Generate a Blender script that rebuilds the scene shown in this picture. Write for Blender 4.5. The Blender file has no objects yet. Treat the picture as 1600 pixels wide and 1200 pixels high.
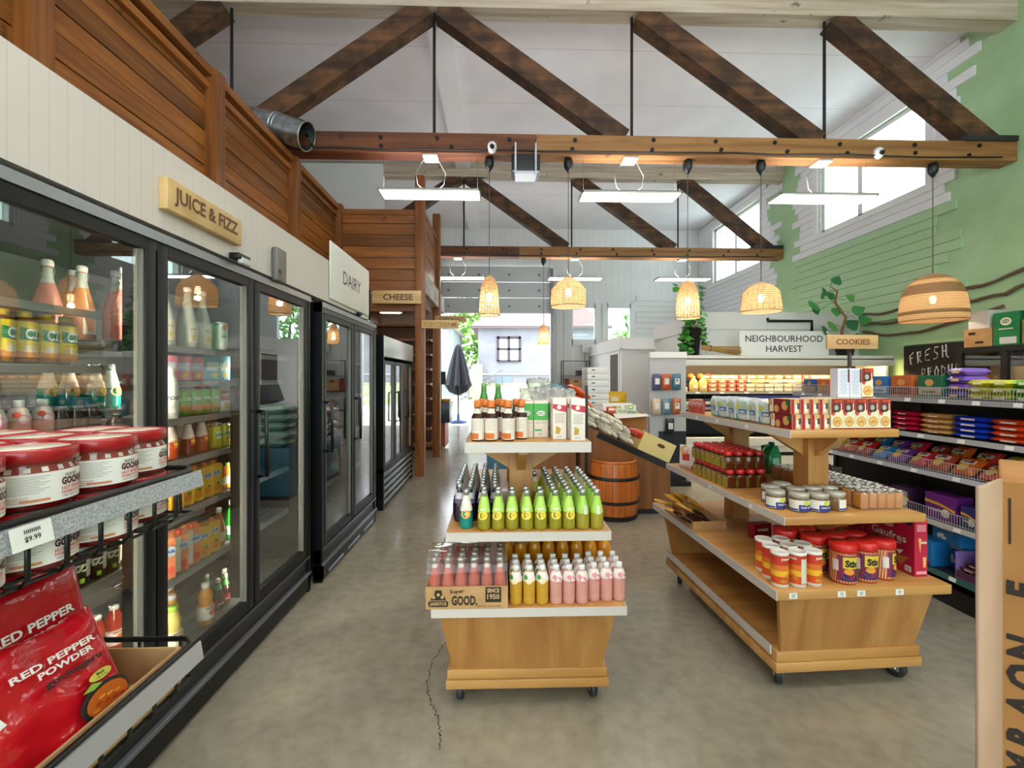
import bpy, bmesh, math, random
from mathutils import Matrix, Vector, noise
S = bpy.context.scene
COL = S.collection
PI = math.pi
rnd = random.Random(7)

# ---------------------------------------------------------------- camera, sky, sun, exposure
cam = bpy.data.cameras.new('camera'); camo = bpy.data.objects.new('camera', cam); COL.objects.link(camo)
cam.sensor_width = 36; cam.lens = 700 / 1600 * 36; cam.shift_y = -10 / 1600
cam.clip_start = .05; cam.clip_end = 200
camo.location = (0, 0, 1.45); camo.rotation_euler = (PI / 2, 0, -math.atan(20 / 700))
S.camera = camo
W = bpy.data.worlds.new('sky'); S.world = W; W.use_nodes = True
bg = W.node_tree.nodes['Background']; bg.inputs[0].default_value = (.86, .93, 1, 1); bg.inputs[1].default_value = 4.2
sun = bpy.data.lights.new('sun', 'SUN'); sun.energy = 2.5; sun.angle = .01; sun.color = (1, .95, .86)
suno = bpy.data.objects.new('sun', sun); COL.objects.link(suno)
suno.rotation_euler = Vector((.75, .5, -1.1)).to_track_quat('-Z', 'Y').to_euler()
S.view_settings.view_transform = 'Standard'; S.view_settings.look = 'None'
S.view_settings.exposure = .62; S.view_settings.gamma = 1; S.view_settings.use_curve_mapping = False
S.cycles.use_denoising = True
S.cycles.max_bounces = 7; S.cycles.diffuse_bounces = 4; S.cycles.glossy_bounces = 4
S.cycles.transmission_bounces = 4; S.cycles.transparent_max_bounces = 16
S.cycles.caustics_reflective = False; S.cycles.caustics_refractive = False
S.cycles.sample_clamp_indirect = 6

def area(name, loc, direction, sx, sy, power, color=(1, 1, 1), portal=False):
    l = bpy.data.lights.new(name, 'AREA'); l.shape = 'RECTANGLE'; l.size = sx; l.size_y = sy; l.energy = power; l.color = color
    if portal: l.cycles.is_portal = True
    o = bpy.data.objects.new(name, l); COL.objects.link(o); o.location = loc
    o.rotation_euler = Vector(direction).to_track_quat('-Z', 'Y').to_euler()
    return o
area('daylight_garage', (-.09, 13.45, 1.68), (0, -1, 0), 3.2, 3.3, 1, portal=True)
area('daylight_side_window', (6.05, 7.25, 4.8), (-1, 0, 0), 2.1, 1.3, 1, portal=True)
area('daylight_far_side_window', (6.05, 11.4, 4.85), (-1, 0, 0), 2.2, 1.6, 1, portal=True)
area('daylight_shop_front', (-.2, -4.95, 2.4), (0, 1, 0), 11, 4.2, 1, portal=True)

# ---------------------------------------------------------------- materials
def lin(c):
    if isinstance(c, str):
        c = c.lstrip('#'); c = [int(c[i:i + 2], 16) / 255 for i in (0, 2, 4)]
        c = [x / 12.92 if x <= .04045 else ((x + .055) / 1.055) ** 2.4 for x in c]
    return (c[0], c[1], c[2], 1)
MC = {}
def newmat(key):
    m = bpy.data.materials.new(key); m.use_nodes = True
    return m, m.node_tree.nodes, m.node_tree.links, m.node_tree.nodes['Principled BSDF']
def M(c, rough=.5, metal=0, spec=.5, coat=0):
    key = f'{c}_{rough}_{metal}_{spec}_{coat}'
    if key in MC: return MC[key]
    m, n, l, b = newmat(key)
    b.inputs['Base Color'].default_value = lin(c); b.inputs['Roughness'].default_value = rough
    b.inputs['Metallic'].default_value = metal; b.inputs['Specular IOR Level'].default_value = spec
    b.inputs['Coat Weight'].default_value = coat
    MC[key] = m; return m
def film(c, rough=.22):       # printed plastic film: glossy, slightly crinkled
    key = f'film_{c}_{rough}'
    if key in MC: return MC[key]
    m, n, l, b = newmat(key)
    b.inputs['Base Color'].default_value = lin(c); b.inputs['Roughness'].default_value = rough
    t = n.new('ShaderNodeTexCoord'); x = n.new('ShaderNodeTexNoise'); x.inputs['Scale'].default_value = 28; x.inputs['Detail'].default_value = 3
    bp = n.new('ShaderNodeBump'); bp.inputs['Strength'].default_value = .35; bp.inputs['Distance'].default_value = .01
    l.new(t.outputs['Object'], x.inputs['Vector']); l.new(x.outputs['Fac'], bp.inputs['Height']); l.new(bp.outputs['Normal'], b.inputs['Normal'])
    MC[key] = m; return m
def juice(c, a=.3):           # drink seen through its bottle
    key = f'juice_{c}_{a}'
    if key in MC: return MC[key]
    m, n, l, b = newmat(key)
    b.inputs['Base Color'].default_value = lin(c); b.inputs['Roughness'].default_value = .08; b.inputs['Specular IOR Level'].default_value = .6
    tr = n.new('ShaderNodeBsdfTranslucent'); tr.inputs[0].default_value = lin(c)
    mx = n.new('ShaderNodeMixShader'); mx.inputs[0].default_value = a
    l.new(b.outputs[0], mx.inputs[1]); l.new(tr.outputs[0], mx.inputs[2]); l.new(mx.outputs[0], n['Material Output'].inputs[0])
    MC[key] = m; return m
def clear(c='#ffffff', refl=.06, veil=0, veilc='#ffffff', power=5, rough=.01):   # thin clear pane or film, same from both sides
    key = f'clear_{c}_{refl}_{veil}_{veilc}_{power}_{rough}'
    if key in MC: return MC[key]
    m, n, l, b = newmat(key)
    n.remove(b)
    lw = n.new('ShaderNodeLayerWeight'); lw.inputs[0].default_value = .5
    pw = n.new('ShaderNodeMath'); pw.operation = 'POWER'; pw.inputs[1].default_value = power
    ma = n.new('ShaderNodeMath'); ma.operation = 'MULTIPLY_ADD'; ma.inputs[1].default_value = 1 - refl; ma.inputs[2].default_value = refl
    t = n.new('ShaderNodeBsdfTransparent'); t.inputs[0].default_value = lin(c)
    g = n.new('ShaderNodeBsdfGlossy'); g.inputs['Roughness'].default_value = rough
    mx = n.new('ShaderNodeMixShader')
    l.new(lw.outputs['Facing'], pw.inputs[0]); l.new(pw.outputs[0], ma.inputs[0]); l.new(ma.outputs[0], mx.inputs[0])
    src = t
    if veil:
        d = n.new('ShaderNodeBsdfDiffuse'); d.inputs[0].default_value = lin(veilc)
        m2 = n.new('ShaderNodeMixShader'); m2.inputs[0].default_value = veil
        l.new(t.outputs[0], m2.inputs[1]); l.new(d.outputs[0], m2.inputs[2]); src = m2
    l.new(src.outputs[0], mx.inputs[1]); l.new(g.outputs[0], mx.inputs[2]); l.new(mx.outputs[0], n['Material Output'].inputs[0])
    MC[key] = m; return m
def glow(c, s):
    key = f'glow_{c}_{s}'
    if key in MC: return MC[key]
    m, n, l, b = newmat(key)
    b.inputs['Base Color'].default_value = lin(c); b.inputs['Emission Color'].default_value = lin(c); b.inputs['Emission Strength'].default_value = s
    MC[key] = m; return m
def wood(key, c1, c2, axis='Y', scale=1.0, rough=.5, vary=.35, knots=True, dark=None, coat=0):
    if key in MC: return MC[key]
    m, n, l, b = newmat(key)
    t = n.new('ShaderNodeTexCoord'); mp = n.new('ShaderNodeMapping')
    sc = [22 * scale] * 3; sc['XYZ'.index(axis)] = 1.3 * scale; mp.inputs['Scale'].default_value = sc
    geo = n.new('ShaderNodeNewGeometry'); ad = n.new('ShaderNodeVectorMath'); ad.operation = 'ADD'
    ml = n.new('ShaderNodeMath'); ml.operation = 'MULTIPLY'; ml.inputs[1].default_value = 37
    l.new(geo.outputs['Random Per Island'], ml.inputs[0])
    l.new(t.outputs['Object'], ad.inputs[0]); l.new(ml.outputs[0], ad.inputs[1]); l.new(ad.outputs[0], mp.inputs['Vector'])
    x = n.new('ShaderNodeTexNoise'); x.inputs['Scale'].default_value = 1; x.inputs['Detail'].default_value = 6; x.inputs['Distortion'].default_value = .6
    l.new(mp.outputs[0], x.inputs['Vector'])
    r = n.new('ShaderNodeValToRGB'); r.color_ramp.elements[0].position = .32; r.color_ramp.elements[0].color = lin(c2)
    r.color_ramp.elements[1].position = .68; r.color_ramp.elements[1].color = lin(c1)
    l.new(x.outputs['Fac'], r.inputs[0])
    hs = n.new('ShaderNodeHueSaturation'); mr = n.new('ShaderNodeMapRange'); mr.inputs[3].default_value = 1 - vary; mr.inputs[4].default_value = 1 + vary * .6
    l.new(geo.outputs['Random Per Island'], mr.inputs[0]); l.new(mr.outputs[0], hs.inputs['Value']); l.new(r.outputs[0], hs.inputs['Color'])
    out = hs.outputs[0]
    if knots or dark:
        x2 = n.new('ShaderNodeTexNoise'); x2.inputs['Scale'].default_value = 4.2 if dark else 5; x2.inputs['Detail'].default_value = 4
        l.new(ad.outputs[0], x2.inputs['Vector'])
        r2 = n.new('ShaderNodeValToRGB'); r2.color_ramp.elements[0].position = .42 if dark else .26; r2.color_ramp.elements[0].color = (1, 1, 1, 1)
        r2.color_ramp.elements[1].position = .62 if dark else .32; r2.color_ramp.elements[1].color = (0, 0, 0, 1)
        l.new(x2.outputs['Fac'], r2.inputs[0])
        mx = n.new('ShaderNodeMix'); mx.data_type = 'RGBA'; mx.inputs[7].default_value = lin(dark or '#2c1508')
        ms = n.new('ShaderNodeMath'); ms.operation = 'MULTIPLY'; ms.inputs[1].default_value = .7
        l.new(r2.outputs[0], ms.inputs[0]); l.new(ms.outputs[0], mx.inputs[0]); l.new(out, mx.inputs[6]); out = mx.outputs[2]
    l.new(out, b.inputs['Base Color']); b.inputs['Roughness'].default_value = rough; b.inputs['Coat Weight'].default_value = coat
    bp = n.new('ShaderNodeBump'); bp.inputs['Strength'].default_value = .12; bp.inputs['Distance'].default_value = .01
    l.new(x.outputs['Fac'], bp.inputs['Height']); l.new(bp.outputs['Normal'], b.inputs['Normal'])
    MC[key] = m; return m
def mottled(key, c1, c2, scale=3, rough=.7, bump=.1, detail=5, p=(.35, .65), spec=.5):
    if key in MC: return MC[key]
    m, n, l, b = newmat(key)
    t = n.new('ShaderNodeTexCoord'); x = n.new('ShaderNodeTexNoise'); x.inputs['Scale'].default_value = scale; x.inputs['Detail'].default_value = detail
    l.new(t.outputs['Object'], x.inputs['Vector'])
    r = n.new('ShaderNodeValToRGB'); r.color_ramp.elements[0].position = p[0]; r.color_ramp.elements[0].color = lin(c2)
    r.color_ramp.elements[1].position = p[1]; r.color_ramp.elements[1].color = lin(c1)
    l.new(x.outputs['Fac'], r.inputs[0]); l.new(r.outputs[0], b.inputs['Base Color']); b.inputs['Roughness'].default_value = rough
    b.inputs['Specular IOR Level'].default_value = spec
    if bump:
        bp = n.new('ShaderNodeBump'); bp.inputs['Strength'].default_value = bump; bp.inputs['Distance'].default_value = .02
        l.new(x.outputs['Fac'], bp.inputs['Height']); l.new(bp.outputs['Normal'], b.inputs['Normal'])
    MC[key] = m; return m
def ruled(key, base, line, axis, spacing, width, rough=.6, second=None):   # boards: thin joints every so often
    if key in MC: return MC[key]
    m, n, l, b = newmat(key)
    t = n.new('ShaderNodeTexCoord'); sx = n.new('ShaderNodeSeparateXYZ'); l.new(t.outputs['Object'], sx.inputs[0])
    d = n.new('ShaderNodeMath'); d.operation = 'DIVIDE'; d.inputs[1].default_value = spacing; l.new(sx.outputs['XYZ'.index(axis)], d.inputs[0])
    f = n.new('ShaderNodeMath'); f.operation = 'FRACT'; l.new(d.outputs[0], f.inputs[0])
    lt = n.new('ShaderNodeMath'); lt.operation = 'LESS_THAN'; lt.inputs[1].default_value = width / spacing; l.new(f.outputs[0], lt.inputs[0])
    x = n.new('ShaderNodeTexNoise'); x.inputs['Scale'].default_value = 1.7; x.inputs['Detail'].default_value = 6; l.new(t.outputs['Object'], x.inputs['Vector'])
    r = n.new('ShaderNodeValToRGB'); r.color_ramp.elements[0].position = .3; r.color_ramp.elements[0].color = lin(second or base)
    r.color_ramp.elements[1].position = .65; r.color_ramp.elements[1].color = lin(base); l.new(x.outputs['Fac'], r.inputs[0])
    mx = n.new('ShaderNodeMix'); mx.data_type = 'RGBA'; l.new(lt.outputs[0], mx.inputs[0]); l.new(r.outputs[0], mx.inputs[6]); mx.inputs[7].default_value = lin(line)
    l.new(mx.outputs[2], b.inputs['Base Color']); b.inputs['Roughness'].default_value = rough
    MC[key] = m; return m
def weave(key, c, alpha=.4):
    if key in MC: return MC[key]
    m, n, l, b = newmat(key)
    b.inputs['Base Color'].default_value = lin(c); b.inputs['Roughness'].default_value = .7
    tr = n.new('ShaderNodeBsdfTranslucent'); tr.inputs[0].default_value = lin(c)
    m1 = n.new('ShaderNodeMixShader'); m1.inputs[0].default_value = .55
    l.new(b.outputs[0], m1.inputs[1]); l.new(tr.outputs[0], m1.inputs[2])
    tp = n.new('ShaderNodeBsdfTransparent'); m2 = n.new('ShaderNodeMixShader'); m2.inputs[0].default_value = alpha
    l.new(m1.outputs[0], m2.inputs[1]); l.new(tp.outputs[0], m2.inputs[2]); l.new(m2.outputs[0], n['Material Output'].inputs[0])
    MC[key] = m; return m

# ---------------------------------------------------------------- mesh builder
TC = {}
def textgeo(s, bold):
    k = (s, bold)
    if k not in TC:
        c = bpy.data.curves.new('lettering', 'FONT'); c.body = s; c.size = 1; c.resolution_u = 2; c.align_x = 'CENTER'; c.align_y = 'CENTER'; c.offset = bold
        o = bpy.data.objects.new('lettering', c)
        me = bpy.data.meshes.new_from_object(o)
        TC[k] = ([tuple(v.co) for v in me.vertices], [tuple(p.vertices) for p in me.polygons])
        bpy.data.meshes.remove(me); bpy.data.objects.remove(o); bpy.data.curves.remove(c)
    return TC[k]
class MB:
    def __init__(s, T=None):
        s.v = []; s.f = []; s.m = []; s.sm = []; s.mats = []; s.T = T or Matrix()
    def mi(s, m):
        if m not in s.mats: s.mats.append(m)
        return s.mats.index(m)
    def add(s, vs, fs, m, smooth=False):
        o = len(s.v); T = s.T
        s.v += [tuple(T @ Vector(p)) for p in vs]
        if isinstance(m, list):
            s.m += [s.mi(x) for x in m]
        else: s.m += [s.mi(m)] * len(fs)
        s.f += [tuple(i + o for i in f) for f in fs]; s.sm += [smooth] * len(fs)
        return s
    def box(s, x0, x1, y0, y1, z0, z1, m):
        v = [(x0, y0, z0), (x1, y0, z0), (x1, y1, z0), (x0, y1, z0), (x0, y0, z1), (x1, y0, z1), (x1, y1, z1), (x0, y1, z1)]
        return s.add(v, [(0, 3, 2, 1), (4, 5, 6, 7), (0, 1, 5, 4), (1, 2, 6, 5), (2, 3, 7, 6), (3, 0, 4, 7)], m)
    def rbox(s, x0, x1, y0, y1, z0, z1, m, r=.004, seg=2):
        bm = bmesh.new(); bmesh.ops.create_cube(bm, size=1)
        for v in bm.verts: v.co = Vector((x0 + (v.co.x + .5) * (x1 - x0), y0 + (v.co.y + .5) * (y1 - y0), z0 + (v.co.z + .5) * (z1 - z0)))
        bmesh.ops.bevel(bm, geom=bm.edges[:], offset=r, segments=seg, profile=.5, affect='EDGES')
        bm.verts.index_update()
        s.add([tuple(v.co) for v in bm.verts], [tuple(v.index for v in f.verts) for f in bm.faces], m, seg > 1); bm.free(); return s
    def lathe(s, prof, m, seg=14, c=(0, 0, 0), sx=1, sy=1, a0=0, a1=2 * PI, cap=True):
        # prof: (radius, z[, material of the band above]) from bottom to top
        full = abs(a1 - a0 - 2 * PI) < 1e-6
        n = seg if full else seg + 1
        vs = []; fs = []; ms = []
        for p in prof:
            for i in range(n):
                a = a0 + (a1 - a0) * i / seg
                vs.append((c[0] + p[0] * math.cos(a) * sx, c[1] + p[0] * math.sin(a) * sy, c[2] + p[1]))
        for k in range(len(prof) - 1):
            mm = prof[k][2] if len(prof[k]) > 2 else m
            for i in range(seg):
                j = (i + 1) % n
                fs.append((k * n + i, k * n + j, (k + 1) * n + j, (k + 1) * n + i)); ms.append(mm)
        if cap and full:
            if prof[0][0] > 1e-4: fs.append(tuple(reversed(range(n)))); ms.append(prof[0][2] if len(prof[0]) > 2 else m)
            if prof[-1][0] > 1e-4: fs.append(tuple((len(prof) - 1) * n + i for i in range(n))); ms.append(prof[-2][2] if len(prof[-2]) > 2 else m)
        return s.add(vs, fs, ms, True)
    def cyl(s, c, r, z0, z1, m, seg=14): return s.lathe([(r, z0), (r, z1)], m, seg, c)
    def prism(s, pts, a, d0, d1, m):   # polygon in the plane across axis a, pushed from d0 to d1
        n = len(pts)
        def q(p, d):
            return (d, p[0], p[1]) if a == 'X' else (p[0], d, p[1]) if a == 'Y' else (p[0], p[1], d)
        vs = [q(p, d0) for p in pts] + [q(p, d1) for p in pts]
        fs = [tuple(range(n)), tuple(reversed(range(n, 2 * n)))] + [(i, i + n, (i + 1) % n + n, (i + 1) % n) for i in range(n)]
        return s.add(vs, fs, m)
    def poly(s, pts, m): return s.add(pts, [tuple(range(len(pts)))], m)
    def grid(s, fn, nu, nv, m, smooth=True):
        vs = [fn(i / nu, j / nv) for j in range(nv + 1) for i in range(nu + 1)]
        fs = [(j * (nu + 1) + i, j * (nu + 1) + i + 1, (j + 1) * (nu + 1) + i + 1, (j + 1) * (nu + 1) + i) for j in range(nv) for i in range(nu)]
        if callable(m): ms = [m((i + .5) / nu, (j + .5) / nv) for j in range(nv) for i in range(nu)]
        else: ms = m
        return s.add(vs, fs, ms, smooth)
    def tube(s, pts, r, m, seg=6, closed=False):
        pts = [Vector(p) for p in pts]; n = len(pts); vs = []; fs = []
        up = Vector((0, 0, 1))
        for i, p in enumerate(pts):
            t = (pts[(i + 1) % n] - pts[i - 1]) if closed else (pts[min(i + 1, n - 1)] - pts[max(i - 1, 0)])
            t.normalize()
            a = t.cross(up) if abs(t.dot(up)) < .95 else t.cross(Vector((1, 0, 0)))
            a.normalize(); b = a.cross(t)
            rr = r[i] if isinstance(r, (list, tuple)) else r
            for k in range(seg):
                g = 2 * PI * k / seg
                vs.append(tuple(p + a * (rr * math.cos(g)) + b * (rr * math.sin(g))))
        for i in range(n if closed else n - 1):
            j = (i + 1) % n
            for k in range(seg):
                fs.append((i * seg + k, i * seg + (k + 1) % seg, j * seg + (k + 1) % seg, j * seg + k))
        if not closed: fs += [tuple(reversed(range(seg))), tuple(range((n - 1) * seg, n * seg))]
        return s.add(vs, fs, m, True)
    def beam(s, p0, p1, w, d, m, up=(0, 1, 0)):    # square timber between two points
        p0 = Vector(p0); p1 = Vector(p1); t = (p1 - p0).normalized(); b = Vector(up).normalized(); a = t.cross(b).normalized(); b = a.cross(t)
        vs = [tuple(p + a * (sa * w / 2) + b * (sb * d / 2)) for p in (p0, p1) for sa, sb in ((-1, -1), (1, -1), (1, 1), (-1, 1))]
        return s.add(vs, [(3, 2, 1, 0), (4, 5, 6, 7), (0, 1, 5, 4), (1, 2, 6, 5), (2, 3, 7, 6), (3, 0, 4, 7)], m)
    def text(s, st, o, ux, uy, h, m, bold=.0, w=None):     # flat lettering centred on o
        vs, fs = textgeo(st, bold); o = Vector(o); ux = Vector(ux).normalized(); uy = Vector(uy).normalized()
        xs = [p[0] for p in vs]; ys = [p[1] for p in vs]
        k = h / .7; kx = k if not w else w / (max(xs) - min(xs)); cx = (max(xs) + min(xs)) / 2; cy = (max(ys) + min(ys)) / 2
        return s.add([tuple(o + ux * ((p[0] - cx) * kx) + uy * ((p[1] - cy) * k)) for p in vs], fs, m)
    def ctext(s, st, R, z, a, h, m, bold=.0, w=None):        # lettering wrapped round a cylinder, centred on angle a
        vs, fs = textgeo(st, bold); xs = [p[0] for p in vs]; ys = [p[1] for p in vs]
        k = h / .7; kx = k if not w else w / (max(xs) - min(xs)); cx = (max(xs) + min(xs)) / 2; cy = (max(ys) + min(ys)) / 2
        return s.add([(R * math.cos(a + (p[0] - cx) * kx / R), R * math.sin(a + (p[0] - cx) * kx / R), z + (p[1] - cy) * k) for p in vs], fs, m)
    def cpatch(s, R, z0, z1, a0, a1, m, seg=6, R1=None):
        R1 = R1 or R
        return s.grid(lambda u, v: ((R + (R1 - R) * v) * math.cos(a0 + (a1 - a0) * u), (R + (R1 - R) * v) * math.sin(a0 + (a1 - a0) * u), z0 + (z1 - z0) * v), seg, 1, m)
    def disc(s, o, ux, uy, r, m, seg=14, ry=None):
        o = Vector(o); ux = Vector(ux); uy = Vector(uy); ry = ry or r
        return s.poly([tuple(o + ux * (r * math.cos(2 * PI * i / seg)) + uy * (ry * math.sin(2 * PI * i / seg))) for i in range(seg)], m)
    def rect(s, o, ux, uy, w, h, m):
        o = Vector(o); ux = Vector(ux) * (w / 2); uy = Vector(uy) * (h / 2)
        return s.poly([tuple(o - ux - uy), tuple(o + ux - uy), tuple(o + ux + uy), tuple(o - ux + uy)], m)
    def mesh(s, name):
        me = bpy.data.meshes.new(name); me.from_pydata(s.v, [], s.f)
        for m in s.mats: me.materials.append(m)
        me.polygons.foreach_set('material_index', s.m); me.polygons.foreach_set('use_smooth', s.sm)
        me.update(); return me
    def obj(s, name, parent=None, **kw):
        o = bpy.data.objects.new(name, s.mesh(name)); COL.objects.link(o)
        if parent: o.parent = parent
        for k, v in kw.items(): o[k] = v
        return o
def tag(o, label, cat, group=None):
    o['label'] = label; o['category'] = cat
    if group: o['group'] = group
    return o
def thing(name, label, cat, loc=(0, 0, 0), rz=0, group=None):
    o = bpy.data.objects.new(name, None); COL.objects.link(o); o.location = loc; o.rotation_euler = (0, 0, rz); o.empty_display_size = .05
    return tag(o, label, cat, group)
def struct(mb, name): return mb.obj(name, kind='structure')
class Kind:      # one of a kind, built once: parts (name, mesh, [sub-parts]); each put() is a thing with parts of its own
    def __init__(s, name, cat, *parts):
        s.name = name; s.cat = cat
        s.parts = [(p[0], p[1].mesh(p[0]), [(q[0], q[1].mesh(q[0])) for q in (p[2] if len(p) > 2 else [])]) for p in parts]
    def put(s, label, loc, rz=0, group=None, rot=None, parent_m=None, lone=False):
        if len(s.parts) == 1 and not s.parts[0][2]:
            r = bpy.data.objects.new(s.name, s.parts[0][1]); COL.objects.link(r); tag(r, label, s.cat, group)
        else:
            r = thing(s.name, label, s.cat, group=group)
            for n, me, subs in s.parts:
                c = bpy.data.objects.new(n, me); COL.objects.link(c); c.parent = r
                for n2, me2 in subs:
                    d = bpy.data.objects.new(n2, me2); COL.objects.link(d); d.parent = c
        mat = Matrix.Translation((loc[0], loc[1], loc[2] + .0006)) @ (rot if rot is not None else Matrix.Rotation(rz, 4, 'Z'))
        r.matrix_world = (parent_m @ mat) if parent_m is not None else mat
        return r
ORD = ['first', 'second', 'third', 'fourth', 'fifth', 'sixth', 'seventh', 'eighth', 'ninth', 'tenth', 'eleventh', 'twelfth']
def walled(mb, axis, d0, d1, u0, u1, v0, v1, holes, m):   # wall slab with rectangular openings (u across, v up)
    us = sorted({u0, u1, *[h[0] for h in holes], *[h[1] for h in holes]}); vs = sorted({v0, v1, *[h[2] for h in holes], *[h[3] for h in holes]})
    for i in range(len(us) - 1):
        for j in range(len(vs) - 1):
            cu = (us[i] + us[i + 1]) / 2; cv = (vs[j] + vs[j + 1]) / 2
            if any(h[0] < cu < h[1] and h[2] < cv < h[3] for h in holes): continue
            if axis == 'X': mb.box(d0, d1, us[i], us[i + 1], vs[j], vs[j + 1], m)
            else: mb.box(us[i], us[i + 1], d0, d1, vs[j], vs[j + 1], m)
    return mb
X_, Y_, Z_ = (1, 0, 0), (0, 1, 0), (0, 0, 1)
NX, NY = (-1, 0, 0), (0, -1, 0)
# ================================================================ the setting
WHITE = M('#eceae7', .6); WHITE2 = M('#d9d6d0', .55); BLACK = M('#0b0b0c', .35); DKGREY = M('#26272a', .4)
STEEL = M('#b9bcc0', .28, 1); SILVER = M('#c9ccd0', .35, .8); PAPER = M('#f1efe9', .7); INK = M('#1a1614', .7)
KRAFT = mottled('kraft', '#c49a68', '#b38855', 9, .8, .03)
GREEN_W = mottled('green_plaster', '#b0cfa2', '#a3c493', 2.2, .75, .12)
GREEN_B = M('#aecda0', .6); WHITE_B = M('#eae8ea', .55)
WOODW = wood('cedar_board', '#ab6a2c', '#784216', 'Y', 1, .42, .35)
WOODX = wood('cedar_board_across', '#a8662a', '#784216', 'X', 1, .42, .35)
WOODZ = wood('cedar_post', '#9c5f2b', '#74421a', 'Z', 1, .45, .2)
BEAM = wood('old_beam', '#ab7a44', '#7c5029', 'X', .55, .62, .15, True)
BEAMD = wood('dark_timber', '#6b4526', '#3d2412', 'X', .6, .75, .2, False, '#21130a')
PLY = wood('pine_ply', '#c08a4c', '#a56c33', 'Z', .5, .4, .12, False, None, .15)
PLYY = wood('pine_ply_along', '#c9965a', '#ad763c', 'Y', .5, .4, .12, False, None, .15)
PLYX = wood('pine_ply_across', '#cf9b58', '#b27a3c', 'X', .5, .4, .12, False, None, .15)
PLYD = wood('brown_ply', '#8a5a30', '#704421', 'Z', .5, .5, .1, False)

# polished concrete
fm, n, l, b = newmat('polished_concrete')
t = n.new('ShaderNodeTexCoord'); x = n.new('ShaderNodeTexNoise'); x.inputs['Scale'].default_value = .9; x.inputs['Detail'].default_value = 8; x.inputs['Roughness'].default_value = .65
l.new(t.outputs['Object'], x.inputs['Vector'])
r = n.new('ShaderNodeValToRGB'); r.color_ramp.elements[0].position = .3; r.color_ramp.elements[0].color = lin('#8c8370'); r.color_ramp.elements[1].position = .7; r.color_ramp.elements[1].color = lin('#aaa08d')
l.new(x.outputs['Fac'], r.inputs[0])
x2 = n.new('ShaderNodeTexNoise'); x2.inputs['Scale'].default_value = 14; x2.inputs['Detail'].default_value = 6; l.new(t.outputs['Object'], x2.inputs['Vector'])
r2 = n.new('ShaderNodeValToRGB'); r2.color_ramp.elements[0].position = .3; r2.color_ramp.elements[0].color = (.8, .8, .8, 1); r2.color_ramp.elements[1].position = .62
l.new(x2.outputs['Fac'], r2.inputs[0])
mx = n.new('ShaderNodeMix'); mx.data_type = 'RGBA'; mx.blend_type = 'MULTIPLY'; mx.inputs[0].default_value = 1
l.new(r.outputs[0], mx.inputs[6]); l.new(r2.outputs[0], mx.inputs[7])
x3 = n.new('ShaderNodeTexNoise'); x3.inputs['Scale'].default_value = 4; x3.inputs['Detail'].default_value = 2; l.new(t.outputs['Object'], x3.inputs['Vector'])
r3 = n.new('ShaderNodeValToRGB'); r3.color_ramp.elements[0].position = .2; r3.color_ramp.elements[0].color = lin('#4e453b'); r3.color_ramp.elements[1].position = .235; r3.color_ramp.elements[1].color = (1, 1, 1, 1)
l.new(x3.outputs['Fac'], r3.inputs[0])
mx2 = n.new('ShaderNodeMix'); mx2.data_type = 'RGBA'; mx2.blend_type = 'MULTIPLY'; mx2.inputs[0].default_value = .0
l.new(mx.outputs[2], mx2.inputs[6]); l.new(r3.outputs[0], mx2.inputs[7]); l.new(mx2.outputs[2], b.inputs['Base Color'])
mr = n.new('ShaderNodeMapRange'); mr.inputs[3].default_value = .09; mr.inputs[4].default_value = .25; l.new(x.outputs['Fac'], mr.inputs[0]); l.new(mr.outputs[0], b.inputs['Roughness'])
b.inputs['Specular IOR Level'].default_value = .55
fl = MB().box(-7.6, 6.25, -5, 13.65, -.1, 0, fm)
def crack(pts, w, seed, m):
    q = random.Random(seed); out = []
    for i in range(len(pts) - 1):
        for k in range(14):
            u = k / 14; out.append(Vector((pts[i][0] + (pts[i + 1][0] - pts[i][0]) * u + q.uniform(-.008, .008), pts[i][1] + (pts[i + 1][1] - pts[i][1]) * u + q.uniform(-.008, .008), .0006)))
    for i in range(len(out) - 1):
        d = (out[i + 1] - out[i]).normalized(); p = Vector((-d.y, d.x, 0)) * w * q.uniform(.4, 1.1)
        fl.poly([tuple(out[i] - p), tuple(out[i + 1] - p), tuple(out[i + 1] + p), tuple(out[i] + p)], m)
crk = M('#2b241d', .9); crk2 = M('#6e6252', .8)
crack([(-.233, 1.75), (-.243, 1.87), (-.30, 2.0), (-.345, 2.13), (-.34, 2.3), (-.25, 2.62)], .0024, 1, crk)
crack([(-.345, 2.13), (-.6, 2.25), (-.95, 2.38), (-1.2, 2.6)], .0012, 2, crk2)
crack([(-.15, 5.0), (-.4, 5.6), (-.5, 6.4)], .0015, 3, crk2)
floor = struct(fl, 'floor')

CEIL = ruled('ceiling_panels', '#e6e4e6', '#c6c3c4', 'Y', 1.22, .012, .75, '#dedbdd')
struct(MB().box(-7.75, 6.4, -5.2, 13.8, 5.94, 6.06, CEIL), 'ceiling')
struct(MB().box(-.92, -.6, -5, 13.5, 5.86, 5.94, M('#ececec', .6)), 'trim_1')

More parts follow.
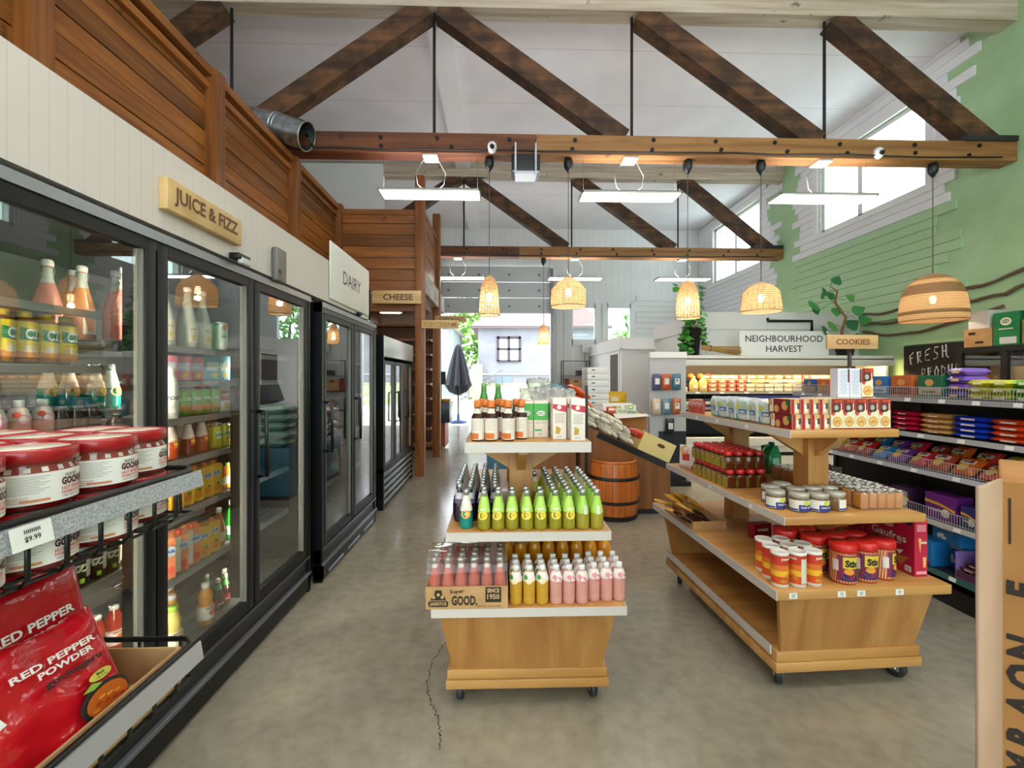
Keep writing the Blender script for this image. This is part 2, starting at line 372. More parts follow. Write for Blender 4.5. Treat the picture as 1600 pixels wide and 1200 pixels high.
# right wall: green plaster, two clerestory windows
w1 = (6.19, 8.3, 4.16, 5.47); w2 = (10.3, 12.5, 4.1, 5.62)
struct(walled(MB(), 'X', 6.1, 6.3, -5, 13.65, 0, 5.94, [w1, w2], GREEN_W), 'wall_right')
PANE = clear('#eef6f4', .05, 0)
def window(i, parts, pane):
    m = struct(parts, f'window_{i}'); pane.obj('pane', m); return m
f = MB(); p = MB()
for a, c in ((w1, 7.42), (w2, 11.4)):
    f = MB(); p = MB(); y0, y1, z0, z1 = a
    for q in ((y0, y0 + .06, z0, z1), (y1 - .06, y1, z0, z1), (y0, y1, z0, z0 + .06), (y0, y1, z1 - .06, z1), (c - .045, c + .045, z0, z1)): f.box(6.11, 6.2, q[0], q[1], q[2], q[3], WHITE)
    p.box(6.15, 6.156, y0, y1, z0, z1, PANE); window(1 if a is w1 else 2, f, p)
# staggered horizontal boards round the windows
q = random.Random(4); k = 0
for (ya, yb, zA, zB, hole, tail) in ((5.75, 9.0, 2.35, 5.9, w1, 1), (9.75, 13.45, 2.0, 5.9, w2, 2)):
    mb = MB(); z = zA
    while z < zB:
        a = ya + q.uniform(-.28, .28) + (.0 if z > 3.8 else .15); e = yb + (q.uniform(-.16, .16) if tail == 1 else 0)
        m = WHITE_B if (z > 3.72 or tail == 2) else GREEN_B
        h = .128
        segs = [(a, e)]
        if z + h > hole[2] - .02 and z < hole[3] + .02: segs = [(a, hole[0] - .0), (hole[1], e)]
        for s0, s1 in segs:
            if s1 - s0 > .05: mb.box(6.072, 6.1, s0, s1, z, min(z + h, 5.935), m)
        z += .135
    if tail == 1: pass
    struct(mb, f'trim_{2 + k}'); k += 1
tr = MB(); tr.box(6.03, 6.072, 6.05, 8.5, 4.08, 4.16, WHITE); tr.box(6.03, 6.072, 6.05, 8.5, 5.47, 5.57, WHITE); tr.box(6.04, 6.072, 8.35, 8.47, 4.16, 5.47, WHITE); tr.box(6.04, 6.072, 6.07, 6.19, 4.16, 5.47, WHITE_B)
struct(tr, 'trim_4')
tr = MB(); tr.box(6.03, 6.072, 10.18, 12.62, 4.0, 4.1, WHITE); tr.box(6.03, 6.072, 12.5, 12.62, 4.1, 5.62, WHITE); tr.box(6.03, 6.072, 10.18, 12.62, 5.62, 5.72, WHITE)
struct(tr, 'trim_5')

# back wall with garage opening and two small windows
b1 = (2.19, 2.91, 2.57, 3.58); b2 = (3.26, 3.98, 2.57, 3.58)
SIDING = ruled('white_siding_up', '#f1f0ee', '#cfcdcc', 'X', .19, .006, .6, '#e8e7e6')
struct(walled(MB(), 'Y', 13.5, 13.65, -7.6, 6.1, 0, 5.94, [(-1.73, 1.55, 0, 4.77), b1, b2], SIDING), 'wall_back')
for i, a in ((3, b1), (4, b2)):
    f = MB(); p = MB(); x0, x1, z0, z1 = a
    for q4 in ((x0 - .14, x0 + .03, z0 - .14, z1 + .1), (x1 - .03, x1 + .14, z0 - .14, z1 + .1), (x0, x1, z0 - .14, z0 + .03), (x0, x1, z1 - .03, z1 + .1)): f.box(q4[0], q4[1], 13.44, 13.56, q4[2], q4[3], WHITE)
    p.box(x0, x1, 13.57, 13.576, z0, z1, PANE); window(i, f, p)
SIDE_H = ruled('white_siding_across', '#e4e3e2', '#b5b4b3', 'Z', .17, .008, .6)
q = random.Random(3); mb = MB()
for k in range(8): mb.box(4.13 + q.uniform(-.05, .05), 6.07, 13.47, 13.5, 2.62 + k * .165, 2.62 + k * .165 + .157, WHITE)
struct(mb, 'trim_6')
mb = MB()
for k in range(5): mb.box(1.58 + k * .12, 1.695 + k * .12, 13.42 - .02 * (k % 2), 13.5, 0, 4.4, M('#dedddc', .6))
struct(mb, 'trim_7')
# sectional garage door, half raised
GD = M('#dcdee0', .5); g = MB()
for k in range(3): g.rbox(-1.74, 1.56, 13.38, 13.43, 3.37 + k * .47, 3.37 + k * .47 + .46, GD, .008)
gd = struct(g, 'door_1')
h = MB()
for k in range(3):
    for x0 in (-1.5, -.6, .3, 1.2): h.cyl((x0, 13.36, 0), .035, 3.56 + k * .47, 3.60 + k * .47, M('#8a8c90', .4, .6), 8)
h.obj('hinge', gd)
h = MB(); h.box(1.53, 1.61, 13.28, 13.4, 0, 4.7, M('#8f9397', .4, .5)); h.box(-1.8, -1.72, 13.28, 13.4, 0, 4.7, M('#8f9397', .4, .5)); h.obj('track', gd)
h = MB(); h.tube([(-1.7, 13.0, 5.12), (1.55, 13.0, 5.12)], .06, BLACK, 8); h.box(-1.7, -1.62, 13.0, 13.5, 5.0, 5.25, BLACK); h.box(1.5, 1.58, 13.0, 13.5, 5.0, 5.25, BLACK); h.obj('spring_shaft', gd)
# shop front behind the viewer, outer left wall
fr = (-5.5, 5.2, .35, 4.5)
struct(walled(MB(), 'Y', -5.15, -5, -7.6, 6.1, 0, 5.94, [fr], WHITE), 'wall_front')
f = MB(); p = MB()
for x0 in (-5.5, -2.8, -.15, 2.5, 5.12): f.box(x0, x0 + .08, -5.12, -5.04, .35, 4.5, DKGREY)
f.box(-5.5, 5.2, -5.12, -5.04, .35, .43, DKGREY); f.box(-5.5, 5.2, -5.12, -5.04, 4.42, 4.5, DKGREY); f.box(-5.5, 5.2, -5.12, -5.04, 3.0, 3.08, DKGREY)
p.box(-5.5, 5.2, -5.085, -5.079, .35, 4.5, PANE); window(5, f, p)
struct(MB().box(-7.75, -7.6, -5, 13.65, 0, 5.94, WHITE), 'wall_left')

# white beadboard above the coolers and the mezzanine of cedar boards
BEAD = ruled('beadboard', '#dad0c9', '#cdc3bb', 'Y', .055, .003, .5)
mb = MB(); mb.box(-1.38, -1.29, -.6, 4.52, 2.02, 2.335, BEAD); mb.box(-2.4, -1.38, -.6, 4.52, 2.30, 2.335, WHITE2); mb.box(-2.4, -1.29, 4.46, 4.52, 1.98, 2.335, BEAD)
struct(mb, 'wall_cooler_front')
def planks(mb, ax, d0, d1, u0, u1, z0, z1, h, m, gap=.009):
    z = z0; k = 0
    while z < z1 - .01:
        zt = min(z + h - gap, z1); off = .004 * (k % 2)
        if ax == 'X': mb.box(d0, d1 - off, u0, u1, z, zt, m)
        else: mb.box(u0, u1, d0 + off, d1, z, zt, m)
        z += h; k += 1
PW = 1.46; YP = [-.56, .9, 2.36, 3.82, 5.28, 6.74]
mz = MB()
for i in range(len(YP) - 1): planks(mz, 'X', -2.47, -2.42, YP[i], YP[i + 1], 2.62, 3.93, .145, WOODW)
mzo = struct(mz, 'wall_mezzanine')
for y in YP: MB().box(-2.45, -2.33, y - .06, y + .06, 2.6, 4.0 if y < 6 else 4.02, WOODZ).obj('post', mzo)
MB().box(-2.5, -2.36, -.6, 6.78, 3.93, 4.0, WOODW).obj('cap_rail', mzo)
mb = MB()
for i in range(len(YP) - 1): mb.box(-2.42, -2.385, YP[i] + .06, YP[i + 1] - .06, 3.83, 3.885, WOODW)
mb.obj('trim_rail', mzo)
mz = MB(); planks(mz, 'Y', 6.75, 6.8, -2.34, -1.24, 2.74, 3.93, .17, WOODX)
m2 = struct(mz, 'wall_mezzanine_end')
MB().box(-2.4, -1.2, 6.73, 6.84, 3.88, 3.96, WOODX).obj('cap_rail', m2)
MB().box(-2.45, -1.2, 6.72, 6.86, 2.44, 2.58, WOODX).obj('lower_beam', m2)
mz = MB(); planks(mz, 'X', -1.2, -1.15, 6.86, 8.3, 3.04, 3.95, .17, WOODW)
m3 = struct(mz, 'wall_mezzanine_side')
MB().box(-1.22, -1.13, 6.8, 8.35, 3.93, 4.0, WOODW).obj('cap_rail', m3)
MB().box(-1.19, -1.1, 6.8, 9.0, 2.72, 3.03, mottled('weathered_board', '#cfc8c2', '#a39a93', 6, .6, .1)).obj('fascia_board', m3)
mb = MB(); mb.box(-7.6, -2.47, -5, 13.5, 2.5, 2.62, WOODX); mb.box(-2.47, -1.2, 6.8, 9.6, 2.58, 2.72, WOODX)
struct(mb, 'floor_mezzanine')
struct(MB().box(-7.6, -2.42, 9.4, 9.55, 0, 5.9, WHITE), 'wall_mezzanine_back')
for i, (x0, y0, zt) in enumerate(((-1.235, 6.6, 4.42), (-1.215, 8.2, 4.44))):
    struct(MB().rbox(x0, x0 + .135, y0, y0 + .135, 0, zt, WOODZ, .006), 'pillar')
# steep stair under the mezzanine
st = thing('staircase', 'dark wooden staircase rising under the mezzanine behind the brown post', 'stairs', (-2.0, 8.2, 0))
for k in range(9):
    MB().box(-.75, .75, -.12 + k * .02, .14 + k * .02, .27 * (k + 1) - .04, .27 * (k + 1), WOODX).obj('tread', st)
    if k < 8: MB().box(-.75, .75, .13 + k * .02, .15 + k * .02, .27 * (k + 1), .27 * (k + 2) - .04, wood('stair_riser', '#6b3c1a', '#4d2810', 'X', 1, .6, .3)).obj('riser', st)
MB().beam((.15, -.13, .02), (-.3, .1, 2.45), .09, .05, WOODZ, (0, 1, 0)).obj('stringer', st)

# ---------------------------------------------------------------- roof trusses
def truss(Y, zl0, zl1, zu0, label, D=.2):
    t = thing('roof_truss', label, 'roof truss', (0, Y, 0), 0, 'timber roof trusses')
    lo = MB(); xs = [-7.6, -4.4, .42, 6.1]; bolt = M('#140d08', .5, .3)
    ms = [BEAMD, wood('red_beam', '#7a4420', '#4a240f', 'X', .55, .6, .1, True), BEAM]
    for i in range(3): lo.box(xs[i] + .003, xs[i + 1] - .003, -D / 2, D / 2, zl0, zl1, ms[i])
    q = random.Random(int(Y * 10))
    x = -2.2
    while x < 6:
        for zz in (.3, .75):
            xx = x + q.uniform(-.1, .1); z = zl0 + (zl1 - zl0) * (zz + q.uniform(-.05, .05))
            lo.add([(xx + .024 * math.cos(a * PI / 4), -D / 2 - e, z + .024 * math.sin(a * PI / 4)) for e in (.012, 0) for a in range(8)], [tuple(range(8))] + [(k, k + 8, (k + 1) % 8 + 8, (k + 1) % 8) for k in range(8)], bolt)
        x += .78
    lo.obj('lower_chord', t)
    MB().box(-7.6, 6.1, -D / 2, D / 2, zu0, 5.94, wood('grey_beam', '#d2c3b0', '#a8927a', 'X', .55, .6, .1, True)).obj('upper_chord', t)
    C0 = -.75; sp = 2.3
    for sgn in (1, -1):
        for k in range(3):
            a = C0 + sgn * (k * sp + .08); e = C0 + sgn * ((k + 1) * sp - .12) if k < 2 else (5.82 if sgn > 0 else -7.3)
            MB().beam((a, 0, zu0 + .02), (e, 0, zl1 - .02), .23, D * .95, wood('brace_%d' % k, '#7c5230', '#3f2613', 'X', .5, .7, .2, False, '#24140a')).obj('diagonal_brace', t)
            xr = C0 + sgn * (k + 1) * sp
            if k < 2: MB().tube([(xr, 0, zl0 - .02), (xr, 0, zu0 + .05)], .017, M('#1b1513', .6), 8).obj('tie_rod', t)
    MB().tube([(C0, 0, zl0 - .02), (C0, 0, zu0 + .05)], .017, M('#1b1513', .6), 8).obj('tie_rod', t)
    w_ = MB(); q = random.Random(int(Y * 7)); w_.tube([(-4 + k * .45, -D / 2 - .012, zl0 + .03 + .012 * q.uniform(-1, 1)) for k in range(23)], .009, M('#2a2321', .6), 5); w_.obj('wiring', t)
    MB().box(5.45, 6.08, -D / 2 - .03, D / 2 + .03, zl1, zl1 + .06, DKGREY).obj('bearing_plate', t)
    return t
truss(5.2, 4.0, 4.225, 5.66, 'nearer heavy timber roof truss with dark brown diagonals over the aisle')
truss(9.55, 4.0, 4.22, 5.68, 'farther timber roof truss between the mezzanine post and the far side window')
# ================================================================ outdoors, seen through the garage door
struct(MB().box(-40, 60, 13.65, 24, -.12, -.02, M('#dad7d0', .9)), 'ground')
gb = MB(); gb.poly([(-20, 24, -.02), (40, 24, -.02), (40, 30, 1.3), (-20, 30, 1.0)], mottled('bank', '#93a566', '#b3b19f', 1.2, .9, .2)); gb.poly([(-20, 30, 1.0), (40, 30, 1.3), (40, 70, 1.3), (-20, 70, 1.0)], M('#a3a198', .9))
struct(gb, 'ground_bank')
HW = mottled('house_siding', '#8b8c93', '#7c7d87', .9, .8, .05); PINK = M('#94797a', .8)
hs = thing('house', 'white house with pinkish roof and mullioned window across the road', 'house', (2.5, 30, 1.0))
h = MB(); h.box(-3.9, 4.5, 0, 8, -.4, 3.9, HW); h.obj('wall', hs)
h = MB(); h.prism([(-4.4, 3.85), (-1.6, 5.7), (2.2, 5.7), (5.0, 3.85)], 'Y', -.5, 8.5, PINK); h.obj('roof', hs)
h = MB(); h.box(-4.3, 5.0, -.45, -.3, 3.72, 3.95, M('#6b5f63', .7)); h.box(-3.95, 4.55, -.06, 0, .62, .72, M('#b8b0b8', .7)); h.obj('eaves_board', hs)
wn = MB()
for x0, x1, z0, z1 in ((-2.65, -2.5, 1.55, 3.2), (-1.2, -1.05, 1.55, 3.2), (-1.93, -1.78, 1.55, 3.2), (-2.65, -1.05, 3.05, 3.2), (-2.65, -1.05, 1.5, 1.62), (-2.65, -1.05, 2.3, 2.42)): wn.box(x0, x1, -.1, .02, z0, z1, M('#43393f', .7))
wo = wn.obj('window', hs); MB().box(-2.6, -1.1, -.02, -.01, 1.55, 3.15, M('#a3a8b0', .3)).obj('pane', wo)
MB().box(-2.75, -1.65, -.05, 0, -.6, .55, M('#6f8296', .6)).obj('poster_panel', hs)
for x0 in (-3.9, .3):
    r = thing('handrail', 'grey metal stair handrail beside the ' + ('left' if x0 < 0 else 'right') + ' end of the white house', 'handrail', (2.5 + x0, 29, .55), 0, 'stair handrails outside')
    mb = MB()
    for dz in (0, .4): mb.tube([(0, 0, .1 + dz), (1.6, 0, 1.0 + dz)], .035, M('#6d6a72', .5), 6)
    for u in (0, .5, 1): mb.tube([(1.6 * u, 0, -.6 + .9 * u), (1.6 * u, 0, .5 + .9 * u)], .035, M('#6d6a72', .5), 6)
    mb.obj('rail', r)
sh = thing('house', 'pale grey cottage with steep gable beyond the folded umbrella', 'house', (-4.2, 26, 0))
h = MB(); h.box(-5, 1.55, 0, 6, 0, 4.35, M('#7d8688', .8)); h.obj('wall', sh)
h = MB(); h.prism([(-5.4, 4.3), (-2, 6.6), (1.8, 4.3)], 'Y', -.4, 6.4, M('#cfd0d0', .8)); h.obj('roof', sh)
h = MB(); h.box(.7, 1.25, -.04, 0, 2.0, 4.2, M('#e8e2cf', .7)); h.obj('window', sh)
for x0, lb, m in ((-1.95, 'grey stone pillar beyond the folded umbrella', mottled('stones', '#9a98a0', '#4f4d56', 7, .8, .5)), (-1.2, 'brown wall end pillar beside the white house', M('#a08a76', .8))):
    tag(MB().box(x0 - .3, x0 + .25, 25, 25.5, -.02, 2.2, m).obj('gate_pillar'), lb, 'pillar')
def tree(x, y, z, R, hh, label, seed, col='#6f9a44'):
    t = thing('leafy_tree', label, 'tree', (x, y, z)); q = random.Random(seed)
    MB().tube([(0, 0, -.2), (.1, 0, hh * .5), (0, .1, hh)], [.18, .14, .06], M('#5d4a38', .9), 6).obj('trunk', t)
    mb = MB(); ms = [M(col, .8), M('#8fb65c', .8), M('#4f7a38', .8)]
    for i in range(900):
        d = Vector((q.gauss(0, 1), q.gauss(0, 1), q.gauss(0, 1))).normalized() * R * q.uniform(.45, 1); p = Vector((d.x, d.y, hh + d.z * 1.1))
        a = Vector((q.gauss(0, 1), q.gauss(0, 1), q.gauss(0, 1))).normalized(); bb = a.orthogonal().normalized(); s = R * .1
        mb.poly([tuple(p - a * s), tuple(p + bb * s * .6), tuple(p + a * s), tuple(p - bb * s * .6)], q.choice(ms))
    mb.obj('crown', t)
tree(-2.4, 44, .9, 3.6, 5.2, 'bright green tree between the cottage and the white house', 1)
tree(12.6, 33, 1.1, 3.2, 4.2, 'green tree seen through the small back window nearer the corner', 2)
tree(14.2, 49, 1.1, 2.2, 3.6, 'green tree seen beside the roof through the first small window', 5)
tree(15, 11.0, -.1, 3.0, 6.6, 'green tree outside the far clerestory window', 6, '#7d9a70')
hs2 = thing('house', 'white bungalow with low hip roof seen through the first small back window', 'house', (7.6, 40, 1.0))
MB().box(-4, 1.6, 0, 6, -.2, 3.0, M('#b8b8ba', .8)).obj('wall', hs2)
MB().prism([(-4.5, 2.95), (-2, 4.6), (-1, 4.6), (2.4, 2.95)], 'Y', -.5, 6.5, M('#d9cfca', .8)).obj('roof', hs2)
# patio umbrella, table just outside
u = thing('patio_umbrella', 'folded dark grey patio umbrella standing just outside the garage door', 'umbrella', (-1.33, 14.6, -.02))
mb = MB(); n8 = 16; CL = M('#3b3a42', .8)
def fold(u_, v):
    a = 2 * PI * u_; rr = (.07 + .33 * (v ** .8)) * (1 + .22 * math.cos(a * 8)) if v < .999 else 0
    return (rr * math.cos(a), rr * math.sin(a), 2.5 - 1.5 * v + (.12 * math.cos(a * 8) if v > .9 else 0))
mb.grid(fold, 64, 12, CL); mb.lathe([(.1, 2.42), (.11, 2.3), (.07, 2.52), (0, 2.56)], CL, 16); mb.obj('canopy', u)
MB().tube([(0, 0, .02), (0, 0, 2.5)], .025, M('#3a3230', .4), 8).obj('pole', u)
MB().lathe([(.28, 0), (.28, .06), (.06, .09), (.04, .3)], M('#3c4f86', .5), 20).obj('stand', u)
tb = thing('bistro_table', 'small dark folding table under the folded umbrella', 'table', (-1.95, 14.3, -.02))
MB().rbox(-.32, .2, -.3, .3, .7, .73, M('#4a4246', .5), .01).obj('table_top', tb)
for sx in (-1, 1): MB().tube([(-.2 * sx, .2, 0), (.2 * sx, -.2, .7)], .014, M('#6d5a4c', .5), 6).obj('leg', tb)
# ================================================================ lamps, ducts and small fittings on the trusses
LEDM = glow('#fff6ea', 9); UPFILL = glow('#fbf8ff', 9); UPFILL_H = glow('#fbf8ff', 34); LEDFILL = glow('#fffaf4', 11); BULB = glow('#ffe2b4', 14); WIRE = M('#8f8d8a', .4, .6)
def led(x, y, label, zb, shown=True):
    z = 3.56
    t = thing('led_panel_light', label, 'ceiling light', (x, y, z), 0, 'flat lamps hung under the trusses')
    f = MB()
    for a in ((-.575, .575, -.15, -.135), (-.575, .575, .135, .15), (-.575, -.56, -.15, .15), (.56, .575, -.15, .15)): f.box(a[0], a[1], a[2], a[3], -.004, .02, M('#e3e0d8', .4))
    f.box(-.575, .575, -.15, .15, .012, .022, WHITE); f.obj('frame', t)
    MB().box(-.56, .56, -.135, .135, 0, .006, LEDM if zb < 5 else LEDFILL).obj('diffuser', t)
    MB().box(-.1, .1, -.03, .03, .022, .045, WHITE).obj('driver_box', t)
    m = MB(); dz = zb - z
    for sx in (-1, 1): m.tube([(sx * .06, 0, .04), (sx * .15, 0, .12), (sx * .17, 0, .25), (sx * .1, 0, dz - .06), (sx * .05, 0, dz)], .005, M('#cfcac2', .6), 5)
    m.obj('cable', t)
    MB().box(-.55, .55, -.125, .125, .0225, .026, UPFILL if zb < 5 else UPFILL_H).obj('added_uplight', t)  # glowing top added to brighten the ceiling, unseen from below
    for sx in (-1, 1): MB().tube([(sx * .54, 0, .02), (sx * .54, 0, dz + .0)], .0018, WIRE, 4).obj('suspension_wire', t)
    MB().rbox(-.085, .085, -.09, .09, dz - .03, dz, M('#ded9d0', .5), .008).obj('junction_box', t)
    return t
for x, x2, s in ((-.79, -.88, 'nearest the mezzanine'), (1.52, 1.62, 'in the middle of the aisle'), (3.81, 3.95, 'nearest the green wall')):
    led(x, 5.2, f'flat white LED panel lamp under the nearer truss, {s}', 3.999)
    led(x2, 9.55, f'flat white LED panel lamp under the farther truss, {s}', 3.999)
for y, s in ((.9, 'above the viewer'), (-2.6, 'toward the shop front')):  # two panel rows out of view, added as fill light for the room
    for x, s2 in ((-.79, 'over the coolers'), (1.56, 'over the aisle'), (3.87, 'over the shelves')):
        led(x, y, f'unseen fill LED panel lamp added {s}, {s2}', 5.94)
RATT = M('#c98f4c', .7)
def pendant(x, y, prof, label, zb, tint='#e2bd8c', alpha=.42, solid=None):
    zt = prof[-1][1]; z0 = prof[0][1]
    t = thing('pendant_lamp', label, 'pendant lamp', (x, y, 0), 0, 'woven pendant lamps')
    wv = weave(f'rattan_{tint}_{alpha}', tint, alpha)
    sh = MB()
    if solid:
        sh.lathe([(r, z, m) for (r, z), m in zip(prof, solid)], wv, 36, cap=False)
    else:
        sh.lathe(prof, wv, 32, cap=False)
    so = sh.obj('lamp_shade', t)
    rb = MB(); N = 22
    def R(z):
        for k in range(len(prof) - 1):
            if prof[k][1] <= z <= prof[k + 1][1]:
                return prof[k][0] + (prof[k + 1][0] - prof[k][0]) * (z - prof[k][1]) / (prof[k + 1][1] - prof[k][1])
        return prof[-1][0]
    rm = M(tint if not solid else '#b98a55', .7)
    nr = int((zt - z0) / .022)
    for k in range(nr + 1):
        z = z0 + (zt - z0) * k / nr; r = R(z)
        rb.tube([((r + .001) * math.cos(2 * PI * i / 28), (r + .001) * math.sin(2 * PI * i / 28), z) for i in range(28)], .0035 if 0 < k < nr else .008, rm, 4, True)
    if not solid:
        for i in range(N):
            a = 2 * PI * i / N
            rb.tube([(r * math.cos(a), r * math.sin(a), z) for r, z in prof], .004, rm, 4)
    rb.obj('rattan_ribs', so)
    zb2 = z0 + (zt - z0) * .45
    MB().lathe([(.012, zb2 + .06), (.032, zb2 + .03), (.034, zb2), (.02, zb2 - .035), (0, zb2 - .045)][::-1], BULB, 12).obj('bulb', t)
    MB().cyl((0, 0, 0), .018, zb2 + .05, zb2 + .13, M('#6a4a2a', .5), 10).obj('lamp_holder', t)
    MB().tube([(0, 0, zb2 + .12), (0, 0, zb - .05)], .0045, M('#5a5047', .6), 5).obj('cord', t)
    MB().lathe([(.012, zb - .16), (.05, zb - .1), (.056, zb - .05), (.045, zb)], M('#15191d', .4), 14).obj('canopy', t)
    l = bpy.data.lights.new('pendant_glow', 'POINT'); l.energy = 3; l.color = (1, .9, .74); l.shadow_soft_size = .03
    o = bpy.data.objects.new('pendant_glow', l); COL.objects.link(o); o.location = (0, 0, zb2 - .08); o.parent = t
zb = 3.999
pendant(-.115, 5.2, [(.122, 2.18), (.118, 2.26), (.108, 2.4), (.09, 2.52), (.06, 2.59), (.02, 2.62)], 'tall narrow rattan pendant lamp hanging nearest the wooden post', zb)
pendant(.806, 5.2, [(.202, 2.28), (.203, 2.34), (.198, 2.47), (.14, 2.54), (.06, 2.6), (.02, 2.625)], 'drum shaped rattan pendant lamp with sloping top, above the rice bags', zb)
pendant(2.213, 5.2, [(.133, 2.15), (.13, 2.28), (.115, 2.43), (.075, 2.55), (.03, 2.58)], 'tall rattan pendant lamp hanging in front of the trailing potted plant', zb)
pendant(3.088, 5.2, [(.222, 2.23), (.213, 2.31), (.19, 2.46), (.12, 2.53), (.03, 2.565)], 'wide open-weave rattan pendant lamp above the cooler sign', zb)
BR = M('#9b744c', .8); TAN = weave('rattan_tan', '#e2bf8e', .12)
pendant(5.172, 5.2, [(.312, 2.13), (.318, 2.19), (.316, 2.235), (.308, 2.33), (.29, 2.43), (.275, 2.475), (.24, 2.55), (.2, 2.6), (.13, 2.65), (.05, 2.675)], 'large striped seagrass dome pendant lamp in front of the green wall', zb,
        solid=[TAN, BR, TAN, TAN, BR, BR, TAN, BR, BR, BR])
pendant(.95, 9.55, [(.118, 2.175), (.115, 2.29), (.1, 2.44), (.06, 2.55), (.02, 2.575)], 'small rattan pendant lamp hanging far back beside the garage door edge', zb)
# duct, cameras, speaker on the nearer truss
DUCT = mottled('galvanised', '#b9c0c4', '#8d979c', 14, .25, .03); DUCT.node_tree.nodes['Principled BSDF'].inputs['Metallic'].default_value = .9
d = thing('air_duct', 'galvanised round duct elbow poking over the mezzanine cap rail', 'duct', (-2.5, 4.95, 4.2))
mb = MB(); pts = [(-1.2, .2, .12), (-.45, .14, .1), (-.22, .1, .08), (.08, .04, .0), (.4, .0, -.12)]
mb.tube(pts, .15, DUCT, 20); mb.f = [f for f in mb.f if len(f) == 4]; mb.m = mb.m[:len(mb.f)]; mb.sm = mb.sm[:len(mb.f)]; mb.obj('duct_pipe', d)
mb = MB()
for i in (1, 2, 3):
    for e in (-.02, .02):
        a = Vector(pts[i]); dr = (Vector(pts[i + 1]) - a).normalized(); mb.tube([tuple(a + dr * (e - .006)), tuple(a + dr * (e + .006))], .156, STEEL, 20)
a = Vector(pts[-1]); dr = (a - Vector(pts[-2])).normalized(); o1 = dr.orthogonal().normalized(); o2 = dr.cross(o1)
mb.tube([tuple(a + o1 * (.15 * math.cos(k * PI / 12)) + o2 * (.15 * math.sin(k * PI / 12))) for k in range(24)], .008, STEEL, 5, True)
mb.obj('seam_ring', d)
for x, lb in ((-.08, 'small white dome camera on the beam above the tall narrow pendant lamp'), (4.41, 'small white dome camera on the beam in front of the bright clerestory window')):
    c = thing('security_camera', lb, 'camera', (x, 5.09, 4.06), 0)
    MB().lathe([(.0, -.07), (.04, -.05), (.055, 0), (.05, .04), (.03, .06)], WHITE, 16).obj('housing', c)
    mb = MB(); mb.tube([(0, -.045, -.01), (0, -.062, -.015)], .026, BLACK, 12); mb.obj('lens', c)
s = thing('loudspeaker', 'black box speaker hung on two steel straps under the nearer beam', 'speaker', (.305, 5.2, 3.77), 0)
MB().rbox(-.16, .16, -.12, .1, .03, .225, BLACK, .01).obj('cabinet', s)
MB().prism([(-.16, .03), (.16, .03), (.12, 0), (-.12, 0)], 'Y', -.12, .1, STEEL).obj('baffle', s)
for x in (-.13, .1):
    MB().box(x, x + .02, -.14, -.09, -.02, .34, STEEL).obj('strap', s)

# ================================================================ signs
SIGNW = wood('sign_pine', '#d9b67e', '#c39d64', 'X', .5, .5, .06, False)
LET = M('#6e4a2c', .7)
def sign(name, label, o, ux, w, h, th, face, lines, ink, lh, bold=.02, size=None):
    o = Vector(o); ux = Vector(ux).normalized(); nrm = ux.cross(Vector((0, 0, 1)))
    t = thing(name, label, 'sign', tuple(o))
    m = MB(Matrix(((ux.x, -nrm.x, 0, 0), (ux.y, -nrm.y, 0, 0), (0, 0, 1, 0), (0, 0, 0, 1))))
    m.rbox(-w / 2, w / 2, 0, th, -h / 2, h / 2, face, .003); m.obj('board', t)
    k = MB(m.T); n = len(lines)
    for i, s in enumerate(lines):
        k.text(s[0] if isinstance(s, tuple) else s, (s[1] if isinstance(s, tuple) else 0, -.0015, (n - 1) / 2 * lh * 1.6 - i * lh * 1.6), X_, Z_, lh, ink, bold, size)
    k.obj('lettering', t); return t
sign('hanging_sign', 'thick pine board reading JUICE & FIZZ on the white wall above the coolers', (-1.255, 1.978, 2.152), (0, 1, 0), .49, .122, .035, SIGNW, ['JUICE & FIZZ'], LET, .055, .03, .42)
sign('wall_sign', 'white panel reading DAIRY above the second cooler', (-1.275, 3.93, 2.27), (0, 1, 0), 1.0, .44, .012, M('#e9e5de', .5), ['DAIRY'], M('#33312f', .6), .11, 0, .46)
sign('hanging_sign', 'pale wooden board reading CHEESE beside the tall brown post', (-1.49, 6.55, 2.62), X_, .71, .19, .03, SIGNW, [('CHEESE', .02)], LET, .085, .03, .43)
sign('hanging_sign', 'pale wooden board reading ICE CREAM on the nearer post', (-.86, 6.54, 2.225), X_, .54, .12, .025, SIGNW, ['ICE CREAM'], M('#b08850', .7), .06, .02, .46)
sign('hanging_sign', 'pale wooden board reading CHECKOUT on the farther post', (-.88, 8.12, 2.51), X_, .57, .115, .025, SIGNW, [('CHECKOUT', .02)], LET, .055, .02, .44)
lamp = thing('ceiling_lamp', 'oval white lamp glowing below the CHEESE board', 'lamp', (-1.66, 6.9, 2.5))
MB().rbox(-.17, .17, -.06, .06, -.065, 0, glow('#fff6df', 9), .03, 3).obj('lamp_shade', lamp)
MB().box(-.1, .1, -.04, .04, 0, .08, WHITE).obj('mount', lamp)

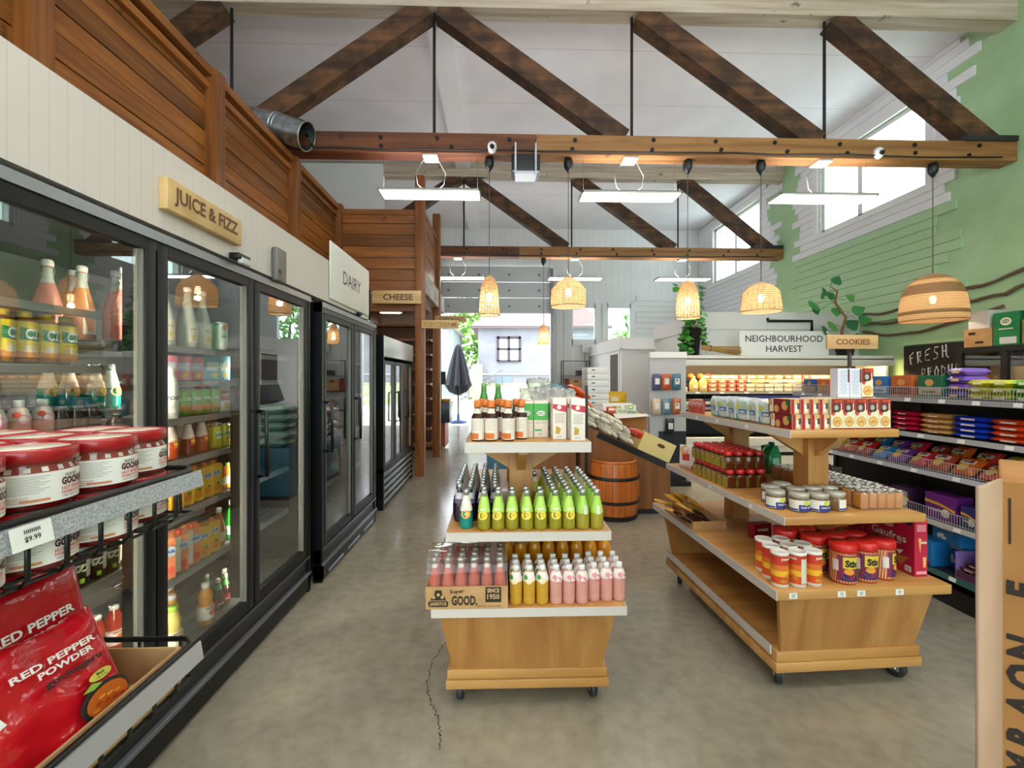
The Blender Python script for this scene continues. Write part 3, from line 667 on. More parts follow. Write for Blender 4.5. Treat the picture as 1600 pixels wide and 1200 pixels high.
# ================================================================ glass-door coolers
LINER = M('#888b8d', .5); BLK = M('#0a0b0c', .4, 0, .35); FRM = M('#111213', .45, 0, .35); RAIL = M('#8d8e8d', .35, .3)
GLASS = clear('#f4f8f6', .075, 0, '#ffffff', 2.8)
def cooler(name, label, X, Y0, Y1, n, H, zg0, zg1, shelves, header=None, depth=.72, lights=5, handles=(), kick='plain'):
    t = thing(name, label, 'cooler', (X, Y0, 0)); L = Y1 - Y0; D = depth
    m = MB(); m.box(-D, -.06, 0, .04, .1, H, BLK); m.box(-D, -.06, L - .04, L, .1, H, BLK); m.box(-D, -D + .04, .04, L - .04, .1, H, LINER)
    m.box(-D, -.06, .04, L - .04, H - .05, H, BLK); m.box(-D, -.06, .04, L - .04, .1, .2, LINER)
    m.box(-.06, 0, 0, .03, 0, H, BLK); m.box(-.06, 0, L - .03, L, 0, H, BLK); m.obj('cabinet', t)
    m = MB()
    if header: m.rbox(-.06, .012, .01, L - .01, header, H - .01, M('#dcdfe2', .25), .008)
    else:
        m.box(-.06, .006, 0, L, H - .035, H, M('#8b8d90', .3, .5)); m.box(-.06, -.004, 0, L, H - .07, H - .035, BLACK)
    m.obj('header', t)
    m = MB()
    if kick == 'louvre':
        m.box(-.06, -.03, .03, L - .03, .03, zg0 - .05, BLACK)
        for k in range(5): m.rbox(-.03, -.004, .03, L - .03, .045 + k * .076, .083 + k * .076, M('#a4a8ad', .4, .7), .006)
        m.box(-.06, .002, 0, L, zg0 - .07, zg0 - .03, FRM)
    else:
        m.box(-.06, 0, .0, L, .02, .115, BLK); m.rbox(-.05, .012, .0, L, .115, .135, M('#77797d', .3, .6), .004); m.box(-.06, -.012, 0, L, .135, zg0 - .07, M('#17181a', .4))
        m.box(-.05, .004, .01, L - .01, zg0 - .075, zg0 - .06, M('#5c5e62', .3, .6))
        if kick == 'bars':
            for k in range(3): m.rbox(.0, .008, .12 + k * .42, .42 + k * .42, .03, .05, M('#9fb0c8', .3, .5), .003)
    m.obj('base_grille', t)
    w = (L - .06) / n
    for k in range(n):
        a = .03 + k * w + .006; e = .03 + (k + 1) * w - .006; zt = zg1 + .04; zb_ = zg0 - .05; f = .05
        m = MB()
        m.rbox(-.045, .0, a, a + f, zb_, zt, FRM, .004); m.rbox(-.045, .0, e - f, e, zb_, zt, FRM, .004)
        m.box(-.043, -.001, a + f, e - f, zb_, zg0, FRM); m.box(-.043, -.001, a + f, e - f, zg1, zt, FRM)
        for q_ in (a + f, e - f - .006): m.box(-.04, -.008, q_, q_ + .006, zg0, zg1, M('#8d8a80', .4))
        d = m.obj('door', t)
        MB().box(-.026, -.02, a + f, e - f, zg0, zg1, GLASS).obj('glass_pane', d)
        if k in handles:
            m = MB(); m.tube([(.0, a + .03, 1.27), (.045, a + .03, 1.27), (.048, a + .03, .92), (.0, a + .03, .92)], .011, BLACK, 8); m.obj('handle', d)
    for k in range(n + 1):
        if k < lights or k == n: pass
        y = .03 + k * w; y = min(max(y, .055), L - .055)
        MB().box(-.115, -.06, y - .02, y + .02, zg0, zg1, BLK).obj('mullion', t)
        if k < lights: MB().box(-.112, -.098, y + .02, y + .028, zg0 + .03, zg1 - .03, glow('#fff2dc', 105)).obj('light_strip', t)
    for (a, e, z) in shelves:
        a -= Y0; e -= Y0; a = max(a, .05); e = min(e, L - .05)
        m = MB()
        for k in range(9): m.tube([(-.13 - k * .06, a, z - .006), (-.13 - k * .06, e, z - .006)], .003, M('#9a9c9c', .4, .5), 4)
        m.box(-.62, -.12, a, e, z - .012, z - .008, M('#5c5f60', .5))
        s_ = m.obj('shelf', t)
        MB().prism([(-.115, z - .004), (-.105, z - .03), (-.12, z - .03), (-.125, z - .004)], 'Y', a, e, RAIL).obj('price_rail', s_)
    return t
SH1 = [(1.0, 1.62, 1.684), (1.0, 1.62, 1.495), (1.0, 1.62, 1.225), (1.0, 1.9, .735), (1.0, 3.05, .24), (1.63, 3.05, 1.59), (1.63, 1.93, 1.335),
       (1.94, 3.05, 1.437), (1.94, 3.05, 1.275), (1.91, 3.05, 1.09), (1.91, 3.05, .865), (1.91, 3.05, .585)]
cooler('display_cooler', 'long black three-door cooler stocked with juice and fizzy drinks', -1.29, 1.03, 3.1, 3, 2.0, .3, 1.92, SH1, handles=(2,), lights=3)
cooler('display_cooler', 'black two-door cooler beneath the DAIRY panel', -1.25, 3.2, 4.58, 2, 1.985, .3, 1.87, [(3.2, 4.6, z) for z in (.62, .98, 1.3, 1.6)], handles=(0, 1), lights=0, kick='bars')
cooler('display_cooler', 'black three-door cooler with silver header and louvred base by the post', -1.26, 4.92, 6.55, 3, 1.92, .48, 1.6, [(4.9, 6.6, z) for z in (.8, 1.1, 1.4)], header=1.68, handles=(1, 2), lights=0, kick='louvre')
for y, z, lb, s in ((2.62, 2.1, 'grey phone-sized gadget box standing on the cooler header near its far end', 1), (2.21, 2.03, 'small black spotlight bracket on the cooler header below the JUICE board', 0), (4.1, 2.02, 'tiny black bracket on the second cooler header below the DAIRY panel', 0)):
    t = thing('bracket', lb, 'bracket', (-1.262, y, z)); m = MB()
    if s:
        MB().rbox(-.02, .012, -.055, .055, -.1, .09, M('#77716c', .4, .4), .006).obj('housing', t); MB().box(.012, .014, -.04, -.015, -.06, -.035, BLACK).obj('sensor', t)
    else:
        MB().rbox(-.02, .03, -.05, .05, -.012, .015, BLACK, .004).obj('arm', t); MB().rbox(.01, .032, -.03, .05, -.03, .0, M('#cfcfcf', .4), .004).obj('head', t)
# ================================================================ goods: kinds
F_ = -PI / 2      # every kind is made facing -Y
def rad(prof, z):
    for k in range(len(prof) - 1):
        if prof[k][1] <= z <= prof[k + 1][1] and prof[k + 1][1] > prof[k][1]:
            return prof[k][0] + (prof[k + 1][0] - prof[k][0]) * (z - prof[k][1]) / (prof[k + 1][1] - prof[k][1])
    return prof[-1][0]
def band(mb, prof, z0, z1, m, a0=0, a1=2 * PI, seg=14, e=.0009, n=6):
    full = abs(a1 - a0 - 2 * PI) < 1e-6
    return mb.lathe([(rad(prof, z0 + (z1 - z0) * i / n) + e, z0 + (z1 - z0) * i / n) for i in range(n + 1)], m, seg, a0=a0, a1=a1, cap=False)
def cdisc(mb, prof, zc, a, r, m, e=.0018, ry=None):
    R = rad(prof, zc); ry = ry or r; pts = []
    for k in range(14):
        t_ = 2 * PI * k / 14; z = zc + ry * math.sin(t_); rr = rad(prof, z) + e; aa = a + r * math.cos(t_) / R
        pts.append((rr * math.cos(aa), rr * math.sin(aa), z))
    return mb.poly(pts, m)
def scaled(prof, R, H): return [(p[0] * R, p[1] * H) + tuple(p[2:]) for p in prof]
SEED = [(.86, 0), (.98, .03), (1, .1), (1, .34), (.92, .48), (.68, .66), (.46, .8), (.4, .88), (.4, .93)]
ROUND = [(.84, 0), (1, .03), (1, .16), (.95, .2), (1, .24), (1, .62), (.97, .7), (.7, .84), (.45, .9), (.42, .94)]
SODA = [(.9, 0), (1, .03), (1, .42), (.93, .52), (.6, .72), (.42, .82), (.38, .95)]
GLASSC = M('#cfd6cf', .08, 0, .6)
def bottle(name, cat, R, H, shape, liq, capm, capr=.5, caph=.07, label=None, deco=None, seg=12, fill=1, neck=None):
    prof = scaled(shape, R, H)
    b = MB(); zt = prof[-1][1]
    if fill < 1:
        pp = []; zf = fill * zt
        for p in prof:
            pp.append((p[0], p[1], neck if p[1] >= zf else liq))
        ins = [p for p in pp if p[1] < zf] + [(rad(prof, zf), zf, neck)] + [p for p in pp if p[1] > zf]
        b.lathe(ins, liq, seg)
    else: b.lathe(prof, liq, seg)
    c = MB(); c.lathe([(capr * R, zt - .012), (capr * R, zt + caph * H - .002), (capr * R * .9, zt + caph * H)], capm, seg)
    parts = [('bottle_body', b), ('cap', c)]
    if label:
        lb = MB()
        for z0, z1, m in label: band(lb, prof, z0 * H, z1 * H, m, seg=seg)
        if deco: deco(lb, prof, R, H)
        parts.append(('label', lb))
    return Kind(name, cat, *parts)
CAPW = M('#eceae6', .4); CAPS = M('#c7c9ca', .25, .8); CREAM = M('#f0e6cc', .6); LEAF = M('#2f8a3c', .5)
RED = M('#b3131d', .4); DRED = M('#6e0f14', .4); YEL = M('#e9c321', .45); ORG = M('#e2731b', .45); BLU = M('#1f4fa8', .4); NAVY = M('#1d2b66', .45); GRN = M('#1f8a3a', .45); PNK = M('#e88f98', .5); TEAL = M('#178f8a', .4); PUR = M('#6a3f98', .4); BRN = M('#6b3d1e', .5); LIME = M('#9fcf3e', .45)
# swing-top bottles
def swing(liq, ring):
    prof = scaled([(.9, 0), (1, .02), (1, .42), (.9, .5), (.5, .72), (.38, .8), (.34, .93)], .042, .28)
    b = MB(); b.lathe([(p[0], p[1], liq if p[1] < .19 else GLASSC) for p in prof], liq, 14)
    c = MB(); c.lathe([(.013, .262), (.017, .266), (.017, .283), (.012, .288)], CAPW, 12)
    w = MB(); w.tube([(.015, 0, .27), (.024, 0, .25), (.017, 0, .225), (0, .017, .222), (-.017, 0, .225), (-.024, 0, .25), (-.015, 0, .27)], .0016, STEEL, 4); w.lathe([(.0135, .258), (.0155, .261), (.0135, .264)], M('#c8553f', .5), 10, cap=False)
    lb = MB(); R = .0428
    lb.poly([(R * math.cos(F_ + u), R * math.sin(F_ + u), z) for u, z in ((-.55, .025), (-.2, .025), (.2, .025), (.55, .025), (.55, .09), (.35, .108), (0, .116), (-.35, .108), (-.55, .09))], CREAM)
    lb.ctext('LIMONADE', R + .0006, .088, F_, .009, M('#8a6a2a', .6), .01, .034); lb.disc((0, -R - .0012, .052), X_, Z_, .01, ring); lb.ctext('750 ml', R + .0006, .034, F_, .006, INK, 0, .018)
    return Kind('swing_top_bottle', 'bottle', ('bottle_body', b), ('stopper', c), ('wire_bail', w), ('label', lb))
K_swp = swing(juice('#e0948a'), M('#e07a5a', .5)); K_swo = swing(juice('#e59a63'), ORG); K_sww = swing(juice('#d9dccb'), YEL)
# yellow iced-tea bottle
def c2deco(lb, prof, R, H):
    lb.ctext('C2', R + .0024, H * .56, F_ + .1, .03, M('#f6f6f2', .4), .03, .032)
    lb.grid(lambda u, v: ((R + .0013) * math.cos(F_ - .75 + 1.7 * u), (R + .0013) * math.sin(F_ - .75 + 1.7 * u), H * (.45 - .04 * u + (.24 - .05 * u) * v)), 8, 1, M('#1f7a44', .4))
    lb.cpatch(R + .0014, H * .2, H * .34, F_ - .5, F_ + .5, M('#f2d9b0', .5))
K_tea = bottle('tea_bottle', 'bottle', .03, .155, [(.9, 0), (1, .04), (1, .75), (.95, .8), (.6, .88), (.5, .9), (.5, .93)], juice('#c9771c'), M('#f2c81e', .35), .58, .075, [(.1, .22, M('#e38a2c', .4)), (.22, .8, M('#f3cf24', .4))], c2deco, 16)
# round-shouldered soft drink, white cap: pink, peach, yellow
def softdrink(liq, spot, leaf):
    def deco(lb, prof, R, H):
        band(lb, prof, H * .66, H * .86, M('#efe6e0', .5), F_ - 2.4, F_ - 1.2, 6, .0012)
        cdisc(lb, prof, H * .66, F_ + .1, R * .55, spot, .002, R * .5)
        cdisc(lb, prof, H * .74, F_ - .5, R * .35, leaf, .0024)
        lb.ctext('soda', rad(prof, .66 * H) + .003, H * .655, F_ + .1, .009, CREAM, .02)
    return bottle('soft_drink_bottle', 'bottle', .0265, .155, ROUND, liq, CAPW, .5, .08, [(.63, .87, M('#f0ded4', .35))], deco, 14)
K_pink = softdrink(juice('#f2b2a2'), M('#e07a8c', .5), M('#e08a8a', .5)); K_yel = softdrink(juice('#e6b03a'), M('#f0d9a0', .5), LEAF)
K_pinkbig = softdrink(juice('#f0a39a'), M('#e59ac8', .5), M('#e0583f', .5))
K_org = bottle('juice_bottle', 'bottle', .032, .2, ROUND, juice('#e59a1f'), M('#d9d4c4', .4), .5, .07, [(.0, .0001, CREAM)], None, 12)
# seed-drink bottles
def seed(liq, cone, disc, name='seed_drink_bottle', low=None, slash=True):
    def deco(lb, prof, R, H):
        cdisc(lb, prof, H * .39, F_, R * .72, disc, .002, H * .11)
        cdisc(lb, prof, H * .4, F_ + .15, R * .34, YEL, .0026, H * .05)
        lb.ctext('basil', rad(prof, .55 * H) + .0026, H * .55, F_, .011, M('#f4f2d8', .5), .03)
    return bottle(name, 'bottle', .0285, .165, SEED, liq, CAPS, .46, .07, [(.46, .9, cone)] if not low else [(.4, .9, cone), (.08, .4, low)], deco, 14)
K_lime = seed(juice('#aca02a'), M('#b4d85e', .45), M('#f0d85e', .5))
def plain_lime():
    def deco(lb, prof, R, H): band(lb, prof, H * .4, H * .62, M('#ded8c8', .6), F_ - .1, F_ + .5, 4, .002)
    return bottle('seed_drink_bottle', 'bottle', .0285, .165, SEED, juice('#b8a834'), CAPS, .46, .07, [(.42, .9, M('#a9d152', .45))], deco, 14)
K_limeb = plain_lime()
K_tealb = seed(juice('#0f8f80', .2), M('#e9e3d6', .5), M('#e3a05a', .5))
K_purp = bottle('seed_drink_bottle', 'bottle', .0275, .165, SEED, juice('#2a1730', .1), CAPS, .46, .07, [(.5, .62, M('#6a5a7a', .5)), (.62, .78, M('#d5cfd2', .5))], None, 12)
K_pale = bottle('seed_drink_bottle', 'bottle', .0285, .165, SEED, juice('#cdbb52'), CAPS, .46, .07, [(.42, .72, M('#d9d24e', .5)), (.72, .9, M('#e6e0c6', .5))], None, 12)
K_creamb = bottle('seed_drink_bottle', 'bottle', .0275, .165, SEED, juice('#6a5548', .1), CAPS, .46, .07, [(.45, .9, M('#d6ccbf', .5))], None, 12)
K_orgc = seed(juice('#c8481c'), M('#f0d8cf', .5), M('#e2573f', .5))
K_redc = seed(juice('#8f1d16'), M('#efd8d2', .5), M('#d83a2f', .5))
def can(col, deco=None, R=.033, H=.12, top=None):
    b = MB(); b.lathe([(R * .82, 0), (R, .006), (R, H - .01), (R * .86, H)], M(col, .3, .25) if isinstance(col, str) else col, 16)
    c = MB(); c.lathe([(R * .9, H - .004), (R * .9, H + .002), (R * .8, H + .002), (R * .78, H - .002), (0, H - .002)], top or CAPS, 16); c.box(-.004, .004, -.002, .016, H - .001, H + .002, CAPS)
    p = [('can_body', b), ('lid', c)]
    if deco:
        l_ = MB(); deco(l_, [(R, 0), (R, H)], R, H); p.append(('label', l_))
    return p
K_cang = Kind('drink_can', 'can', *can('#7fb43a', lambda l_, p, R, H: (band(l_, p, .02, .05, M('#d98a2a', .4), F_ - .8, F_ + .8, 6), l_.ctext('tea', R + .002, H * .65, F_, .02, CREAM, .03))))
K_canw = Kind('drink_can', 'can', *can('#e8efe4', lambda l_, p, R, H: (band(l_, p, .0, H * .98, M('#2f9a55', .4), F_ - 1.6, F_ - .5, 6), cdisc(l_, p, H * .82, F_ + .3, .014, ORG), l_.ctext('aloe', R + .002, H * .5, F_ + .3, .016, GRN, .03)), .033, .145))
K_cany = Kind('drink_can', 'can', *can('#e6d23a', lambda l_, p, R, H: (l_.cpatch(R + .0015, H * .45, H * .75, F_ - .5, F_ + .5, M('#e7ecd8', .4)), l_.ctext('pine', R + .003, H * .6, F_, .016, GRN, .03)), .033, .115))
K_cand = Kind('drink_can', 'can', *can('#17170f', lambda l_, p, R, H: (band(l_, p, .03, H * .9, CREAM, F_ + .1, F_ + .9, 6), l_.ctext('FIZZ', R + .002, H * .5, F_ - .35, .022, CREAM, .06), l_.cpatch(R + .002, .012, .028, F_ - .5, F_ - .1, LIME)), .03, .125))
def gable(name, w, d, h, body, deco, capm=None, flat=False):      # drink carton
    b = MB(); b.rbox(-w / 2, w / 2, -d / 2, d / 2, 0, h * (1 if flat else .86), body, .002)
    p = []
    if not flat:
        b.prism([(-d / 2, h * .86), (d / 2, h * .86), (.004, h * .97), (.004, h), (-.004, h), (-.004, h * .97)], 'X', -w / 2, w / 2, body)
        b.v = [v for v in b.v]
    p.append(('carton_body', b))
    if capm:
        c = MB(); zc = h + .002 if flat else h * .92; c.lathe([(.011, zc - .012), (.011, zc + .012), (.009, zc + .014)], capm, 10, (0, -d * (.0 if flat else .25), 0)); p.append(('cap', c))
    l_ = MB(); deco(l_, -d / 2 - .0012, w, h); p.append(('label', l_))
    return Kind(name, 'carton', *p)
def dz_orange(l_, y, w, h):
    l_.disc((w * .05, y, h * .22), X_, Z_, w * .3, M('#ef8a2a', .4)); l_.disc((w * .12, y - .0006, h * .36), X_, Z_, w * .16, LEAF, 10, w * .1)
    l_.disc((0, y, h * .7), X_, Z_, w * .36, M('#c9d6e0', .4), 14, h * .1); l_.text('JUS', (0, y - .0008, h * .7), X_, Z_, .014, BLU, .04)
K_ctno = gable('juice_carton', .06, .06, .15, M('#f0b73a', .4), dz_orange, ORG, True)
def dz_peach(l_, y, w, h):
    l_.rect((w * -.2, y, h * .45), X_, Z_, w * .4, h * .8, M('#f3ebe0', .4)); l_.disc((w * .22, y, h * .2), X_, Z_, w * .24, M('#e8554a', .4)); l_.disc((w * .2, y, h * .62), X_, Z_, w * .28, M('#bcd0e0', .4), 12, h * .12); l_.text('PUR', (w * .2, y - .001, h * .62), X_, Z_, .012, BLU, .04)
K_ctnp = gable('juice_carton', .07, .06, .19, M('#ef8f5c', .4), dz_peach, M('#e8432c', .4))
def dz_green(l_, y, w, h):
    l_.rect((0, y, h * .7), X_, Z_, w, h * .45, M('#3fa535', .4)); l_.disc((0, y - .0006, h * .66), X_, Z_, w * .36, M('#efe9d8', .5), 12, h * .07); l_.text('COCO', (0, y - .001, h * .66), X_, Z_, .013, M('#245c22', .5), .03)
    l_.rect((-w * .2, y, h * .2), X_, Z_, w * .5, h * .05, M('#3fa535', .4)); l_.rect((-w * .15, y, h * .1), X_, Z_, w * .35, h * .1, PAPER)
    for k in range(5): l_.rect((-w * .26 + k * .0045, y - .0006, h * .1), X_, Z_, .0016, h * .085, INK)
    l_.text('organic coconut', (0, y - .0006, h * .4), X_, Z_, .006, M('#6a5a48', .6), 0, w * .8)
K_green = gable('coconut_carton', .066, .055, .17, M('#e3d2bf', .5), dz_green, None, True)
def dz_red(l_, y, w, h):
    l_.poly([(-w / 2, y, h * .86), (w / 2, y, h * .82), (w / 2, y, h * .66), (-w * .1, y, h * .7), (-w / 2, y, h * .76)], M('#bf1232', .4)); l_.disc((-.002, y - .0006, h * .78), X_, Z_, w * .16, M('#ecd8c8', .5))
    for k in range(8): l_.rect((0, y, h * (.62 - k * .03)), X_, Z_, w * (.78 - .1 * (k % 3)), .0018, M('#9c8676', .6))
    l_.poly([(-w * .3, y, h * .14), (w * .0, y, h * .14), (w * .08, y, h * .27), (-w * .25, y, h * .33)], M('#b3902c', .5)); l_.rect((-w * .05, y - .0006, h * .07), X_, Z_, w * .5, h * .08, PAPER)
    for k in range(5): l_.rect((-w * .2 + k * .005, y - .001, h * .07), X_, Z_, .0018, h * .06, INK)
K_redc2 = gable('milk_carton', .062, .055, .185, M('#e7dccd', .5), dz_red, None, True)
def dz_box(col, txt):
    def f(l_, y, w, h):
        l_.rect((0, y, h * .55), X_, Z_, w * .8, h * .35, M(col, .4)); l_.text(txt, (0, y - .001, h * .55), X_, Z_, h * .12, CREAM, .03, w * .6); l_.disc((w * .15, y - .0006, h * .2), X_, Z_, h * .12, YEL)
    return f
K_pinkbox = gable('drink_box', .085, .09, .11, M('#e2798f', .4), dz_box('#b8c6dc', 'milk'), None, True)
K_aqua = gable('drink_box', .075, .09, .125, M('#57b5cf', .4), dz_box('#d8e8e0', 'soy'), None, True)
K_pepper = gable('juice_carton', .07, .06, .15, M('#efe7da', .4), dz_box('#d0523c', 'veg'), M('#d7d2c8', .4), True)
K_rose = gable('juice_carton', .075, .06, .13, M('#e79a8a', .4), dz_box('#efe0d8', 'rose'), None, True)
def pulp(liq, lab, name='juice_bottle', cap=CAPW):
    def deco(lb, prof, R, H): cdisc(lb, prof, H * .3, F_ + .2, R * .42, ORG, .002); lb.ctext('nectar', R + .003, H * .42, F_, .011, BRN, .03)
    return bottle(name, 'bottle', .036, .2, [(.9, 0), (1, .03), (1, .44), (.8, .52), (.95, .66), (.62, .82), (.42, .9), (.42, .94)], liq, cap, .52, .05, [(.14, .46, lab)], deco, 14)
K_nectar = pulp(juice('#e39a1e'), M('#f1ece2', .5)); K_lemon = pulp(juice('#e3cf72'), M('#e9f0d6', .5), 'juice_bottle', LIME); K_guava = pulp(juice('#c8412c'), M('#eccfc6', .5))
K_cola = bottle('soda_bottle', 'bottle', .025, .16, SODA, juice('#3a0b10', .1), M('#c8b9a8', .4), .44, .06, [(.1, .38, M('#a01a28', .4)), (.66, .84, LEAF)], lambda lb, p, R, H: lb.ctext('cola', R + .002, H * .24, F_, .014, CREAM, .04), 12)
K_greenb = bottle('soda_bottle', 'bottle', .03, .2, SODA, juice('#2fae2c'), CAPW, .44, .06, [(.12, .36, M('#d7e8d0', .4))], None, 12)
K_peachb = bottle('juice_bottle', 'bottle', .028, .19, SODA, juice('#d9743a'), CAPW, .44, .06, [(.12, .36, M('#e9d3c0', .4))], None, 12)
K_smallo = bottle('juice_bottle', 'bottle', .023, .13, ROUND, juice('#dd8a1e'), M('#5f8f3a', .4), .5, .07, [(.18, .5, CREAM)], None, 12)
K_smallr = bottle('juice_bottle', 'bottle', .025, .135, ROUND, juice('#c84a1e'), CAPW, .5, .07, [(.2, .56, M('#f0e4d2', .5))], None, 12)
K_yog = bottle('yoghurt_bottle', 'bottle', .03, .22, [(.9, 0), (1, .03), (1, .62), (.9, .72), (.5, .88), (.45, .93)], M('#e9e6de', .35), M('#d8d4cc', .4), .55, .06, [(.1, .6, M('#efece4', .5))], lambda lb, p, R, H: lb.ctext('YOGU', R + .003, H * .4, F_, .016, INK, .04), 14)
K_dark = bottle('grape_drink_bottle', 'bottle', .027, .13, [(.9, 0), (1, .04), (.95, .3), (1, .4), (.96, .6), (1, .75), (.7, .9), (.6, .96)], juice('#35161a', .15), M('#8f9a94', .3), .62, .05, [(.5, .7, M('#6d5a58', .4))], None, 12)
# ---------------------------------------------------------------- stock the coolers
FRZ = PI / 2 - .4
def row(kind, pts, z, x, fmt, group, rz=FRZ):
    for i, y in enumerate(pts): kind.put(fmt.format(ORD[i]), (x, y, z), rz + rnd.uniform(-.25, .25), group)
N1 = 'cooler'
for i, y in enumerate((1.28, 1.345, 1.41, 1.475, 1.54)): K_tea.put(f'yellow-labelled iced tea bottle with yellow cap in the near cooler, {ORD[i]} from the left', (-1.45, y, 1.495), FRZ + (.5 if i == 1 else .1), 'iced tea bottles in the near cooler')
for i, y in enumerate((1.315, 1.38, 1.445, 1.51)): K_tea.put(f'yellow iced tea bottle in the row behind, {ORD[i]} from the left in the near cooler', (-1.53, y, 1.495), FRZ, 'iced tea bottles in the near cooler')
for i, (x, y, k, c) in enumerate(((-1.64, 1.675, K_swp, 'pale pink'), (-1.6, 1.765, K_swo, 'peach'), (-1.54, 1.845, K_swp, 'pink'), (-1.46, 1.79, K_swp, 'rose pink'), (-1.7, 1.835, K_swo, 'pale peach'))):
    k.put(f'{c} swing-top lemonade bottle, {ORD[i]} from the left behind the iced teas', (x, y, 1.59), FRZ + .2, 'swing-top lemonade bottles')
for i, (x, y) in enumerate(((-1.48, 2.02), (-1.58, 2.12), (-1.48, 2.17), (-1.48, 2.275))):
    K_sww.put(f'cloudy white swing-top lemonade bottle in the middle cooler bay, {ORD[i]} from the left', (x, y, 1.59), FRZ + .1, 'swing-top lemonade bottles')
for i, (x, y) in enumerate(((-1.45, 2.37), (-1.53, 2.44), (-1.45, 2.52))): K_canw.put(f'tall white and green can beside the cloudy lemonade, {ORD[i]} from the left', (x, y, 1.59), FRZ - .2, 'white and green cans')
for i, (y, z) in enumerate(((1.24, 1.225), (1.3, 1.225), (1.365, 1.225), (1.435, 1.225))):
    (K_yel if i == 0 else K_pinkbig).put(f'{"yellow" if i == 0 else "pink"} soft drink bottle with white cap above the jars, {ORD[i]} from the left', (-1.42, y, z), FRZ, 'soft drinks behind the jars')
for i, (x, y) in enumerate(((-1.47, 1.675), (-1.47, 1.74), (-1.55, 1.66), (-1.62, 1.655), (-1.55, 1.73))):
    K_tealb.put(f'white-necked teal seed drink bottle in the near cooler, {ORD[i]} nearest the glass', (x, y, 1.335), FRZ + .2, 'teal seed drinks')
for i, y in enumerate((1.5, 1.555, 1.61)):
    K_dark.put(f'dark grape drink bottle beside the pink soft drinks, {ORD[i]} from the left', (-1.42, y - .01, 1.225), FRZ, 'dark grape drinks')
for i, y in enumerate((1.675, 1.73, 1.785, 1.84)): K_dark.put(f'dark wine-red drink bottle below the teal seed drinks, {ORD[i]} from the left', (-1.40, y, 1.19), FRZ, 'dark grape drinks')
for i, y in enumerate((1.45, 1.52, 1.585, 1.65, 1.715, 1.78)): K_cand.put(f'black and cream soda can low in the near cooler, {ORD[i]} from the left', (-1.45, y, .735), FRZ + .2, 'black soda cans')
for i, (x, y) in enumerate(((-1.72, 1.96), (-1.72, 2.05), (-1.72, 2.14))): K_guava.put(f'red guava juice bottle on the cooler floor, {ORD[i]} from the left', (x, y, .24), FRZ, 'guava juice bottles')
for i, (y, k, c) in enumerate(((2.0, K_pinkbox, 'pink'), (2.09, K_pinkbox, 'rose pink'), (2.18, K_pinkbox, 'pink and grey'), (2.31, K_aqua, 'turquoise'), (2.39, K_aqua, 'aqua blue'), (2.47, K_aqua, 'turquoise blue'))):
    k.put(f'{c} drink box below the cloudy lemonade, {ORD[i]} from the left', (-1.48, y, 1.437), FRZ, 'drink boxes in the middle bay')
for i, y in enumerate((2.03, 2.1, 2.17, 2.24, 2.31)): K_cang.put(f'green and orange drink can in the middle bay, {ORD[i]} from the left', (-1.45, y, 1.275), FRZ, 'green drink cans')
for i, y in enumerate((2.05, 2.12, 2.19)): K_cang.put(f'green drink can in the back row of the middle bay, {ORD[i]} from the left', (-1.53, y, 1.275), FRZ, 'green drink cans')
K_pepper.put('cream juice carton with red panel beside the green cans', (-1.45, 2.38, 1.275), FRZ); K_rose.put('salmon pink juice carton beside the cream carton', (-1.45, 2.47, 1.275), FRZ)
K_yog.put('tall white yoghurt bottle at the left edge of the middle cooler bay', (-1.40, 1.945, 1.275), FRZ)
for i, (x, y) in enumerate(((-1.45, 2.02), (-1.45, 2.13), (-1.45, 2.225), (-1.52, 2.08), (-1.52, 2.18))):
    (K_orgc if i != 1 else K_redc).put(f'{"orange" if i != 1 else "dark red"} seed drink with white neck label, middle bay, {ORD[i]} from the glass', (x, y, 1.09), FRZ, 'orange seed drinks')
for i, (x, y) in enumerate(((-1.45, 2.33), (-1.45, 2.41), (-1.45, 2.49), (-1.53, 2.37), (-1.53, 2.45))): K_cany.put(f'yellow drink can beside the orange seed drinks, {ORD[i]} counted from the glass', (x, y, 1.09), FRZ, 'yellow drink cans')
for i, y in enumerate((1.96, 2.03, 2.1, 2.17, 2.24, 2.31)): K_ctno.put(f'orange juice carton with orange cap in the middle bay, {ORD[i]} from the left', (-1.45, y, .865), FRZ, 'orange juice cartons')
for i, y in enumerate((2.375, 2.43)): K_smallo.put(f'small amber juice bottle beside the orange cartons, {ORD[i]} from the left', (-1.45, y, .865), FRZ)
K_smallr.put('small red juice bottle at the right end beside the amber bottles', (-1.45, 2.49, .865), FRZ)
for i, y in enumerate((1.96, 2.04, 2.12, 2.2, 2.28)): (K_ctnp if i < 3 else K_ctno).put(f'{"pink and white" if i < 3 else "orange and yellow"} juice carton on the second lowest shelf, {ORD[i]} from the left', (-1.44, y, .585), FRZ, 'mixed juice cartons')
K_peachb.put('peach juice bottle beside the mixed juice cartons', (-1.45, 2.36, .585), FRZ); K_greenb.put('bright green soda bottle at the right end of the second lowest shelf', (-1.45, 2.47, .585), FRZ)
for i, (x, y, k, c) in enumerate(((-1.44, 2.02, K_lemon, 'pale lemon'), (-1.52, 2.12, K_nectar, 'mango'), (-1.6, 2.22, K_nectar, 'orange mango'), (-1.44, 2.24, K_nectar, 'orange'))):
    k.put(f'{c} nectar bottle on the cooler floor of the middle bay, {ORD[i]} from the left', (x, y, .245), FRZ, 'nectar bottles')
for i, (x, y) in enumerate(((-1.46, 2.37), (-1.46, 2.43), (-1.5, 2.49), (-1.55, 2.42))): K_cola.put(f'small dark red cola bottle on the cooler floor, {ORD[i]} counted from the nectar', (x, y, .245), FRZ, 'small cola bottles')
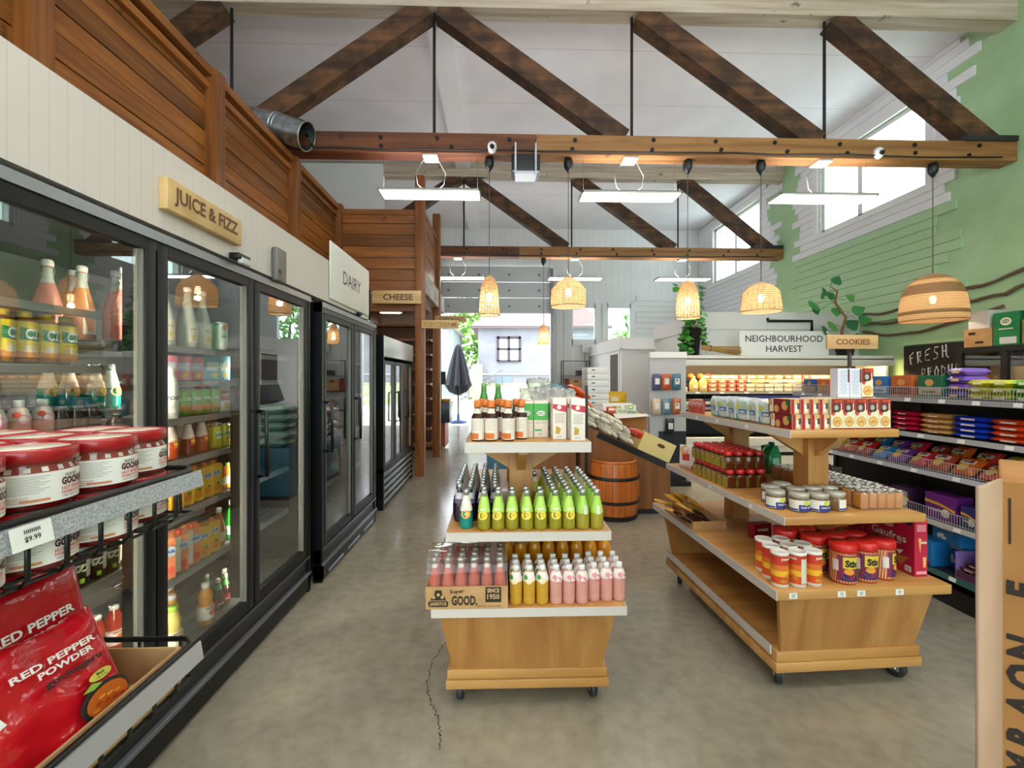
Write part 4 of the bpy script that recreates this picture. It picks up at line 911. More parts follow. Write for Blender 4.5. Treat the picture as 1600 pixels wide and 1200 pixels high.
for i, (y, z, k, c) in enumerate(((2.6, .865, K_ctno, 'yellow juice carton'), (2.67, 1.275, K_ctno, 'golden juice carton'), (2.6, 1.275, K_pepper, 'cream and red juice carton'), (2.62, 1.59, K_pepper, 'red striped carton'), (2.7, 1.09, K_cang, 'green can'), (2.63, 1.09, K_cang, 'pale green can'), (2.62, .585, K_smallo, 'amber bottle'))):
    k.put(f'{c} behind the far door of the long cooler, {ORD[i]} there', (-1.45, y, z), FRZ)
for i, (y, z, k, c) in enumerate(((3.5, .98, K_nectar, 'mango nectar'), (3.6, .98, K_lemon, 'lemon nectar'), (3.75, .98, K_yog, 'white yoghurt'), (4.05, .98, K_yog, 'tall white yoghurt'), (3.5, 1.3, K_yog, 'white drinking yoghurt'), (4.0, .62, K_nectar, 'orange nectar'))):
    k.put(f'{c} bottle dimly seen in the cooler below DAIRY, {ORD[i]} of six', (-1.45, y, z), FRZ)
# ================================================================ soft packs
def bulge(x, z, w, h, p=.5):
    a = max(0, 1 - (2 * x / w) ** 4); b_ = max(0, 1 - (2 * (z - h / 2) / h) ** 4)
    return (a * b_) ** p
def pouch(mb, w, h, t, m, wr=.004, seed=1, nu=14, nv=14, edge=None, back=None, fs=30):
    def surf(sg):
        def f(u, v):
            x = (u - .5) * w; z = v * h
            k = bulge(x, z, w, h)
            nz = noise.noise(Vector((x * fs + seed, z * fs, seed * 3.1))) * wr * (k > .02)
            return (x + noise.noise(Vector((z * 14, seed, 0))) * wr * .6, sg * (t * k) + nz, z + noise.noise(Vector((x * 14, seed * 2, 5))) * wr)
        return f
    mb.grid(surf(-1), nu, nv, m); mb.grid(lambda u, v: surf(1)(1 - u, v), nu, nv, back or m)
    return surf(-1)
def on_pouch(mb, w, h, t, e=.0022):      # lettering that follows the bulge
    class L:
        pass
    def put(fn):
        tmp = MB(); fn(tmp)
        vs = [(x, -t * bulge(x, z, w, h) - e + y, z) for x, y, z in tmp.v]
        o = len(mb.v); mb.v += [tuple(mb.T @ Vector(p)) for p in vs]; mb.f += [tuple(i + o for i in f) for f in tmp.f]
        mb.m += [mb.mi(tmp.mats[k]) for k in tmp.m]; mb.sm += tmp.sm
    return put
def pack(name, cat, w, h, t, m, deco=None, wr=.003, seed=1, nu=10, nv=10):
    b = MB(); pouch(b, w, h, t, m, wr, seed, nu, nv); parts = [('wrapper', b)]
    if deco:
        l_ = MB(); put = on_pouch(l_, w, h, t, .0024 + wr * .5); put(lambda q_: deco(q_, w, h)); parts.append(('label', l_))
    return Kind(name, cat, *parts)

# ================================================================ wire rack with jars and red pepper pouches, close by on the left
XR = -.525; YE = .797
rk = thing('wire_rack', 'black wire display rack with silver price rails beside the coolers', 'rack', (-.7, .4, 0))
RK = Matrix.Translation((.7, -.4, 0))
SPECK = mottled('speckled_rail', '#b5b7b9', '#86888b', 420, .45, .01, 1)
def rackshelf(zr, zs, strip0, strip1, m, nm):
    a = MB(RK)
    a.tube([(XR - .36, YE, zr), (XR - .02, YE, zr), (XR, YE - .02, zr), (XR, .08, zr), (XR - .02, .06, zr), (XR - .36, .06, zr)], .0045, BLACK, 8)
    a.tube([(XR - .36, YE, zs), (XR - .01, YE, zs), (XR - .01, .08, zs)], .0025, BLACK, 8)
    y = .1
    while y < YE - .01: a.tube([(XR, y, zr), (XR, y, zs + .008), (XR - .008, y, zs), (XR - .36, y, zs)], .0028, BLACK, 6); y += .046
    for k in range(4): a.tube([(XR - .07 * k - .03, YE, zr), (XR - .07 * k - .03, YE, zs), (XR - .07 * k - .03, .08, zs)], .0028, BLACK, 6)
    o = a.obj(nm, rk)
    b = MB(RK); b.prism([(XR + .006, strip0), (XR + .011, strip1), (XR + .008, strip1), (XR + .003, strip0)], 'Y', .07, YE - .002, m); b.obj('price_rail', o)
    return o
sh1 = rackshelf(1.293, 1.216, 1.289, 1.263, SPECK, 'basket_shelf')
sh2 = rackshelf(.995, .93, .992, .962, M('#c3c6ca', .35, .5), 'basket_shelf')
tg = MB(RK); nrm = Vector((1, 0, .19)).normalized(); o = Vector((XR + .0115, .508, 1.2765))
tg.rect(o, Y_, (-.19, 0, 1), .045, .025, PAPER); tg.obj('price_tag', sh1)
tg = MB(RK); tg.text('$9.99', o + nrm * .0008 + Vector((0, 0, -.003)), Y_, (-.19, 0, 1), .0055, INK, .02)
for k in range(9): tg.rect(o + nrm * .0008 + Vector((0, -.009 + k * .002, .006)), Y_, (-.19, 0, 1), .0011, .004, INK)
tg.obj('price_print', sh1)
for y in (.12, .72): MB(RK).rbox(XR - .4, XR - .365, y - .018, y + .018, 0, 1.55, BLACK, .003).obj('upright', rk)
MB(RK).rbox(XR - .4, XR + .02, .06, .76, .0, .1, BLACK, .006).obj('base', rk)
# gochujang jars
def gochu():
    R = .0455; H = .066; prof = [(.036, 0), (.044, .003), (R, .01), (R, .042), (.041, .049), (.0425, .053), (.0425, .056)]
    b = MB(); pst = juice('#6e0c0a', .1); gl = M('#8f3a30', .05, 0, .7); b.lathe([(p[0], p[1], pst if p[1] < .0415 else gl) for p in prof], pst, 28)
    for k in range(18):
        a = 2 * PI * k / 18; b.add([((.0415 + d) * math.cos(a + e), (.0415 + d) * math.sin(a + e), z) for d, e, z in ((.0032, -.07, .0435), (.0032, .07, .0435), (.0005, .07, .0485), (.0005, -.07, .0485))], [(0, 1, 2, 3)], M('#c9b9b4', .1, 0, .7))
    c = MB(); c.lathe([(.0448, .053), (.0465, .0535), (.0465, .066), (.045, .068), (.041, .0685), (.0405, .0668), (0, .0668)], M('#a50f17', .3, 0, .5, .3), 30)
    c2 = MB(); c2.lathe([(.0395, .0669), (.0395, .0673), (0, .0673)], M('#e4d8c2', .35), 26)
    l_ = MB(); l_.cpatch(R + .0006, .009, .0425, F_ - 2.2, F_ + 1.1, M('#efe9e2', .45), 24)
    q_ = R + .0012
    l_.ctext('assi', q_, .0372, F_ - .3, .0045, M('#3b2a2a', .6), 0, .016)
    l_.ctext('GOCHUJANG', q_, .0285, F_ - .02, .0075, M('#4c1216', .6), .05, .05)
    l_.ctext('HOT PEPPER PASTE', q_, .0215, F_ - .08, .0038, M('#d2585c', .6), .02, .044); l_.ctext('FERMENTED SAUCE', q_, .017, F_ - .08, .003, M('#d2585c', .6), .01, .044)
    l_.ctext('NET WT 17.6 OZ (500g)', q_, .0125, F_ - .08, .002, INK, 0, .04)
    for k in range(9): l_.cpatch(q_, .0385 - k * .0022, .0391 - k * .0022, F_ - 1.85, F_ - .8 - .1 * (k % 3), M('#a9a29c', .6), 6)
    for k in range(3): l_.cpatch(q_, .0165 - k * .0022, .0172 - k * .0022, F_ - 1.85, F_ - 1.2, M('#c98a80', .6), 6)
    l_.cpatch(q_, .0115, .0145, F_ - 1.35, F_ - .8, M('#d38a5a', .6), 4)
    for mb_ in (b, c, c2, l_): mb_.v = [(p[0], p[1], p[2] * 1.07) for p in mb_.v]
    return Kind('gochujang_jar', 'jar', ('jar_body', b), ('lid', c, [('lid_label', c2)]), ('label', l_))
K_goc = gochu(); FR = PI / 2 + .35
for i, (x, y, r) in enumerate(((-.567, .468, .45), (-.575, .562, .1), (-.575, .656, -.05), (-.597, .744, .15))):
    K_goc.put(f'red-lidded gochujang jar in the front upper row, {ORD[i]} from the left', (x, y, 1.2925), FR + r, 'gochujang jars on the wire rack')
    K_goc.put(f'gochujang jar seen through the wires in the lower layer, {ORD[i]} from the left', (x, y, 1.2192), FR + r * -.6, 'gochujang jars on the wire rack')
for j, xx in enumerate((-.67, -.765)):
    for i, y in enumerate((.5, .595, .69, .78)[:4 if j == 0 else 3]):
        yy = y + (.04 if j else 0)
        K_goc.put(f'gochujang jar in the {"second" if j == 0 else "back"} upper row, {ORD[i]} from the left', (xx, yy - .02, 1.2925), FR + rnd.uniform(-.6, .6), 'gochujang jars on the wire rack')
        K_goc.put(f'gochujang jar in the {"second" if j == 0 else "back"} lower row, {ORD[i]} from the left', (xx, yy - .02, 1.2192), FR, 'gochujang jars on the wire rack')
# red pepper powder pouches
def pepper(seed, wr, sq=1):
    w, h, t_ = .21, .212, .014; m = film('#c2121e', .15)
    b = MB(); pouch(b, w, h, t_, m, wr, seed, 34, 36, fs=26)
    e = MB(); zt = M('#d96a6a', .3)
    e.tube([(-w / 2, 0, .004), (-w / 2, 0, h - .004), (w / 2, 0, h - .004), (w / 2, 0, .004)], .0016, zt, 5)
    e.box(-w / 2, w / 2, -.002, .002, h - .028, h - .025, M('#8d0a14', .35))
    l_ = MB(); put = on_pouch(l_, w, h, t_, .0025 + wr)
    def deco(q_):
        c = M('#f3e9e4', .4)
        q_.text('RED PEPPER', (.02, 0, .155), X_, Z_, .0115, c, .03, .112); q_.text('POWDER', (.03, 0, .138), X_, Z_, .011, c, .03, .075)
        q_.text('gochugaru', (.035, 0, .116), X_, Z_, .011, M('#3d0a10', .5), .05, .08)
        q_.disc((.062, -.0004, .082), X_, Z_, .018, M('#c9c24a', .4), 16, .009); q_.text('Best', (.062, -.001, .085), X_, Z_, .005, INK, .02); q_.text('1 LB (454g)', (.062, -.001, .078), X_, Z_, .003, INK, 0)
        q_.disc((.06, -.0002, .036), X_, Z_, .04, M('#2c2a2c', .4), 20, .032); q_.disc((.062, -.0006, .034), X_, Z_, .034, M('#c4611a', .4), 20, .026)
        for k in range(8): q_.disc((.04 + .006 * k, -.001, .025 + .003 * (k * 3 % 7)), X_, Z_, .006, M(('#e08a2c', '#a83a12')[k % 2], .4), 8, .003)
        q_.poly([(.03, -.001, .066), (.045, -.001, .075), (.06, -.001, .067), (.045, -.001, .062)], M('#8fa83a', .5))
        q_.rect((-.07, -.0004, .1), (1, 0, .3), (-.3, 0, 1), .03, .014, PAPER)
    put(deco)
    for mb_ in (b, e, l_): mb_.v = [(p[0], p[1], p[2] * sq) for p in mb_.v]
    return Kind('spice_pouch', 'pouch', ('pouch_body', b), ('seal_edge', e), ('label', l_))
def lean(tilt, yaw=PI / 2, roll=0): return Matrix.Rotation(yaw, 4, 'Z') @ Matrix.Rotation(tilt, 4, 'X') @ Matrix.Rotation(roll, 4, 'Y')
pp = [pepper(1, .003), pepper(7, .0085, .72)]
for k, (i, x, y, z, tl, yw, ro, lb) in enumerate(((0, -.695, .64, .946, -.12, PI / 2 + .02, .0, 'red pepper powder pouch at the back of the lower rack shelf, only its top showing'),
        (0, -.635, .628, .946, -.22, PI / 2 - .02, .0, 'smooth red pepper powder pouch in the middle of the three leaning pouches'),
        (1, -.575, .6, .96, -.45, PI / 2 - .03, .04, 'crumpled red pepper powder pouch at the front showing the food picture'))):
    pp[i].put(lb, (x, y, z), 0, 'red pepper powder pouches', lean(tl, yw, ro))
kb = thing('cardboard_tray', 'kraft cardboard tray behind the lower price rail of the wire rack', 'tray', (-.655, .57, .937))
a = MB(); a.box(-.12, .12, -.2, .2, 0, .004, KRAFT); a.obj('tray_floor', kb)
for v in ((-.12, .12, -.2, -.196), (-.12, .12, .196, .2), (-.12, -.116, -.196, .196), (.116, .12, -.196, .196)): MB().box(*v, .004, .06, KRAFT).obj('tray_wall', kb)

# ================================================================ cartons close by on the right
cb = thing('cardboard_carton', 'open kraft carton with a plain upright flap and black printing, close by at right', 'carton', (.882, .765, 0), -.85)
MB().rbox(0, .3, 0, .3, 0, 1.27, mottled('kraft_brown', '#b98449', '#a8743c', 6, .85, .04), .004).obj('carton_body', cb)
f = MB(Matrix.Translation((.862, .752, 0)).inverted()); f.T = (Matrix.Translation((.882, .765, 0)) @ Matrix.Rotation(-.85, 4, 'Z')).inverted() @ Matrix.Translation((.768, .694, 0)) @ Matrix.Rotation(.5, 4, 'Z')
f.rbox(0, .117, 0, .006, .01, 1.275, mottled('kraft_plain', '#b29277', '#a58466', 5, .85, .04), .002); f.obj('side_flap', cb)  # flap colour darkened, its shading is put into the kraft tone
a = MB(); ink = M('#2d2118', .8)
for k, (z, c) in enumerate(((1.2, '|'), (1.085, 'E'), (.985, 'N'), (.935, 'O'), (.885, 'A'), (.835, 'R'), (.78, 'M'))):
    if c == '|': a.rect((.012, -.0012, z), X_, Z_, .003, .08, ink)
    else: a.text(c, (.028, -.0012, z), (0, 0, 1), NX, .036, ink, .05)
a.obj('lettering', cb)
# ================================================================ wheeled wooden shop stands
STRIP = M('#cdc3b9', .5); TAGW = M('#efece6', .6)
def stand(label, loc, rz, lv, L, plinth, front_white, side_white, zc):
    # lv: (z_top, half width, front inset, back inset, thickness) for deck, middle, top
    t = thing('display_stand', label, 'display stand', loc, rz)
    px, pf, pz0, pz1 = plinth
    for z0, z1, e in ((pz0, (pz0 + pz1) / 2 - .002, 0), ((pz0 + pz1) / 2, pz1, .006)):
        MB().rbox(-px + e, px - e, pf + e, L - .1, z0, z1, PLYX, .003).obj('plinth_board', t)
    for sx in (-1, 1):
        for y in (pf + .075, L - .2):
            m = MB(); cx = sx * (px - .06); kw = 1 if front_white else 1.1
            m.lathe([(.012, -.012), (.036, -.014), (.04, -.009), (.04, .009), (.036, .014), (.012, .012)], M('#2a2a2b', .45), 20)
            R90 = Matrix.Translation((cx, y, .0405 * kw)) @ Matrix.Scale(kw, 4) @ Matrix.Rotation((.15 if front_white else .5) * sx, 4, 'Z') @ Matrix.Rotation(PI / 2, 4, 'Y')
            m.v = [tuple(R90 @ Vector(p)) for p in m.v]
            w_ = m.obj('caster_wheel', t)
            f = MB(Matrix.Translation((cx, y, 0)) @ Matrix.Rotation((.15 if front_white else .5) * sx, 4, 'Z')); f.box(-.02, -.015, -.018, .02, .035, pz0 - .004, STEEL); f.box(.015, .02, -.018, .02, .035, pz0 - .004, STEEL); f.box(-.03, .03, -.03, .03, pz0 - .006, pz0, STEEL); f.tube([(-.022, 0, .0405 * kw), (.022, 0, .0405 * kw)], .008, STEEL, 8); f.obj('caster_fork', w_)
    zd, hd, fd, bd, td = lv[0]
    for y0, s_ in ((pf + .012, 1), (L - .13, -1)):
        a = MB(); b0 = px - .03; b1 = hd - (.012 if front_white else .04); yt = y0 - .055 * s_
        vs = [(-b0, y0, pz1), (b0, y0, pz1), (b1, yt, zd - td), (-b1, yt, zd - td)]
        a.add(vs + [(v[0], v[1] + .02 * s_, v[2]) for v in vs], [(0, 1, 2, 3), (7, 6, 5, 4), (0, 4, 5, 1), (1, 5, 6, 2), (2, 6, 7, 3), (3, 7, 4, 0)], PLY); a.obj('end_panel', t)
    MB().box(-.012, .012, pf + .05, L - .16, pz1, zd - td, PLYD).obj('divider_panel', t)
    for sx in (-1, 1):
        if sx in side_white and not front_white: MB().box(sx * (px + .006) - .004, sx * (px + .006) + .004, pf + .03, L - .12, pz1 - .02, pz1 + .022, STRIP).obj('price_strip', t)
    for i, (z, hw, f, bk, th) in enumerate(lv):
        o = MB().rbox(-hw, hw, f, L - bk, z - th, z, PLYX if not front_white else PLYY, .0025).obj(('deck_shelf', 'middle_shelf', 'top_shelf')[i], t)
        s = MB()
        if front_white: s.box(-hw - .003, hw + .003, f - .004, f, z - th, z - .0005, STRIP)
        for sx in side_white: s.box(*( sorted((sx * hw, sx * (hw + .004)))), f, L - bk, z - th, z - .0005, STRIP)
        s.obj('price_strip', o)
    for y in (.36, L - .36):
        MB().box(-.055 + zc, .055 + zc, y - .055, y + .055, zd, lv[2][0] - lv[2][4], PLY).obj('column', t)
        for z, hw, f, bk, th in lv[1:]:
            for sx in (-1, 1):
                x0 = zc + sx * .055; x1 = zc + sx * (hw - .05)
                MB().prism([(x0, z - th), (x1, z - th), (x1, z - th - .018), (x0 + sx * .03, z - th - .1), (x0, z - th - .12)], 'Y', y - .02, y + .02, PLYX).obj('bracket', t)
            if y < .5: MB().prism([(y - .055, z - th), (f + .05, z - th), (f + .05, z - th - .018), (y - .085, z - th - .1), (y - .055, z - th - .12)], 'X', zc - .02, zc + .02, PLYX).obj('bracket', t)
    return t
# ---- centre stand
CX = .125; CY = 1.84
CM = Matrix.Translation((CX, CY, 0))
stand('wheeled wooden stand of bottled drinks in the middle of the aisle', (CX, CY, 0), 0, [(.504, .4, 0, 0, .036), (.80, .346, .045, .06, .038), (1.172, .27, .09, .13, .045)], 1.4, (.358, .12, .088, .17), True, (-1, 1), -.02)
GC = 'drinks on the middle shelf of the aisle stand'
def L_(rowi, coli, what): return f'{what}, row {ORD[rowi]} from the front'
for r_ in range(9):
    for c_ in range(9):
        x = -.19 + c_ * .061; y = .088 + r_ * .0625
        if r_ >= 2 and (c_ < 3 or (abs(x + .02) < .095 and y < .455)): continue
        lab = f'lime green seed drink on the aisle stand, {ORD[r_]} row, {ORD[c_]} from the left'
        k = K_limeb if (r_ == 0 and c_ >= 7) or (r_ == 1 and c_ == 8) else K_lime
        if k is K_limeb: lab = f'olive seed drink with pale sticker turned forward, row {ORD[r_]}, {ORD[c_]} from the left, aisle stand'
        if r_ >= 4: k = K_pale; lab = f'pale yellow seed drink on the aisle stand, {ORD[r_]} row, {ORD[c_]} from the left'
        k.put(lab, (x + rnd.uniform(-.002, .002), y, .80), rnd.uniform(-.2, .2), 'lime seed drinks on the aisle stand', parent_m=CM)
K_tealb.put('single teal seed drink bottle at the left front corner of the aisle stand', (-.268, .11, .80), 0, parent_m=CM)
for r_ in range(9):
    for c_ in range(4 if r_ < 3 else 4):
        x = -.318 + c_ * .0565; y = .205 + r_ * .061
        if c_ == 0 and r_ == 0: x += .01
        (K_purp if r_ < 4 else K_creamb).put(f'{"dark purple" if r_ < 4 else "cream-necked"} seed drink on the aisle stand, {ORD[r_]} row back, {ORD[c_]} from the left edge', (x + .004, y, .80), rnd.uniform(-.4, .4), 'dark purple seed drinks on the aisle stand', parent_m=CM)
# ---- top shelf
def syrup():
    R = .0285; H = .178; prof = scaled([(.9, 0), (1, .03), (1, .56), (.9, .62), (.52, .72), (.5, .84)], R, H)
    b = MB(); b.lathe(prof, juice('#3a1a0c', .1), 14); c = MB(); c.lathe([(.0165, H * .82), (.0175, H * .83), (.017, H * .995), (.014, H)], M('#d9742a', .45), 14)
    l_ = MB(); band(l_, prof, H * .04, H * .56, M('#e6d8c8', .5)); band(l_, prof, H * .06, H * .2, M('#cf6a1e', .5), F_ - 1.2, F_ + .35, 6, .0016); band(l_, prof, H * .68, H * .8, M('#e6d8c8', .5), F_ - 1.3, F_ + 1.3, 8)
    for k in range(7): l_.cpatch(R + .0022, H * (.5 - k * .035), H * (.505 - k * .035), F_ - .7, F_ + .6 - .2 * (k % 3), M('#a4947f', .6), 5)
    return Kind('syrup_bottle', 'bottle', ('bottle_body', b), ('cap', c), ('label', l_))
K_syr = syrup()
for i, (x, y) in enumerate(((-.225, .135), (-.165, .135), (-.09, .135), (-.115, .2), (-.03, .19), (-.19, .205), (-.05, .26), (-.13, .27), (-.21, .275))):
    K_syr.put(f'orange-capped syrup bottle atop the aisle stand, {ORD[i]} counted from the front left', (x + .005, y, 1.172), rnd.uniform(-.3, .9), 'orange-capped syrup bottles', parent_m=CM)
K_gl = bottle('soda_bottle', 'bottle', .032, .25, SODA, juice('#4a9a4a'), M('#7fae6a', .4), .4, .05, [(.12, .4, M('#dfe3cf', .4))], None, 14)
for i, x in enumerate((-.2, -.13)): K_gl.put(f'tall green glass bottle behind the syrup bottles, {ORD[i]} from the left', (x, .36, 1.172), 0, 'tall green glass bottles', parent_m=CM)
for i, (x, y) in enumerate(((-.005, .26), (.064, .26), (-.005, .325), (.064, .325), (.13, .33))): K_green.put(f'green and cream coconut carton on the top shelf, {ORD[i]} from the front left', (x + .005, y, 1.172), 0, 'coconut cartons', parent_m=CM)
for i, (x, y) in enumerate(((.146, .19), (.222, .145), (.146, .26), (.216, .215), (.216, .28))): K_redc2.put(f'cream and crimson milk carton on the stand top, {ORD[i]} counted from the front', (x, y, 1.172), 0, 'crimson and cream cartons', parent_m=CM)
# ---- deck of the centre stand
def jarr():
    t = thing('bottle_case', 'open kraft bottle case printed Super GOOD at the left of the aisle stand deck', 'case', (-.257 + CX - .0, -.005 + CY, .5045))
    w, d, h = .335, .225, .092; f = MB(); f.box(-w / 2, w / 2, 0, d, 0, .004, KRAFT); f.obj('case_floor', t)
    for v in ((-w / 2, w / 2, 0, .004), (-w / 2, w / 2, d - .004, d), (-w / 2, -w / 2 + .004, .004, d - .004), (w / 2 - .004, w / 2, .004, d - .004)): MB().box(*v, .004, h, KRAFT).obj('case_wall', t)
    p = MB(); y = -.0012; ink = M('#2b2119', .8)
    p.text('Super', (-.04, y, .071), (1, 0, .05), Z_, .014, ink, .03, .06); p.text('GOOD.', (-.01, y, .035), X_, Z_, .036, ink, .04, .105)
    p.rect((.108, y, .058), X_, Z_, .064, .062, ink); p.text('SINCE', (.108, y - .001, .075), X_, Z_, .016, M('#d1a878', .7), .03, .05); p.text('1950', (.108, y - .001, .05), X_, Z_, .02, M('#d1a878', .7), .02, .05)
    p.text('MEXICO SINCE 1950', (.09, y, .011), X_, Z_, .006, ink, 0, .1)
    p.poly([(-.158, y, .028), (-.153, y, .034), (-.08, y, .034), (-.075, y, .028), (-.078, y, .01), (-.155, y, .01)], ink); p.text('JARRITOS', (-.1165, y - .001, .021), X_, Z_, .013, M('#d1a878', .7), .02, .068)
    p.poly([(-.148, y, .037), (-.085, y, .037), (-.09, y, .052), (-.1, y, .058), (-.103, y, .078), (-.128, y, .078), (-.133, y, .06), (-.143, y, .05)], ink)
    for x, z in ((-.135, .05), (-.1165, .06), (-.1, .05)): p.disc((x, y - .0008, z), X_, Z_, .007, M('#c49a68', .8), 10)
    p.obj('case_print', t)
    return t
jarr()
K_jar = bottle('soda_bottle', 'bottle', .0255, .2, [(.92, 0), (1, .03), (1, .36), (.95, .5), (.62, .7), (.46, .82), (.44, .93)], juice('#e06a50', .4), M('#b9b3a6', .3, .6), .54, .04, None, None, 14, .84, M('#d9c4bc', .06, 0, .6))
for r_ in range(4):
    for c_ in range(6):
        K_jar.put(f'coral pink soda bottle in the kraft case, {ORD[r_]} row, {ORD[c_]} from the left', (-.257 + -.135 + c_ * .054, .027 + r_ * .0535, .5085), rnd.uniform(0, 6), 'pink sodas in the kraft case', parent_m=CM)
fm_ = MB(); FILM = clear('#ffffff', .04, .03, '#ffffff', 3, .06)
def shrink(u, v):
    a = -PI / 2 + (u - .5) * 0; X = (u - .5) * .332
    k = [(0, .094), (.002, .15), (.02, .195), (.06, .213), (.112, .215), (.165, .213), (.205, .195), (.221, .15), (.223, .094)]
    f = v * 8; i = min(int(f), 7); f -= i; y = k[i][0] + (k[i + 1][0] - k[i][0]) * f; z = k[i][1] + (k[i + 1][1] - k[i][1]) * f
    return (X, y + .004 * noise.noise(Vector((u * 9, v * 7, 1))), z + .004 * noise.noise(Vector((u * 11, v * 9, 4))))
fm_.grid(shrink, 20, 16, FILM); fo = fm_.obj('shrink_film'); fo.location = (-.257 + CX, CY - .003, .504); tag(fo, 'clear shrink film over the pink sodas in the kraft case', 'film')
for r_ in range(3):
    for c_ in range(3):
        K_yel.put(f'golden soft drink with white cap beside the kraft case, {ORD[r_]} row, {ORD[c_]} from the left', (-.055 + c_ * .0555, .04 + r_ * .058, .504), rnd.uniform(-.4, .4), 'golden soft drinks on the deck', parent_m=CM)
    for c_ in range(6):
        K_pink.put(f'pink soft drink with white cap at the deck front, {ORD[r_]} row, {ORD[c_]} from the left', (.114 + c_ * .0545, .04 + (.02 if c_ > 2 else 0) + r_ * .058, .504), rnd.uniform(-.5, .5), 'pink soft drinks on the deck', parent_m=CM)
for r_ in range(3):
    for c_ in range(8):
        K_org.put(f'orange juice bottle behind the soft drinks, {ORD[r_]} row, {ORD[c_]} from the left', (-.09 + c_ * .0665, .285 + r_ * .068, .504), 0, 'orange juice bottles on the deck', parent_m=CM)
for i in range(8): K_jar.put(f'pink soda bottle standing behind the kraft case, {ORD[i]} counted from the left', (-.37 + (i % 4) * .056, .27 + (i // 4) * .058, .504), 0, 'pink sodas behind the kraft case', parent_m=CM)
# ================================================================ right-hand wooden stand and its goods
RO = (1.633, 1.95, 0); RZ = math.radians(2.6)
stand('wheeled wooden stand of cookies and snacks nearer the black shelves', RO, RZ, [(.513, .4145, 0, 0, .043), (.82, .3425, .05, .07, .038), (1.205, .27, .11, .14, .038)], 1.4, (.36, .085, .092, .185), False, (-1,), .02)
RM = Matrix.Translation(RO) @ Matrix.Rotation(RZ, 4, 'Z')
stands = [o for o in COL.objects if o.name.startswith('display_stand')]
for x in (-.341, -.115, -.023, .16):
    a = MB(); a.rect((x, -.0012, .49), X_, Z_, .038, .026, TAGW); 
    for k in range(2): a.rect((x, -.002, .494 - k * .008), X_, Z_, .016, .004, M('#8f8a84', .6))
    a.obj('price_tag', stands[-1])
for z, hw, ys in ((.8, .347, (.3, .7)), (1.186, .2745, (.45, .75, 1.0))):
    for y in ys:
        a = MB(); a.rect((-hw - .0008, y, z), Y_, Z_, .03, .02, TAGW); a.obj('price_tag', stands[-1])
def cbox(name, cat, w, d, h, body, deco=None, side=None, r=.0015):
    b = MB(); b.rbox(-w / 2, w / 2, 0, d, 0, h, body, r, 1); l_ = MB()
    if deco: deco(l_, -.0012, w, h)
    if side: side(l_, w, d, h)
    return Kind(name, cat, ('box_body', b), ('label', l_)) if (deco or side) else Kind(name, cat, ('box_body', b))
# wafer boxes
def dz_wafer(l_, y, w, h):
    rd = M('#8c1f1a', .4)
    l_.poly([(-w / 2, y, h), (-w / 2, y, h * .5), (w / 2, y, h * .64), (w / 2, y, h)], rd); l_.rect((0, y, h * .02), X_, Z_, w, h * .04, rd)
    l_.rect((-w * .08, y - .0008, h * .7), X_, Z_, w * .5, h * .26, M('#2a2220', .5)); l_.disc((-w * .1, y - .0014, h * .71), X_, Z_, w * .2, M('#8d8a84', .5), 12, h * .1)
    l_.text('Thin', (-w * .1, y - .002, h * .74), X_, Z_, h * .045, CREAM, .02, w * .28); l_.text('wafer', (-w * .1, y - .002, h * .68), X_, Z_, h * .04, CREAM, .02, w * .3)
    l_.text('NEW', (-w * .02, y - .0008, h * .92), X_, Z_, h * .06, M('#e0683a', .5), .03, w * .4); l_.disc((w * .3, y - .0008, h * .92), X_, Z_, w * .13, M('#d9503a', .5))
    l_.rect((w * .33, y - .0008, h * .73), X_, Z_, w * .07, h * .24, CREAM)
    l_.poly([(-w * .48, y - .0008, h * .48), (-w * .3, y - .0008, h * .44), (-w * .18, y - .0008, h * .52), (-w * .36, y - .0008, h * .57)], M('#d0402c', .5))
    l_.disc((0, y - .0008, h * .25), X_, Z_, w * .4, M('#c98f42', .6), 18); l_.disc((0, y - .0014, h * .25), X_, Z_, w * .34, M('#e0b060', .6), 18)
    for k in range(4): l_.disc((-w * .16 + k * w * .1, y - .002, h * (.22 + .03 * (k % 3))), X_, Z_, w * .07, M('#b97c34', .6), 8)
def dz_back(l_, y, w, h):
    for k in range(16): l_.rect((-w * .05 * (k % 2), y, h * (.9 - k * .05)), X_, Z_, w * (.7 - .12 * (k % 3)), h * .012, M('#9c98a4', .6))
    l_.rect((w * .42, y, h * .75), X_, Z_, w * .14, h * .45, M('#6b1a18', .5))
WAF = M('#ecdcb8', .45)
K_waf = cbox('wafer_box', 'box', .0592, .05, .144, WAF, dz_wafer); K_wab = cbox('wafer_box', 'box', .0592, .05, .144, M('#d9d6e0', .5), dz_back)
for j in range(4):
    for i in range(5): K_waf.put(f'cream and maroon wafer box, {ORD[j]} row back, {ORD[i]} from the left, cookie stand top', (-.03 + i * .0605, .125 + j * .052, 1.205), 0, 'wafer boxes on the cookie stand', parent_m=RM)
for i, (x, k, lb) in enumerate(((.05, K_wab, 'white-backed wafer box turned round, left of the upright three on top'), (.112, K_wab, 'white-backed wafer box turned round in the middle of the upright three'), (.174, K_waf, 'cream and maroon wafer box at the right of the upright three on top'))):
    k.put(lb, (x, .18, 1.3505), 0, 'wafer boxes on the cookie stand', parent_m=RM)
def dz_cook(l_, y, w, h):
    l_.rect((-w * .3, y, h * .5), X_, Z_, w * .35, h, M('#a81722', .4)); l_.rect((w * .12, y - .0006, h * .4), X_, Z_, w * .3, h * .5, M('#efe6dc', .5)); l_.rect((w * .33, y - .0006, h * .55), X_, Z_, w * .3, h * .4, M('#5a3f34', .5)); l_.disc((w * .2, y - .0003, h * .9), X_, Z_, w * .25, M('#dba865', .5), 10, h * .1)
